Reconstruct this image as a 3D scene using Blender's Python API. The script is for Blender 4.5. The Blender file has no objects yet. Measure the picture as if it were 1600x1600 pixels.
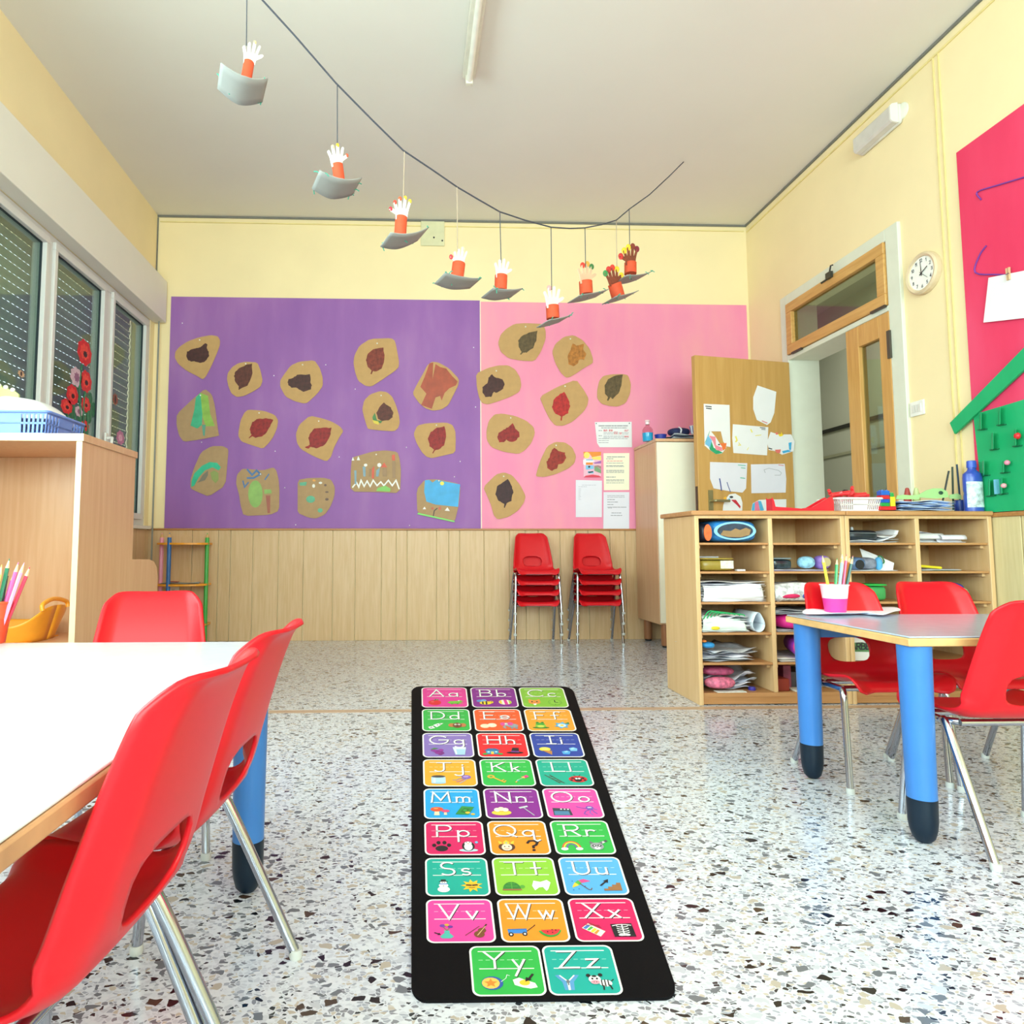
import bpy, bmesh, math, random
from mathutils import Vector, Matrix
random.seed(7)
SC = bpy.context.scene
COL = SC.collection
PI = math.pi
R = math.radians

# ------------------------------------------------------------------ camera
F, CX, CY, EYE = 1050.0, 680.0, 775.0, 0.71
def _n(v): return v.normalized()
_Y = _n(Vector((-37/1050, -80/1050, -1))); _Z = _n(Vector((0, 1, -80/1050))); _X = _Y.cross(_Z)
CM = Matrix((_X, _Y, _Z))
CP = Vector((0, 0, EYE))
def ray(px, py): return CM @ Vector(((px-CX)/F, -(py-CY)/F, -1))
def at(px, py, axis, val):
    d = ray(px, py); t = (val-CP[axis])/d[axis]
    return CP+d*t
def atp(px, py, p0, n):
    d = ray(px, py); t = (Vector(p0)-CP).dot(n)/d.dot(n)
    return CP+d*t
cam = bpy.data.cameras.new('camera'); co = bpy.data.objects.new('camera', cam); COL.objects.link(co)
co.matrix_world = Matrix.Translation(CP) @ CM.to_4x4()
cam.sensor_width = 36; cam.lens = 36*F/1600
cam.shift_x = (800-CX)/1600; cam.shift_y = (CY-800)/1600
cam.clip_start = 0.02
SC.camera = co

# ------------------------------------------------------------------ materials
def lin(c):
    if isinstance(c, str): c = tuple(int(c[i:i+2], 16)/255 for i in (0, 2, 4))
    return tuple((x/12.92 if x <= .04045 else ((x+.055)/1.055)**2.4) for x in c)+(1,)
MATS = {}
def newmat(name):
    m = bpy.data.materials.new(name); m.use_nodes = True
    nt = m.node_tree; return m, nt, nt.nodes['Principled BSDF']
def mat(name, col, rough=.5, metal=0, var=.06, scale=14, spec=.5, coat=0, bump=0, trans=0, stretch=None, alpha=1):
    if name in MATS: return MATS[name]
    m, nt, b = newmat(name)
    c = lin(col)
    N = nt.nodes; L = nt.links
    tc = N.new('ShaderNodeTexCoord'); mp = N.new('ShaderNodeMapping'); nz = N.new('ShaderNodeTexNoise')
    mp.inputs['Scale'].default_value = stretch or (1, 1, 1)
    nz.inputs['Scale'].default_value = scale; nz.inputs['Detail'].default_value = 4
    L.new(tc.outputs['Object'], mp.inputs[0]); L.new(mp.outputs[0], nz.inputs['Vector'])
    r = N.new('ShaderNodeValToRGB')
    r.color_ramp.elements[0].position = .3; r.color_ramp.elements[1].position = .7
    r.color_ramp.elements[0].color = tuple(x*(1-var) for x in c[:3])+(1,)
    r.color_ramp.elements[1].color = tuple(min(1, x*(1+var)) for x in c[:3])+(1,)
    L.new(nz.outputs['Fac'], r.inputs[0]); L.new(r.outputs[0], b.inputs['Base Color'])
    b.inputs['Roughness'].default_value = rough; b.inputs['Metallic'].default_value = metal
    b.inputs['Specular IOR Level'].default_value = spec
    b.inputs['Coat Weight'].default_value = coat
    b.inputs['Transmission Weight'].default_value = trans
    b.inputs['Alpha'].default_value = alpha
    if bump:
        bp = N.new('ShaderNodeBump'); bp.inputs['Strength'].default_value = bump; bp.inputs['Distance'].default_value = .004
        L.new(nz.outputs['Fac'], bp.inputs['Height']); L.new(bp.outputs[0], b.inputs['Normal'])
    MATS[name] = m; return m
def wood(name, c1, c2, axis=2, rough=.4, scale=6, coat=0):
    if name in MATS: return MATS[name]
    m, nt, b = newmat(name); N = nt.nodes; L = nt.links
    tc = N.new('ShaderNodeTexCoord'); mp = N.new('ShaderNodeMapping')
    s = [9, 9, 9]; s[axis] = .55; mp.inputs['Scale'].default_value = s
    nz = N.new('ShaderNodeTexNoise'); nz.inputs['Scale'].default_value = scale; nz.inputs['Detail'].default_value = 6; nz.inputs['Distortion'].default_value = .6
    L.new(tc.outputs['Object'], mp.inputs[0]); L.new(mp.outputs[0], nz.inputs['Vector'])
    r = N.new('ShaderNodeValToRGB'); r.color_ramp.elements[0].position = .32; r.color_ramp.elements[1].position = .68
    r.color_ramp.elements[0].color = lin(c1); r.color_ramp.elements[1].color = lin(c2)
    L.new(nz.outputs['Fac'], r.inputs[0]); L.new(r.outputs[0], b.inputs['Base Color'])
    b.inputs['Roughness'].default_value = rough; b.inputs['Coat Weight'].default_value = coat
    MATS[name] = m; return m
def painted(name, c1, c2, c3, rough=.55):
    """brushed board paint: vertical brush streaks in three close shades"""
    m, nt, b = newmat(name); N = nt.nodes; L = nt.links
    tc = N.new('ShaderNodeTexCoord'); mp = N.new('ShaderNodeMapping'); mp.inputs['Scale'].default_value = (3.2, 3.2, .8)
    n1 = N.new('ShaderNodeTexNoise'); n1.inputs['Scale'].default_value = 1.6; n1.inputs['Detail'].default_value = 5
    n2 = N.new('ShaderNodeTexNoise'); n2.inputs['Scale'].default_value = .9; n2.inputs['Detail'].default_value = 3
    L.new(tc.outputs['Object'], mp.inputs[0]); L.new(mp.outputs[0], n1.inputs['Vector']); L.new(tc.outputs['Object'], n2.inputs['Vector'])
    mx = N.new('ShaderNodeMix'); mx.data_type = 'FLOAT'; mx.inputs[0].default_value = .5
    L.new(n1.outputs['Fac'], mx.inputs[2]); L.new(n2.outputs['Fac'], mx.inputs[3])
    r = N.new('ShaderNodeValToRGB'); e = r.color_ramp.elements
    e[0].position = .36; e[0].color = lin(c1); e[1].position = .64; e[1].color = lin(c3)
    k = e.new(.5); k.color = lin(c2)
    L.new(mx.outputs[0], r.inputs[0]); L.new(r.outputs[0], b.inputs['Base Color'])
    b.inputs['Roughness'].default_value = rough; b.inputs['Specular IOR Level'].default_value = .3
    MATS[name] = m; return m
def glassmat(name, tint, ior=1.5):
    m = bpy.data.materials.new(name); m.use_nodes = True; nt = m.node_tree; N = nt.nodes; L = nt.links
    N.remove(N['Principled BSDF']); out = N['Material Output']
    t = N.new('ShaderNodeBsdfTransparent'); t.inputs[0].default_value = lin(tint)
    g = N.new('ShaderNodeBsdfGlossy'); g.inputs['Roughness'].default_value = .02
    fr = N.new('ShaderNodeFresnel'); fr.inputs[0].default_value = ior
    ge = N.new('ShaderNodeNewGeometry'); mi_ = N.new('ShaderNodeMix'); mi_.data_type = 'FLOAT'; mi_.inputs[2].default_value = ior; mi_.inputs[3].default_value = 1/ior
    L.new(ge.outputs['Backfacing'], mi_.inputs[0]); L.new(mi_.outputs[0], fr.inputs[0])
    mx = N.new('ShaderNodeMixShader'); L.new(fr.outputs[0], mx.inputs[0]); L.new(t.outputs[0], mx.inputs[1]); L.new(g.outputs[0], mx.inputs[2])
    L.new(mx.outputs[0], out.inputs[0]); MATS[name] = m; return m
def terrazzo():
    m, nt, b = newmat('terrazzo'); N = nt.nodes; L = nt.links
    tc = N.new('ShaderNodeTexCoord')
    wp = N.new('ShaderNodeTexNoise'); wp.inputs['Scale'].default_value = 45; wp.inputs['Detail'].default_value = 2
    L.new(tc.outputs['Object'], wp.inputs['Vector'])
    ad = N.new('ShaderNodeMixRGB'); ad.blend_type = 'ADD'; ad.inputs[0].default_value = .012
    L.new(tc.outputs['Object'], ad.inputs[1]); L.new(wp.outputs['Color'], ad.inputs[2])
    def layer(scale, cols, gap):
        rot = N.new('ShaderNodeMapping'); rot.inputs['Scale'].default_value = (.8, 1.15, 1); rot.inputs['Rotation'].default_value = (0, 0, scale)
        L.new(ad.outputs[0], rot.inputs[0])
        v = N.new('ShaderNodeTexVoronoi'); v.inputs['Scale'].default_value = scale; v.inputs['Randomness'].default_value = 1
        e = N.new('ShaderNodeTexVoronoi'); e.feature = 'DISTANCE_TO_EDGE'; e.inputs['Scale'].default_value = scale
        L.new(rot.outputs[0], v.inputs['Vector']); L.new(rot.outputs[0], e.inputs['Vector'])
        sp = N.new('ShaderNodeSeparateColor'); L.new(v.outputs['Color'], sp.inputs[0])
        cr = N.new('ShaderNodeValToRGB'); cr.color_ramp.interpolation = 'CONSTANT'
        el = cr.color_ramp.elements
        for i, (p, c) in enumerate(cols):
            k = el[i] if i < 2 else el.new(p)
            k.position = p; k.color = lin(c)
        L.new(sp.outputs[0], cr.inputs[0])
        # chip size varies cell by cell
        ma = N.new('ShaderNodeMath'); ma.operation = 'MULTIPLY_ADD'; ma.inputs[1].default_value = gap; ma.inputs[2].default_value = gap*.35
        L.new(sp.outputs[1], ma.inputs[0])
        gt = N.new('ShaderNodeMath'); gt.operation = 'GREATER_THAN'; L.new(e.outputs['Distance'], gt.inputs[0]); L.new(ma.outputs[0], gt.inputs[1])
        lt = N.new('ShaderNodeMath'); lt.operation = 'LESS_THAN'; lt.inputs[1].default_value = .34; L.new(sp.outputs[0], lt.inputs[0])
        return cr.outputs[0], gt.outputs[0], lt.outputs[0]
    base = N.new('ShaderNodeTexNoise'); base.inputs['Scale'].default_value = 3; L.new(tc.outputs['Object'], base.inputs['Vector'])
    br = N.new('ShaderNodeValToRGB'); br.color_ramp.elements[0].color = lin('cfd3de'); br.color_ramp.elements[1].color = lin('dadde6')
    L.new(base.outputs['Fac'], br.inputs[0])
    c1, m1, R1 = layer(135, [(0, '2c3036'), (.055, '858690'), (.20, 'bdb3a8'), (.30, 'c6c9d4'), (.58, 'a2a6b4'), (.70, 'd8dbe4')], .10)
    c2, m2, R2 = layer(56, [(0, '10141a'), (.062, '46382f'), (.085, '6c7078'), (.19, 'b2a89c'), (.26, 'bec1cc')], .17)
    x1 = N.new('ShaderNodeMixRGB'); L.new(m1, x1.inputs[0]); L.new(br.outputs[0], x1.inputs[1]); L.new(c1, x1.inputs[2])
    # the large layer only shows its coloured chips (random < .40)
    gl = N.new('ShaderNodeMath'); gl.operation = 'MULTIPLY'; L.new(m2, gl.inputs[0]); L.new(R2, gl.inputs[1])
    v = N.new('ShaderNodeMixRGB'); L.new(gl.outputs[0], v.inputs[0]); L.new(x1.outputs[0], v.inputs[1]); L.new(c2, v.inputs[2])
    L.new(v.outputs[0], b.inputs['Base Color'])
    b.inputs['Roughness'].default_value = .16; b.inputs['Specular IOR Level'].default_value = .5
    return m

M_FLOOR = terrazzo()
M_CEIL = mat('ceiling paint', 'e6e0d6', .9, var=.015, scale=2)
M_YEL = mat('yellow wall paint', 'f7e1b2', .75, var=.025, scale=3)
M_WALLW = mat('white plaster', 'e6dfd2', .8, var=.02, scale=4)
M_VAL = mat('pelmet paint', 'ebe5da', .6, var=.015, scale=3)
M_WAINS = wood('wainscot wood', 'cfa97c', 'dab78e', 2, .42, 8)
M_CAP = wood('wainscot cap wood', 'a9703a', 'bd8550', 0, .4)
M_PURP = painted('purple board paint', '905ea6', '9a66ac', 'a674b2')
M_PINK = painted('pink board paint', 'f08cb2', 'f396b2', 'f4a0ae')
M_CRIM = painted('crimson board paint', 'e2335c', 'ea3f66', 'ee4e74')
M_GREEN = painted('green board paint', '18a066', '22ab6e', '30b67a')
M_PVC = mat('white window plastic', 'dedbd8', .35, var=.01)
M_GASK = mat('dark gasket', '1d2a30', .6)
M_GLASS = glassmat('window glass', 'dfe8e4', 1.5)
M_GLASSD = glassmat('frosted door glass', 'd5ddd2', 1.55)
M_GRN_GREY = mat('corridor paint', '969b8b', .8, var=.03, scale=3)
M_FRAME = mat('pale green frame paint', 'dfe0cf', .5, var=.02)
M_OAK = wood('door oak', 'c8924e', 'd8a662', 2, .4)
M_OAKH = wood('door oak across', 'c8924e', 'd8a662', 1, .4)
M_DOOR = wood('door veneer', 'c29350', 'cfa160', 2, .42, 3)
M_BEECH = wood('beech laminate', 'd3a37b', 'dcb18a', 2, .35, 5)
M_BEECH_LIT = mat('beech lit edge tone', 'ecd0a6', .4)  # paler beech: light on the cabinet's front edges put into the colour
M_BIRCH = wood('cubby birch', 'd8ae7a', 'e2bc8c', 2, .45, 4)
M_BIRCHX = wood('cubby birch shelf', 'b47e4c', 'c69160', 0, .45, 4)
M_CREAM = mat('cream laminate', 'f2ebd6', .35, var=.01)
M_RED = mat('red chair plastic', 'd2111e', .36, var=.03, scale=5, spec=.35)
M_CHROME = mat('chrome', 'b6bac4', .14, 1, var=.01)
M_GLIDE = mat('foot glide plastic', 'c8c8c4', .5)
M_BLUE = mat('blue leg paint', '3a75bc', .32, var=.03, spec=.4)
M_NAVY = mat('navy rubber', '0a1c2c', .4, spec=.3)
M_LAM = mat('table laminate', 'dcdfe2', .14, var=.03, scale=30, spec=.6)
M_LAMB = mat('table laminate blue grey', 'aab8cc', .2, var=.04, scale=30, spec=.6)
M_EDGE = mat('table wood edge', 'dcae72', .45, var=.12, scale=30)
M_EDGEW = mat('worn table edge', 'b98a62', .5, var=.22, scale=14)
M_KRAFT = mat('kraft card', 'c39a66', .8, var=.05, scale=20)
M_KRAFT2 = mat('brown kraft card', 'b1906a', .8, var=.06, scale=20)
M_PAPER = mat('white paper', 'eeecee', .7, var=.02, scale=8)
M_PAPERY = mat('cream paper', 'f7f2d8', .7, var=.02, scale=8)
M_PAPERL = mat('lilac white paper', 'e6e3ee', .7, var=.02, scale=8)
M_GREYP = mat('grey paper', 'b4b5bd', .7, var=.05, scale=10)
M_INK = mat('grey ink', '9a98a0', .8)
M_INKD = mat('dark ink', '3c3a42', .8)
M_INKR = mat('red ink', 'e08a90', .8)
M_TUBE = mat('orange red cardboard tube', 'd9532f', .7, var=.1, scale=40)
M_CARD = mat('grey card', 'a6a6a2', .7, var=.03)
M_STR = mat('dark string', '4a4d58', .8)
M_STRL = mat('pale string', 'b9a58e', .8)
M_STRP = mat('purple string', '7c3a9c', .7)
def P(col, rough=.5, **k): return mat('paint '+col+(' %.2f' % rough), col, rough, **k)

# ------------------------------------------------------------------ mesh helpers
class MB:
    def __init__(s): s.v = []; s.f = []; s.m = []
    def add(s, vs, fs, mi=0):
        o = len(s.v); s.v += [Vector(v) for v in vs]
        for f in fs: s.f.append([i+o for i in f]); s.m.append(mi)
        return s
    def box(s, x0, x1, y0, y1, z0, z1, mi=0):
        return s.add([(x0,y0,z0),(x1,y0,z0),(x1,y1,z0),(x0,y1,z0),(x0,y0,z1),(x1,y0,z1),(x1,y1,z1),(x0,y1,z1)],
              [(3,2,1,0),(4,5,6,7),(0,1,5,4),(1,2,6,5),(2,3,7,6),(3,0,4,7)], mi)
    def obox(s, c, ax, ay, az, mi=0):
        c = Vector(c); ax = Vector(ax); ay = Vector(ay); az = Vector(az)
        vs = [c+ax*i+ay*j+az*k for k in (-1,1) for j in (-1,1) for i in (-1,1)]
        return s.add(vs, [(0,2,3,1),(4,5,7,6),(0,1,5,4),(1,3,7,5),(3,2,6,7),(2,0,4,6)], mi)
    def prism(s, poly, nrm, mi=0):
        """closed outline (3d points) extruded by vector nrm"""
        n = len(poly); nrm = Vector(nrm); a = [Vector(p) for p in poly]; b = [p+nrm for p in a]
        return s.add(a+b, [list(range(n))[::-1], list(range(n, 2*n))]+[(i, (i+1) % n, n+(i+1) % n, n+i) for i in range(n)], mi)
    def tube(s, pts, r, n=10, mi=0, r1=None):
        pts = [Vector(p) for p in pts]; k = len(pts); o = len(s.v); up = None
        for i, p in enumerate(pts):
            t = (pts[min(i+1, k-1)]-pts[max(i-1, 0)]).normalized()
            if up is None: up = t.orthogonal().normalized()
            up = (up-t*up.dot(t)).normalized(); sd = t.cross(up)
            rr = r if r1 is None else r+(r1-r)*i/(k-1)
            for j in range(n):
                a = 2*PI*j/n; s.v.append(p+(up*math.cos(a)+sd*math.sin(a))*rr)
        for i in range(k-1):
            for j in range(n):
                s.f.append([o+i*n+j, o+i*n+(j+1) % n, o+(i+1)*n+(j+1) % n, o+(i+1)*n+j]); s.m.append(mi)
        s.f.append([o+j for j in range(n)][::-1]); s.m.append(mi)
        s.f.append([o+(k-1)*n+j for j in range(n)]); s.m.append(mi)
        return s
    def lathe(s, prof, c=(0,0,0), n=24, mi=0, axis=(0,0,1), sx=1, sy=1, tilt=None):
        ax = Vector(axis).normalized()
        q = Vector((0,0,1)).rotation_difference(ax); c = Vector(c); o = len(s.v); k = len(prof)
        for r, z in prof:
            for j in range(n):
                a = 2*PI*j/n; s.v.append(c+q @ Vector((r*math.cos(a)*sx, r*math.sin(a)*sy, z)))
        for i in range(k-1):
            for j in range(n):
                s.f.append([o+i*n+j, o+i*n+(j+1) % n, o+(i+1)*n+(j+1) % n, o+(i+1)*n+j]); s.m.append(mi)
        if prof[0][0] > 1e-5: s.f.append([o+j for j in range(n)][::-1]); s.m.append(mi)
        if prof[-1][0] > 1e-5: s.f.append([o+(k-1)*n+j for j in range(n)]); s.m.append(mi)
        return s
    def sell(s, c, rx, ry, rz, e=2.6, nu=24, nv=14, mi=0, rot=0):
        """super-ellipsoid (soft pouches, cases)"""
        def pw(a): return math.copysign(abs(a)**(2/e), a)
        o = len(s.v); cr, sr = math.cos(rot), math.sin(rot)
        for i in range(nv+1):
            p = -PI/2+PI*i/nv
            for j in range(nu):
                a = 2*PI*j/nu
                x = rx*pw(math.cos(p))*pw(math.cos(a)); y = ry*pw(math.cos(p))*pw(math.sin(a)); z = rz*pw(math.sin(p))
                s.v.append(Vector((c[0]+x*cr-y*sr, c[1]+x*sr+y*cr, c[2]+z)))
        for i in range(nv):
            for j in range(nu):
                s.f.append([o+i*nu+j, o+i*nu+(j+1) % nu, o+(i+1)*nu+(j+1) % nu, o+(i+1)*nu+j]); s.m.append(mi)
        return s
    def grid(s, fn, nu, nv, mi=0):
        o = len(s.v)
        for j in range(nv+1):
            for i in range(nu+1): s.v.append(Vector(fn(i/nu, j/nv)))
        for j in range(nv):
            for i in range(nu):
                a = o+j*(nu+1)+i; s.f.append([a, a+1, a+nu+2, a+nu+1]); s.m.append(mi)
        return s
    def build(s, name, mats, parent=None, w=False, smooth=True, bev=0, solid=0, ang=38, loc=None, recalc=True):
        if not isinstance(mats, (list, tuple)): mats = [mats]
        vs = [Vector(v) for v in s.v]
        if w and parent:
            off = wloc(parent); vs = [v-off for v in vs]
        lo = Vector([min(v[i] for v in vs) for i in range(3)]); hi = Vector([max(v[i] for v in vs) for i in range(3)])
        org = Vector(((lo.x+hi.x)/2, (lo.y+hi.y)/2, lo.z)) if loc is None else Vector(loc)
        me = bpy.data.meshes.new(name)
        me.from_pydata([v-org for v in vs], [], s.f)
        for m in mats: me.materials.append(m)
        me.polygons.foreach_set('material_index', s.m)
        me.update()
        if recalc:
            bm = bmesh.new(); bm.from_mesh(me); bmesh.ops.recalc_face_normals(bm, faces=bm.faces); bm.to_mesh(me); bm.free()
        if smooth:
            me.polygons.foreach_set('use_smooth', [True]*len(me.polygons))
            try: me.set_sharp_from_angle(angle=R(ang))
            except Exception: pass
        o = bpy.data.objects.new(name, me); COL.objects.link(o); o.location = org
        if parent: o.parent = parent
        if solid:
            md = o.modifiers.new('thickness', 'SOLIDIFY'); md.thickness = solid; md.offset = 0
        if bev:
            md = o.modifiers.new('bevel', 'BEVEL'); md.width = bev; md.segments = 2; md.limit_method = 'ANGLE'; md.angle_limit = R(40)
        return o
def wloc(o):
    v = Vector((0,0,0))
    while o: v = v+o.location; o = o.parent
    return v
def tag(o, label=None, cat=None, group=None, kind=None):
    if label: o['label'] = label
    if cat: o['category'] = cat
    if group: o['group'] = group
    if kind: o['kind'] = kind
    return o
def struct(o, label=None):
    o['kind'] = 'structure'
    if label: o['label'] = label
    return o
def thing(name, label, cat, loc, group=None, rz=0):
    o = bpy.data.objects.new(name, None); COL.objects.link(o); o.location = loc; o.rotation_euler = (0,0,rz)
    o.empty_display_size = .05
    return tag(o, label, cat, group)
def dup(root, loc, rz=None, label=None, group=None):
    def cp(o, par):
        c = o.copy(); COL.objects.link(c); c.parent = par
        for ch in list(o.children): cp(ch, c)
        return c
    r = cp(root, None); r.location = loc
    if rz is not None: r.rotation_euler = (0,0,rz)
    if label: r['label'] = label
    if group: r['group'] = group
    return r
def arc(cx, cy, rx, ry, a0, a1, n=12):
    return [(cx+rx*math.cos(R(a0+(a1-a0)*i/n)), cy+ry*math.sin(R(a0+(a1-a0)*i/n))) for i in range(n+1)]
def chaikin(p, k=1, q=.25):
    for _ in range(k):
        o = []
        for i in range(len(p)):
            a = Vector(p[i]); b = Vector(p[(i+1) % len(p)])
            o += [a.lerp(b, q), a.lerp(b, 1-q)]
        p = o
    return p
def crom(pts, n=6):
    P_ = [Vector(p) for p in pts]; out = []
    for i in range(len(P_)-1):
        p0 = P_[max(i-1,0)]; p1 = P_[i]; p2 = P_[i+1]; p3 = P_[min(i+2, len(P_)-1)]
        for k in range(n):
            t = k/n
            out.append(.5*((2*p1)+(p2-p0)*t+(2*p0-5*p1+4*p2-p3)*t*t+(3*p1-p0-3*p2+p3)*t*t*t))
    out.append(P_[-1]); return out
def tri_fan_fix(o):
    return o

# ------------------------------------------------------------------ stroke lettering
C_ = arc(.25,.25,.25,.25,0,360,16)
G = {
'A':[[(0,0),(.42,1),(.84,0)],[(.16,.38),(.68,.38)]],
'B':[[(0,0),(0,1),(.35,1)]+arc(.35,.77,.28,.23,90,-90)+[(0,.54)],[(.35,.54)]+arc(.38,.27,.32,.27,90,-90)+[(0,0)]],
'C':[arc(.5,.5,.5,.5,42,318,18)],
'D':[[(0,0),(0,1),(.25,1)]+arc(.25,.5,.5,.5,90,-90,16)+[(0,0)]],
'E':[[(.6,1),(0,1),(0,0),(.6,0)],[(0,.52),(.5,.52)]],
'F':[[(.6,1),(0,1),(0,0)],[(0,.52),(.45,.52)]],
'G':[arc(.5,.5,.5,.5,42,360,18)+[(.5,.5)]],
'H':[[(0,0),(0,1)],[(.7,0),(.7,1)],[(0,.5),(.7,.5)]],
'I':[[(.25,0),(.25,1)],[(0,1),(.5,1)],[(0,0),(.5,0)]],
'J':[[(.5,1),(.5,.3)]+arc(.25,.28,.25,.28,0,-150),[(.15,1),(.85,1)]],
'K':[[(0,0),(0,1)],[(.65,1),(0,.45)],[(.2,.6),(.7,0)]],
'L':[[(0,1),(0,0),(.6,0)]],
'M':[[(0,0),(.08,1),(.45,.2),(.82,1),(.9,0)]],
'N':[[(0,0),(0,1),(.7,0),(.7,1)]],
'O':[arc(.5,.5,.5,.5,0,360,20)],
'P':[[(0,0),(0,1),(.35,1)]+arc(.35,.74,.3,.26,90,-90)+[(0,.48)]],
'Q':[arc(.5,.5,.5,.5,0,360,20),[(.6,.3),(1,-.05)]],
'R':[[(0,0),(0,1),(.35,1)]+arc(.35,.74,.3,.26,90,-90)+[(0,.48)],[(.3,.48),(.68,0)]],
'S':[arc(.3,.75,.28,.25,40,270)+arc(.3,.25,.3,.25,90,-140)],
'T':[[(0,1),(.8,1)],[(.4,1),(.4,0)]],
'U':[[(0,1),(0,.32)]+arc(.33,.32,.33,.32,180,360)+[(.66,1)]],
'V':[[(0,1),(.4,0),(.8,1)]],
'W':[[(0,1),(.25,0),(.5,.9),(.75,0),(1,1)]],
'X':[[(0,1),(.7,0)],[(.7,1),(0,0)]],
'Y':[[(0,1),(.38,.5),(.76,1)],[(.38,.5),(.38,0)]],
'Z':[[(0,1),(.7,1),(0,0),(.75,0)]],
'a':[C_,[(.5,.5),(.5,0)]],
'b':[C_,[(0,1),(0,0)]],
'c':[arc(.25,.25,.25,.25,45,315)],
'd':[C_,[(.5,1),(.5,0)]],
'e':[[(0,.25),(.5,.25)]+arc(.25,.25,.25,.25,0,315)],
'f':[arc(.38,.8,.18,.2,30,180)+[(.2,0)],[(0,.5),(.42,.5)]],
'g':[C_,[(.5,.5),(.5,-.2)]+arc(.25,-.2,.25,.22,0,-150)],
'h':[[(0,1),(0,0)],[(0,.25)]+arc(.22,.28,.22,.22,180,0)+[(.44,0)]],
'i':[[(0,.5),(0,0)],[(0,.68),(0,.73)]],
'j':[[(.3,.5),(.3,-.25)]+arc(.08,-.25,.22,.2,0,-150),[(.3,.68),(.3,.73)]],
'k':[[(0,1),(0,0)],[(.35,.5),(0,.2)],[(.12,.3),(.38,0)]],
'l':[[(0,1),(0,0)]],
'm':[[(0,.5),(0,0)],[(0,.3)]+arc(.16,.33,.16,.17,180,0,8)+[(.32,0)],[(.32,.3)]+arc(.48,.33,.16,.17,180,0,8)+[(.64,0)]],
'n':[[(0,.5),(0,0)],[(0,.25)]+arc(.22,.28,.22,.22,180,0)+[(.44,0)]],
'o':[C_],
'p':[C_,[(0,.5),(0,-.45)]],
'q':[C_,[(.5,.5),(.5,-.35),(.62,-.45),(.75,-.35)]],
'r':[[(0,.5),(0,0)],[(0,.25)]+arc(.22,.28,.22,.22,180,45,8)],
's':[arc(.18,.375,.17,.125,40,270,8)+arc(.18,.125,.18,.125,90,-140,8)],
't':[[(.2,1),(.2,0)],[(0,.5),(.42,.5)]],
'u':[[(0,.5),(0,.2)]+arc(.22,.2,.22,.2,180,360,10),[(.44,.5),(.44,0)]],
'v':[[(0,.5),(.22,0),(.44,.5)]],
'w':[[(0,.5),(.15,0),(.3,.45),(.45,0),(.6,.5)]],
'x':[[(0,.5),(.42,0)],[(.42,.5),(0,0)]],
'y':[[(0,.5),(.22,0)],[(.44,.5),(.05,-.45)]],
'z':[[(0,.5),(.42,.5),(0,0),(.45,0)]],
'0':[arc(.28,.5,.28,.5,0,360,14)],'1':[[(0,.75),(.2,1),(.2,0)]],
'2':[arc(.27,.72,.27,.28,160,-30,8)+[(0,0),(.58,0)]],
'3':[arc(.25,.75,.25,.25,140,-90,8)+arc(.25,.25,.28,.25,90,-140,8)],
'4':[[(.4,0),(.4,1),(0,.3),(.58,.3)]],
'5':[[(.5,1),(.08,1),(.04,.55)]+arc(.25,.32,.28,.32,130,-140,10)],
'6':[[(.45,1),(.05,.4)]+arc(.28,.28,.27,.28,150,-210,12)],
'7':[[(0,1),(.55,1),(.18,0)]],
'8':[arc(.28,.74,.24,.26,0,360,12),arc(.28,.25,.28,.25,0,360,12)],
'9':[arc(.28,.72,.26,.28,0,360,12),[(.54,.72),(.3,0)]],
' ':[]}
def quads(pts, w):
    """2d stroke -> one mitred ribbon, as quads that share their edges"""
    p = [Vector((a[0], a[1])) for a in pts]
    q = [p[0]]
    for a in p[1:]:
        if (a-q[-1]).length > 1e-6: q.append(a)
    p = q; n = len(p); h = w/2
    if n < 2: return []
    closed = n > 3 and (p[0]-p[-1]).length < 1e-4
    if not closed:
        p[0] = p[0]-(p[1]-p[0]).normalized()*h*.8; p[-1] = p[-1]+(p[-1]-p[-2]).normalized()*h*.8
    L, Rr = [], []
    for i in range(n):
        d0 = (p[i]-p[i-1]).normalized() if i > 0 else ((p[0]-p[-2]).normalized() if closed else None)
        d1 = (p[i+1]-p[i]).normalized() if i < n-1 else ((p[1]-p[0]).normalized() if closed else None)
        d0 = d0 or d1; d1 = d1 or d0
        n0 = Vector((-d0.y, d0.x)); n1 = Vector((-d1.y, d1.x)); m = n0+n1
        if m.length < .2: m = n0
        m.normalize(); k = h/max(.32, m.dot(n0))
        L.append(p[i]+m*k); Rr.append(p[i]-m*k)
    return [[tuple(L[i]), tuple(Rr[i]), tuple(Rr[i+1]), tuple(L[i+1])] for i in range(n-1)]
def text_polys(txt, size, w, gap=.2):
    out = []; x = 0
    for ch in txt:
        g = G.get(ch, []); wd = max([p[0] for s_ in g for p in s_], default=.4)
        for s_ in g: out += quads([((x+p[0])*size, p[1]*size) for p in s_], w)
        x += wd+gap
    return out, (x-gap)*size

# ================================================================== THE ROOM
D = 5.226; XL = -2.018; XR = 2.727; CE = 3.336; YR = -2.7   # back wall, left, right, ceiling, rear wall
T = .22
b = MB(); b.box(XL-.3, 5.6, YR-.3, 9.2, -.1, 0); struct(b.build('floor', M_FLOOR, smooth=False), 'white terrazzo floor with dark stone chips')
b = MB(); b.box(XL-.3, XR+.25, YR-.3, D+T, CE, CE+.1); struct(b.build('ceiling', M_CEIL, smooth=False))
b = MB(); b.box(XL-.3, XR+T, D, D+T, 0, CE); struct(b.build('wall_back', M_YEL, smooth=False), 'yellow back wall above wooden wainscot')
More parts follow.
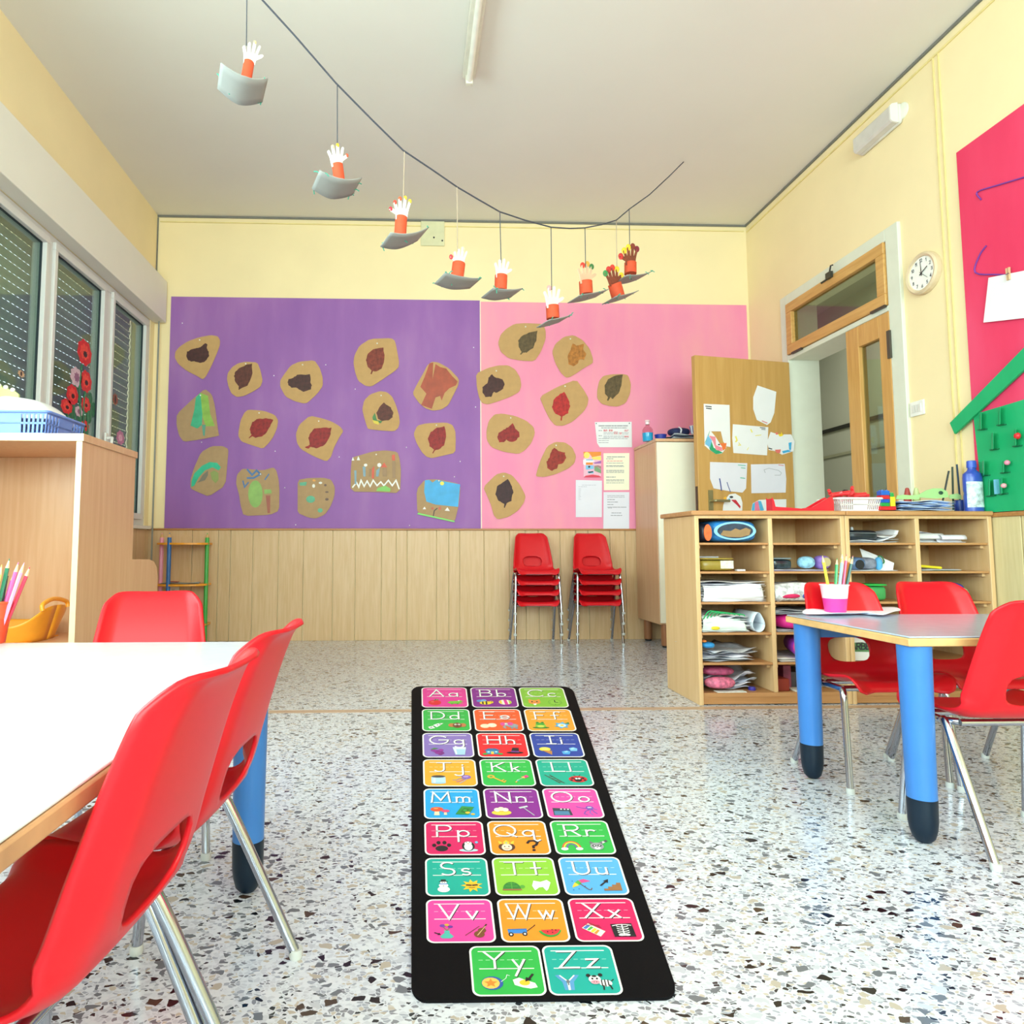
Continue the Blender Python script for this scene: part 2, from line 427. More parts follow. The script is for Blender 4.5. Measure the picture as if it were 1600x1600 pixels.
# left wall: band above the windows, sill wall below, piers
WB, WT = .87, 2.46
W1 = (3.0, 5.15); W2 = (-2.2, 2.55)
b = MB()
b.box(XL-T, XL, YR, D, WT, CE); b.box(XL-T, XL, YR, D, 0, WB)
b.box(XL-T, XL, W1[1], D, WB, WT); b.box(XL-T, XL, W2[1], W1[0], WB, WT); b.box(XL-T, XL, YR, W2[0], WB, WT)
struct(b.build('wall_left', M_YEL, smooth=False), 'yellow left wall around the windows')
# rear wall behind the camera with a wide window
RW = (-1.6, 2.4); RZ = (.85, 2.75)
b = MB()
b.box(XL, XR, YR-T, YR, RZ[1], CE); b.box(XL, XR, YR-T, YR, 0, RZ[0]); b.box(XL, RW[0], YR-T, YR, RZ[0], RZ[1]); b.box(RW[1], XR, YR-T, YR, RZ[0], RZ[1])
struct(b.build('wall_rear', M_YEL, smooth=False))
# right wall with the doorway
DY0, DY1, DZ = 3.60, 4.69, 2.50
b = MB()
b.box(XR, XR+T, YR, DY0, 0, CE); b.box(XR, XR+T, DY1, D, 0, CE); b.box(XR, XR+T, DY0, DY1, DZ, CE)
struct(b.build('wall_right', M_YEL, smooth=False), 'yellow right wall with the doorway')
# corridor beyond the doorway
b = MB(); b.box(4.6, 4.7, 1.5, 9.2, 0, CE); b.box(XR+T, 4.6, 9.0, 9.2, 0, CE); b.box(XR+T, 4.6, 1.4, 1.5, 0, CE); b.box(XR+.02, XR+T, D+T, 9.2, 0, CE)
struct(b.build('wall_corridor', M_GRN_GREY, smooth=False), 'grey green corridor wall seen through the doorway')
b = MB(); b.box(XR+T, 4.7, 1.4, 9.2, CE, CE+.1); struct(b.build('ceiling_corridor', M_GRN_GREY, smooth=False))
tn = 0
def trim(bm_, m, label=None, **k):
    global tn
    tn += 1
    return struct(bm_.build('trim_%d' % tn, m, smooth=False, **k), label)
zl = at(1298, 672, 0, 4.59).z; trim(MB().box(4.585, 4.6, 1.6, 9.0, zl-.02, zl+.02), P('23241f'), 'dark line along the corridor wall')
zl = at(1298, 713, 0, 4.59).z; trim(MB().box(4.59, 4.6, 1.6, 9.0, zl-.015, zl+.015), P('84876f'))
# wainscot on the back wall: boards with narrow grooves
WH = .84
gx = [280,300,341,360,395,435,474,520,555,596,619,636,682,701,718,756,796,821,841,875,900,919,953,977]
xs = [XL]+[XL+.25]+[at(g, 900, 1, D).x for g in gx]+[1.85,1.95,2.08,2.3,2.5,XR]
b = MB()
for a, c in zip(xs[:-1], xs[1:]): b.box(a+.003, c-.003, D-.014, D-.001, 0, WH)
trim(b, M_WAINS, 'grooved wooden wainscot along the back wall', bev=.002)
b = MB(); b.box(XL, XR, D-.024, D-.001, WH, WH+.014); trim(b, M_CAP, 'brown cap rail on the back wainscot', bev=.003)
# wainscot on the right wall and under the left windows
b = MB(); y = YR; i = 0
while y < DY0-.07:
    w_ = (.2,.11,.16,.09)[i % 4]; i += 1
    b.box(XR-.014, XR-.001, y+.003, min(y+w_, DY0-.07)-.003, 0, WH+.01); y += w_
y = DY1+.07
while y < D-.03:
    b.box(XR-.014, XR-.001, y+.003, min(y+.16, D-.016)-.003, 0, WH); y += .16
trim(b, wood('wainscot pale wood', 'd9c592', 'e2cfa0', 2, .42, 8), 'grooved pale wainscot on the right wall', bev=.002)
b = MB(); b.box(XR-.024, XR-.001, YR, DY0-.07, WH+.01, WH+.03); trim(b, M_CAP, 'brown cap rail on the right wainscot', bev=.003)
b = MB(); y = YR
while y < D-.05:
    b.box(XL+.001, XL+.012, y+.003, min(y+.16, D-.016)-.003, 0, WB-.03); y += .16
trim(b, M_WAINS, 'wooden wainscot under the left windows')
b = MB(); b.box(XL-.06, XL+.035, 2.9, D-.03, WB-.025, WB); trim(b, M_VAL, 'window sill', bev=.003)
# thin cable moulding under the ceiling
b = MB(); b.box(XL, XR, D-.012, D-.001, CE-.015, CE-.001); b.box(XR-.012, XR-.001, YR, D-.012, CE-.015, CE-.001); b.box(XL+.001, XL+.008, D-.014, D-.002, 2.8, CE-.022)
trim(b, P('77756f'), 'thin grey moulding under the ceiling')
b = MB(); b.box(XL+.02, XR-.02, D-.008, D-.001, CE-.055, CE-.047); b.box(XR-.008, XR-.001, YR, D-.02, CE-.07, CE-.06); trim(b, mat('yellow cable cover', 'ecd694', .7))
for px in (1478, 1487):
    q = at(px, 430, 0, XR); trim(MB().box(XR-.006, XR-.001, q.y-.004, q.y+.004, WH+.03, CE-.07), mat('yellow cable cover', 'ecd694', .7))
# brass-pink dividing strip in the floor
b = MB(); b.box(XL+.02, XR-.02, 2.965, 3.012, .0002, .0016); trim(b, P('c0a189', .3), 'tan dividing strip across the terrazzo')
# pelmet over the windows
b = MB(); b.box(XL+.001, -1.921, YR+.02, 5.205, 2.457, 2.786); trim(b, M_VAL, 'white pelmet box above the windows', bev=.004)

# windows -------------------------------------------------------------
FX0, FX1 = XL-.075, XL-.005
def window(n, y0, y1, panes, axis='y', z0=WB, z1=WT, handles=(), shutter=False):
    """white plastic frame with sashes in the left wall"""
    root = bpy.data.objects.new('window_%d' % n, None); COL.objects.link(root); root.location = (XL-.04, (y0+y1)/2, z0)
    struct(root, 'white plastic window frame with panes in the left wall')
    fr = MB()
    fr.box(FX0, FX1, y0, y1, z1-.05, z1); fr.box(FX0, FX1, y0, y1, z0, z0+.06)
    ed = sorted(panes); cur = y0
    for a, c in ed+[(y1, y1)]:
        if a-cur > .001: fr.box(FX0, FX1, cur, a, z0+.06, z1-.05)
        cur = c
    o = fr.build('window_frame', M_PVC, root, w=True, bev=.004)
    for a, c in ed:
        sz0, sz1 = z0+.06, z1-.05
        s = MB(); t = .028
        s.box(FX0+.01, FX1+.018, a-.02, c+.02, sz1-t, sz1+.015); s.box(FX0+.01, FX1+.018, a-.02, c+.02, sz0-.015, sz0+t)
        s.box(FX0+.01, FX1+.018, a-.02, a+t*.4, sz0+t, sz1-t); s.box(FX0+.01, FX1+.018, c-t*.4, c+.02, sz0+t, sz1-t)
        so = s.build('sash', M_PVC, root, w=True, bev=.003)
        g = MB(); k = .006; e = .006
        ya, yc = a+t*.4, c-t*.4; za, zc = sz0+t, sz1-t
        ga, gb = FX1-.017, FX1-.006
        g.box(ga, gb, ya, yc, zc-k, zc); g.box(ga, gb, ya, yc, za, za+k); g.box(ga, gb, ya, ya+e, za+k, zc-k); g.box(ga, gb, yc-e, yc, za+k, zc-k)
        g.build('gasket', M_GASK, so, w=True)
        g = MB(); g.box(FX1-.024, FX1-.018, ya+.001, yc-.001, za+.001, zc-.001)
        g.build('pane', M_GLASS, so, w=True, smooth=False)
    for (hy, hz) in handles:
        h = MB(); h.box(FX1+.018, FX1+.03, hy-.014, hy+.014, hz-.035, hz+.035)
        hp = [(FX1+.03, hy, hz), (FX1+.06, hy, hz+.004), (FX1+.066, hy-.012, hz-.01), (FX1+.066, hy-.02, hz-.06), (FX1+.066, hy-.014, hz-.11)]
        h.tube(crom(hp, 5), .0095, 10)
        h.build('handle', P('f0eee8', .3), root, w=True)
    return root
window(1, W1[0], W1[1], [(3.1,3.66),(3.76,4.36),(4.50,5.05)], handles=[(3.71,1.42),(4.43,1.42)])
window(2, W2[0], W2[1], [(-2.1,-1.05),(-.95,.1),(.2,1.25),(1.35,2.45)])
# closed shutter outside window 1: curved slats with punched light holes
def shutter_mat():
    m = bpy.data.materials.new('shutter slats'); m.use_nodes = True; nt = m.node_tree; N = nt.nodes; L = nt.links
    bs = N['Principled BSDF']; bs.inputs['Base Color'].default_value = lin('cdd7cd'); bs.inputs['Roughness'].default_value = .55
    tc = N.new('ShaderNodeTexCoord'); sp = N.new('ShaderNodeSeparateXYZ'); L.new(tc.outputs['Object'], sp.inputs[0])
    def math_(op, a, v=None, b_=None):
        k = N.new('ShaderNodeMath'); k.operation = op
        L.new(a, k.inputs[0])
        if v is not None: k.inputs[1].default_value = v
        if b_ is not None: L.new(b_, k.inputs[1])
        return k.outputs[0]
    fy = math_('FRACT', math_('MULTIPLY', sp.outputs['Y'], 1/.042)); fz = math_('FRACT', math_('MULTIPLY', sp.outputs['Z'], 1/.055))
    inside = math_('MULTIPLY', math_('LESS_THAN', fy, .5), b_=math_('LESS_THAN', fz, .07))
    tr = N.new('ShaderNodeBsdfTransparent'); mx = N.new('ShaderNodeMixShader')
    L.new(inside, mx.inputs[0]); L.new(bs.outputs[0], mx.inputs[1]); L.new(tr.outputs[0], mx.inputs[2]); L.new(mx.outputs[0], N['Material Output'].inputs[0])
    return m
b = MB(); z = WB
while z < WT-.01:
    def sl(u, v, z=z): return (XL-.15-.008*math.sin(v*PI), W1[0]+.005+u*(W1[1]-W1[0]-.01), z+v*.055)
    b.grid(sl, 1, 5); z += .055
b.build('roller_shutter', shutter_mat(), loc=(XL-.15, W1[0], WB), recalc=False)
tag(bpy.data.objects['roller_shutter'], 'closed slatted roller shutter with rows of light holes behind the left window', 'shutter')
# rear window
root = bpy.data.objects.new('window_3', None); COL.objects.link(root); root.location = (.4, YR-.05, RZ[0]); struct(root)
b = MB()
b.box(RW[0], RW[1], YR-.12, YR-.05, RZ[1]-.06, RZ[1]); b.box(RW[0], RW[1], YR-.12, YR-.05, RZ[0], RZ[0]+.06)
for i in range(5):
    x = RW[0]+(RW[1]-RW[0]-.08)*i/4; b.box(x, x+.08, YR-.12, YR-.05, RZ[0]+.06, RZ[1]-.06)
b.build('window_frame', M_PVC, root, w=True)
MB().box(RW[0]+.02, RW[1]-.02, YR-.09, YR-.085, RZ[0]+.03, RZ[1]-.03).build('pane', M_GLASS, root, w=True, smooth=False)

# shutter pull strap in the corner
q = at(244, 650, 1, 5.17)
b = MB(); b.box(q.x-.006, q.x+.006, 5.165, 5.169, .45, 2.46); o = b.build('shutter_strap', P('8f8d84'))
tag(o, 'grey shutter pull strap hanging in the corner beside the purple board', 'strap')

# doorway -------------------------------------------------------------
b = MB(); c0, c1 = DY0-.06, DY1+.05
for (y0, y1, z0, z1) in ((c0, DY0+.04, 0, DZ+.03), (DY1-.03, c1, 0, DZ+.03), (DY0+.04, DY1-.03, DZ-.04, DZ+.03), (DY0+.04, DY1-.03, 2.052, 2.085)):
    b.box(XR-.018, XR+T-.01, y0, y1, z0, z1)
trim(b, M_FRAME, 'pale green door casing', bev=.004)
# transom window
root = bpy.data.objects.new('window_4', None); COL.objects.link(root); root.location = (XR, 4.15, 2.09); struct(root, 'wooden transom window above the doorway')
ty0, ty1, tz0, tz1 = 3.645, 4.655, 2.088, 2.458
b = MB(); k = .068
b.box(XR-.03, XR+.02, ty0, ty1, tz1-k, tz1); b.box(XR-.03, XR+.02, ty0, ty1, tz0, tz0+k); b.box(XR-.03, XR+.02, ty0, ty0+k, tz0+k, tz1-k); b.box(XR-.03, XR+.02, ty1-k, ty1, tz0+k, tz1-k)
b.build('transom_frame', M_OAKH, root, w=True, bev=.004)
MB().box(XR-.004, XR+.002, ty0+k, ty1-k, tz0+k, tz1-k).build('pane', M_GLASSD, root, w=True, smooth=False)
for px in ((1245, 549), (1372, 487)):
    q = at(px[0], px[1], 0, XR-.03); MB().box(XR-.036, XR-.022, q.y-.06, q.y+.06, tz0-.012, tz0+.002).build('hinge', P('3c3328', .4), root, w=True)
q = at(1295, 437, 0, XR-.04)
b = MB(); b.box(XR-.05, XR-.03, q.y-.03, q.y+.02, tz1-.02, tz1+.02); b.tube([(XR-.045, q.y-.02, tz1+.02), (XR-.05, q.y-.04, tz1+.05), (XR-.05, q.y-.06, tz1+.045)], .005, 8); b.tube([(XR-.045, q.y+.01, tz1-.02), (XR-.06, q.y+.05, tz1-.03)], .006, 8)
b.build('latch', P('33322a', .4), root, w=True)
# narrow fixed leaf with a glass panel
root = bpy.data.objects.new('door_2', None); COL.objects.link(root); root.location = (XR, 3.83, 0); struct(root, 'narrow wooden door leaf with a glass panel')
ly0, ly1, lz = 3.64, 4.02, 2.05; k = .085
b = MB(); b.box(XR-.02, XR+.03, ly0, ly0+k, .01, lz); b.box(XR-.02, XR+.03, ly1-k-.03, ly1, .01, lz); b.box(XR-.02, XR+.03, ly0+k, ly1-k-.03, lz-.13, lz); b.box(XR-.02, XR+.03, ly0+k, ly1-k-.03, .01, .3)
b.build('leaf_frame', M_OAK, root, w=True, bev=.004)
MB().box(XR+.002, XR+.008, ly0+k, ly1-k-.03, .3, lz-.13).build('pane', M_GLASSD, root, w=True, smooth=False)
q = at(1398, 535, 0, XR-.02); MB().box(XR-.03, XR-.015, ly0-.012, ly0+.012, q.z-.08, q.z+.08).build('hinge', P('4a443a', .4), root, w=True)
# open door leaf swung against the back wall
H0 = Vector((2.70, 4.635, 0)); H1 = Vector((1.945, 4.475, 0)); du = (H0-H1).normalized(); DL = (H0-H1).length; dn = Vector((du.y, -du.x, 0))  # dn faces camera
root = bpy.data.objects.new('door_1', None); COL.objects.link(root); root.location = H1; struct(root, 'open wooden door leaf covered with pinned drawings')
mid = (H0+H1)/2
b = MB(); b.obox(mid-dn*.02+Vector((0,0,1.025)), du*DL/2, dn*.02, Vector((0,0,1.005))); b.build('door_panel', M_DOOR, root, w=True, bev=.003)
fp = H1.copy()     # front plane point
def dat(px, py, off=.0): return atp(px, py, H1+dn*off, dn)
q = dat(1110, 783)
hz = q.z
hb = q.copy()
b = MB(); b.obox(hb+dn*.004, du*.017, dn*.004, Vector((0,0,.075)));
b.tube(crom([hb+dn*.004, hb+dn*.045, hb+dn*.055+du*.02, hb+dn*.055+du*.11], 4), .009, 10)
b.build('door_handle', P('a8a27c', .3, metal=.8), root, w=True)
q = dat(1096, 778)
e = H1+Vector((0,0,hz))
b = MB(); b.obox(e-du*.002-dn*.02, du*.002, dn*.01, Vector((0,0,.1))); b.build('lock_plate', P('4a3626', .4), root, w=True)
# sheets on the door
def zpx(pts, ox, oy, s): return [(ox+x/s, oy+y/s) for x, y in pts]
Z3 = lambda pts: zpx(pts, 980, 540, 16/3)
def door_sheet(pts, label, m=M_PAPER, extra=(), conv=True):
    pp = Z3(pts) if conv else pts
    poly = [dat(x, y, .0012) for x, y in pp]
    c = sum(poly, Vector())/len(poly)
    t = thing('drawing', label, 'drawing', c, 'drawings pinned to the open door')
    MB().prism(poly, dn*.001).build('sheet', m, t, w=True, smooth=False)
    for i, (nm, ps, mm) in enumerate(extra):
        if isinstance(ps[0], tuple): ps = [ps]
        bb = MB()
        for p_ in ps: bb.prism([dat(x, y, .0024+.0004*i) for x, y in Z3(p_)], dn*.0004)
        bb.build(nm, mm, t, w=True, smooth=False)
    return t
def st(pts, w): return quads(pts, w)
door_sheet([(637,485),(852,495),(860,845),(830,840),(800,800),(780,715),(690,715),(660,800),(645,840)], 'tall white sheet with a cut-away lower edge, upper left on the open door',
   extra=[('pencil_writing', st([(655,505),(700,510)],8)+st([(660,522),(700,527)],8), M_INKD)])
door_sheet([(690,705),(660,770),(643,830),(680,865),(740,905),(790,900),(825,850),(828,815),(770,815),(735,760)], 'coloured paper bird below the tall white sheet on the door', M_PAPER,
   extra=[('green_patch', [[(690,705),(645,815),(670,780)],[(700,790),(720,850),(800,895),(740,905),(690,870),(680,840)]], P('2fa673')),('blue_patch', [(672,745),(705,790),(690,850),(650,820)], P('78bfe6')),('pink_patch', [(680,750),(735,760),(740,830),(790,850),(790,880),(740,870),(715,800)], P('ef8f9c')),('orange_patch', [(770,815),(828,812),(820,860),(795,875),(790,840)], P('f07a3c')),('dark_eye', arc(765,825,9,6,0,360,8)[:-1], M_INKD)])
door_sheet([(1085,332),(1242,385),(1225,560),(1195,640),(1165,662),(1080,620),(1050,530),(1050,430)], 'white shield-shaped sheet at the top of the open door',
   extra=[('red_writing', st([(1125,628),(1165,645)],8), M_INKR)])
door_sheet([(880,655),(1175,680),(1165,915),(885,895),(875,770)], 'white sheet with faint yellow marks in the middle of the open door',
   extra=[('yellow_marks', st([(905,760),(915,790),(905,800)],12)+st([(930,810),(945,830),(925,830)],6)+st([(1030,700),(1040,720)],10)+st([(1070,750),(1115,745)],6)+st([(1000,870),(1010,850)],5), P('efe06a')),('pencil_writing', st([(1108,683),(1150,688)],6)+st([(1120,697),(1150,700)],5), M_INKD)])
door_sheet([(1195,720),(1260,740),(1365,740),(1395,800),(1385,880),(1290,910),(1240,880),(1180,870),(1165,800)], 'crumpled white cut-out with blue and yellow paint by the hinge side of the door',
   extra=[('yellow_star', [(1255,735),(1280,738),(1285,718),(1292,738),(1305,742),(1290,755),(1270,758)], P('f7d832')),('blue_paint', [[(1345,810),(1370,805),(1365,870),(1350,868)],[(1290,880),(1340,868),(1370,880),(1300,898)]], P('49aee0')),('red_paint', [[(1235,725),(1255,722),(1255,742),(1240,742)],[(1230,868),(1280,865),(1275,895),(1245,895)]], P('ea7a70')),('dark_mark', st([(1180,855),(1205,862)],8), M_INKD)])
door_sheet([(690,970),(1000,980),(990,1190),(960,1225),(860,1215),(720,1190),(690,1110)], 'wide white sheet with blue strokes, lower left on the open door', M_PAPERL,
   extra=[('blue_strokes', st([(770,1110),(778,1150),(785,1205)],9)+st([(832,1140),(845,1180),(860,1218)],6), P('3b4a94')),('green_writing', st([(925,995),(985,1000)],6)+st([(950,1018),(982,1022)],6)+st([(945,1102),(980,1106)],7), P('58bfa0'))])
door_sheet([(1030,990),(1312,985),(1325,1110),(1320,1225),(1035,1230)], 'plain white sheet with a faint oval, lower right on the open door', M_PAPERL,
   extra=[('oval_outline', st([(1150,1060),(1140,1035),(1180,1022),(1260,1040),(1285,1060),(1275,1080),(1230,1080)],4), M_GREYP),('red_writing', st([(1262,995),(1302,1000)],6), M_INKR)])
door_sheet([(795,1385),(800,1330),(815,1285),(850,1240),(900,1232),(945,1260),(960,1310),(958,1385)], 'paper bird with a red wing at the bottom of the open door',
   extra=[('red_wing', [(865,1285),(905,1285),(945,1340),(940,1358),(915,1330)], P('c9303f')),('yellow_beak', [(800,1270),(820,1258),(832,1275),(815,1290)], P('f3b53a')),('dark_eye', arc(868,1262,16,10,0,360,10)[:-1], M_INKD),('blue_patch', arc(850,1285,10,12,0,360,8)[:-1], P('5db7e8'))])
door_sheet([(1030,1390),(1045,1315),(1100,1285),(1325,1280),(1325,1330),(1320,1390)], 'striped blue and pink cut-out at the bottom of the open door',
   extra=[('blue_stripe', [[(1045,1320),(1065,1305),(1060,1385),(1035,1385)],[(1090,1295),(1115,1295),(1140,1370),(1110,1385)]], P('58b4e0')),('pink_stripe', [(1065,1305),(1090,1295),(1108,1385),(1062,1385)], P('ee7f9e'))])

# ------------------------------------------------------------------ boards on the walls
BT = .008
xm = .541
b = MB(); b.box(-1.893, xm, D-BT, D-.0005, WH+.015, 2.675); o = b.build('pin_board', M_PURP, smooth=False); tag(o, 'purple painted board filling the left half of the back wall', 'board')
b = MB(); b.box(xm+.004, 2.705, D-BT, D-.0005, WH+.015, 2.665); o = b.build('pin_board', M_PINK, smooth=False); tag(o, 'pink painted board filling the right half of the back wall', 'board')
b = MB(); b.box(xm-.002, xm+.006, D-BT-.002, D-.0005, WH+.015, 2.672); trim(b, P('f0d9c6'), 'pale joint between the purple and pink boards')
q = [at(px, py, 0, XR-.01) for px, py in ((1495, 239), (1523, 720))]
cy = 3.125
b = MB(); b.box(XR-.012, XR-.0005, .6, cy, WH+.032, 2.675); o = b.build('pin_board', M_CRIM, smooth=False); tag(o, 'crimson painted board on the right wall', 'board')
# kraft card leaf prints ------------------------------------------------
Z5 = lambda p: zpx(p, 230, 450, 4.21)
Z6 = lambda p: zpx(p, 500, 450, 4.21)
Z7 = lambda p: zpx(p, 740, 450, 4.0)
YP = D-BT-.003
def kraft(conv, out, label, prints, pin=None, m=M_KRAFT, px=None):
    pp = px or conv(out)
    pp = [tuple(v) for v in chaikin([Vector((x, y)) for x, y in pp], 1, .16)]
    poly = [at(x, y, 1, YP) for x, y in pp]
    c = sum(poly, Vector())/len(poly); c.z = min(p.z for p in poly)
    t = thing('leaf_card' if 'leaf' in label else 'painted_card', label, 'card', c, 'kraft paper cards on the back wall boards')
    MB().prism(poly, (0, -.0025, 0)).build('card', m, t, w=True, smooth=False)
    for i, (nm, ps, mm) in enumerate(prints):
        if not isinstance(ps[0][0], (tuple, list)): ps = [ps]
        if nm.endswith('_dabs') or nm.endswith('_tents') or nm.endswith('_dots'): sets = [[p_] for p_ in ps]; nm = nm[:-1]
        else: sets = [ps]
        for st_ in sets:
            bb = MB()
            for p_ in st_:
                p_ = conv(p_)
                if nm == 'leaf_print':
                    rj = random.Random(len(p_)*7+int(p_[0][0])); o_ = []
                    for a_, c_ in zip(p_, p_[1:]+p_[:1]):
                        for f_ in (0, .33, .66): o_.append((a_[0]+(c_[0]-a_[0])*f_+rj.uniform(-.55,.55), a_[1]+(c_[1]-a_[1])*f_+rj.uniform(-.55,.55)))
                    p_ = o_
                bb.prism([at(x, y, 1, YP-.0026-.0005*i) for x, y in p_], (0, -.0007, 0))
            bb.build(nm, mm, t, w=True, smooth=False)
    if pin:
        x, y = conv([pin])[0]; q = at(x, y, 1, YP-.003)
        MB().sell(q, .006, .005, .006, 2, 10, 6).build('pin', P('f4f1ea', .3), t, w=True)
    return t
def leafmat(c): return mat('leaf print '+c, c, .6, var=.4, scale=38)
LB, LR, LM, LD, LO, LG = leafmat('5a2a20'), leafmat('8e1c1c'), leafmat('7e3020'), leafmat('45211f'), leafmat('b0702c'), leafmat('5c4a2c')
LX = leafmat('b01f1f')
kraft(Z5, [(185,420),(215,385),(270,350),(340,325),(420,310),(465,318),(480,345),(478,380),(455,440),(420,520),(385,585),(365,602),(330,580),(260,545),(205,500),(182,460)], 'triangular kraft card with a dark heart leaf, top left of purple board',
  [('leaf_print', [(258,440),(262,420),(290,405),(325,395),(350,390),(365,375),(382,365),(395,372),(392,395),(405,420),(407,445),(390,470),(375,488),(345,492),(318,487),(308,480),(295,485),(275,478),(262,462)], LD)], (345,342))
kraft(Z5, [(525,600),(530,560),(560,520),(600,495),(650,485),(725,490),(745,540),(760,610),(745,650),(700,680),(640,710),(590,718),(555,695),(535,650)], 'small kraft card with a brown leaf, second in the purple board\'s upper row',
  [('leaf_print', [(690,497),(692,560),(680,600),(660,640),(625,655),(605,670),(598,668),(605,648),(580,620),(572,580),(580,550),(610,525),(650,505)], LB)], (648,498))
kraft(Z5, [(1100,475),(1135,525),(1155,590),(1155,645),(1120,695),(1055,755),(1030,760),(970,745),(910,715),(875,650),(875,610),(900,570),(945,510),(1000,485)], 'round kraft card with a dark heart leaf lying sideways, middle of the purple board',
  [('leaf_print', [(925,620),(930,600),(960,590),(985,572),(1070,568),(1075,600),(1072,620),(1082,640),(1075,665),(1030,685),(1005,670),(980,655),(950,655),(930,640)], LD)], (1022,505))
kraft(Z5, [(380,663),(425,700),(445,770),(470,960),(476,972),(330,1000),(240,1012),(210,970),(193,900),(195,830),(290,740)], 'kraft card with a two-tone green tree at the left of the purple board',
  [('dark_green_paint', [(350,690),(320,720),(310,800),(285,905),(330,925),(360,900),(365,780)], P('3fae83',var=.2)),('light_green_paint', [(350,690),(400,710),(415,830),(445,908),(385,910),(365,850)], P('8fb84e',var=.2)),('trunk_paint', [(360,900),(385,900),(378,975),(368,970)], P('5d9c86'))], (350,706), M_KRAFT2)
kraft(Z5, [(665,800),(770,808),(840,835),(862,870),(855,920),(830,980),(800,1020),(762,1058),(690,1035),(620,1010),(600,975),(602,940),(615,870),(640,820)], 'kraft card with a small dark red leaf, left of the board\'s centre card',
  [('leaf_print', [(828,865),(810,910),(785,950),(755,975),(715,985),(690,975),(668,990),(670,982),(685,965),(675,930),(690,885),(720,862),(780,858)], LR)], (736,822))
c5 = lambda p: p
kraft(c5, None, 'large kraft card with a tilted dark red leaf, centre of the purple board',
  [('leaf_print', Z5([(1215,920),(1205,960),(1185,1010),(1155,1040),(1110,1055),(1075,1045),(1060,1055),(1040,1052),(1035,1048),(1060,1035),(1070,1030),(1060,985),(1075,950),(1100,925),(1160,918)]), LR)], (498,658),
  px=[(484.2,649.5),(467.5,663.8),(462.3,678),(464,692),(470,701.8),(489,712.5),(510.3,721.3),(517.4,713.7),(522,699),(530,684),(536.8,673.3),(530.9,666),(519,659),(504.8,654)])
kraft(Z5, [(425,1040),(500,1040),(535,1060),(530,1130),(515,1300),(405,1372),(340,1345),(285,1320),(285,1260),(310,1180),(355,1080)], 'kraft card with a painted teal arc, lower left of the purple board',
  [('teal_paint', [(290,1310),(292,1270),(310,1220),(360,1170),(410,1145),(460,1150),(485,1180),(470,1200),(430,1180),(380,1200),(340,1245),(310,1300)], P('2fb48c',var=.15)),('green_paint', [(415,1215),(440,1200),(468,1215),(470,1260),(450,1285),(425,1260)], P('8f9c56')),('grey_paint', [(345,1265),(365,1230),(400,1200),(400,1230),(380,1265),(330,1280)], P('7d7566'))], None, M_KRAFT2)
kraft(Z5, [(625,1190),(660,1190),(760,1200),(830,1180),(850,1200),(865,1260),(870,1330),(868,1465),(810,1492),(635,1500),(615,1430),(605,1360),(585,1290),(590,1230)], 'kraft card with a green oval and blue scribbles low on the purple board',
  [('green_paint', [[p for p in arc(712,1355,48,90,0,360,16)[:-1]],[(770,1325),(815,1325),(820,1350),(770,1355)]], P('8db45e',var=.15)),('blue_paint', st([(660,1195),(690,1230),(720,1200),(745,1225),(700,1250),(660,1250)],12)+st([(630,1270),(640,1310),(665,1280)],9)+st([(775,1260),(800,1225)],8), P('4d74a8')),('red_paint', [(780,1365),(810,1365),(808,1480),(792,1482)], P('a55b4a'))], (745,1225), M_KRAFT2)
kraft(Z5, [(990,1262),(1060,1250),(1160,1248),(1210,1260),(1235,1310),(1232,1370),(1205,1440),(1170,1490),(1110,1517),(1060,1510),(990,1480),(990,1400)], 'kraft card with scattered green dabs in the bottom row of the purple board',
  [('green_dabs', [arc(1075,1390,30,24,0,360,10)[:-1],arc(1138,1463,17,15,0,360,10)[:-1],[(1000,1280),(1050,1275),(1045,1300),(1005,1300)]], P('5fae8a',var=.3)),('dark_dabs', [arc(1182,1390,12,9,0,360,8)[:-1],arc(1182,1342,12,6,0,360,8)[:-1],arc(1172,1297,9,8,0,360,8)[:-1]], P('6b4f45')),('white_dabs', [arc(1095,1302,10,13,0,360,8)[:-1],arc(1140,1282,12,8,0,360,8)[:-1]], P('e6e2da')),('orange_dab', arc(1098,1266,11,8,0,360,8)[:-1], P('e5a04a'))], None, M_KRAFT2)
kraft(Z6, [(330,335),(470,330),(495,350),(520,480),(518,520),(495,545),(400,610),(340,648),(300,645),(250,610),(230,550),(220,490),(228,440),(260,380)], 'kraft card with a red brown leaf, highest card on the purple board right of centre',
  [('leaf_print', [(418,390),(425,470),(405,530),(375,548),(350,548),(338,568),(330,562),(340,542),(315,520),(303,475),(315,430),(350,405)], LM)], (376,364))
kraft(Z6, [(395,678),(440,685),(475,715),(500,770),(520,840),(525,885),(515,920),(490,943),(400,938),(315,928),(305,900),(290,850),(278,800),(290,740),(330,700)], 'kraft card with a brown leaf dipped in green and yellow paint',
  [('leaf_print', [(420,755),(465,785),(483,820),(475,850),(450,870),(410,875),(380,860),(372,820),(390,785)], LB),('green_paint', [(360,820),(375,870),(410,875),(400,890),(350,875),(345,850)], P('3f7a3c',var=.3)),('yellow_paint', [(345,868),(385,878),(388,900),(355,890)], P('d8c23a'))], (402,707))
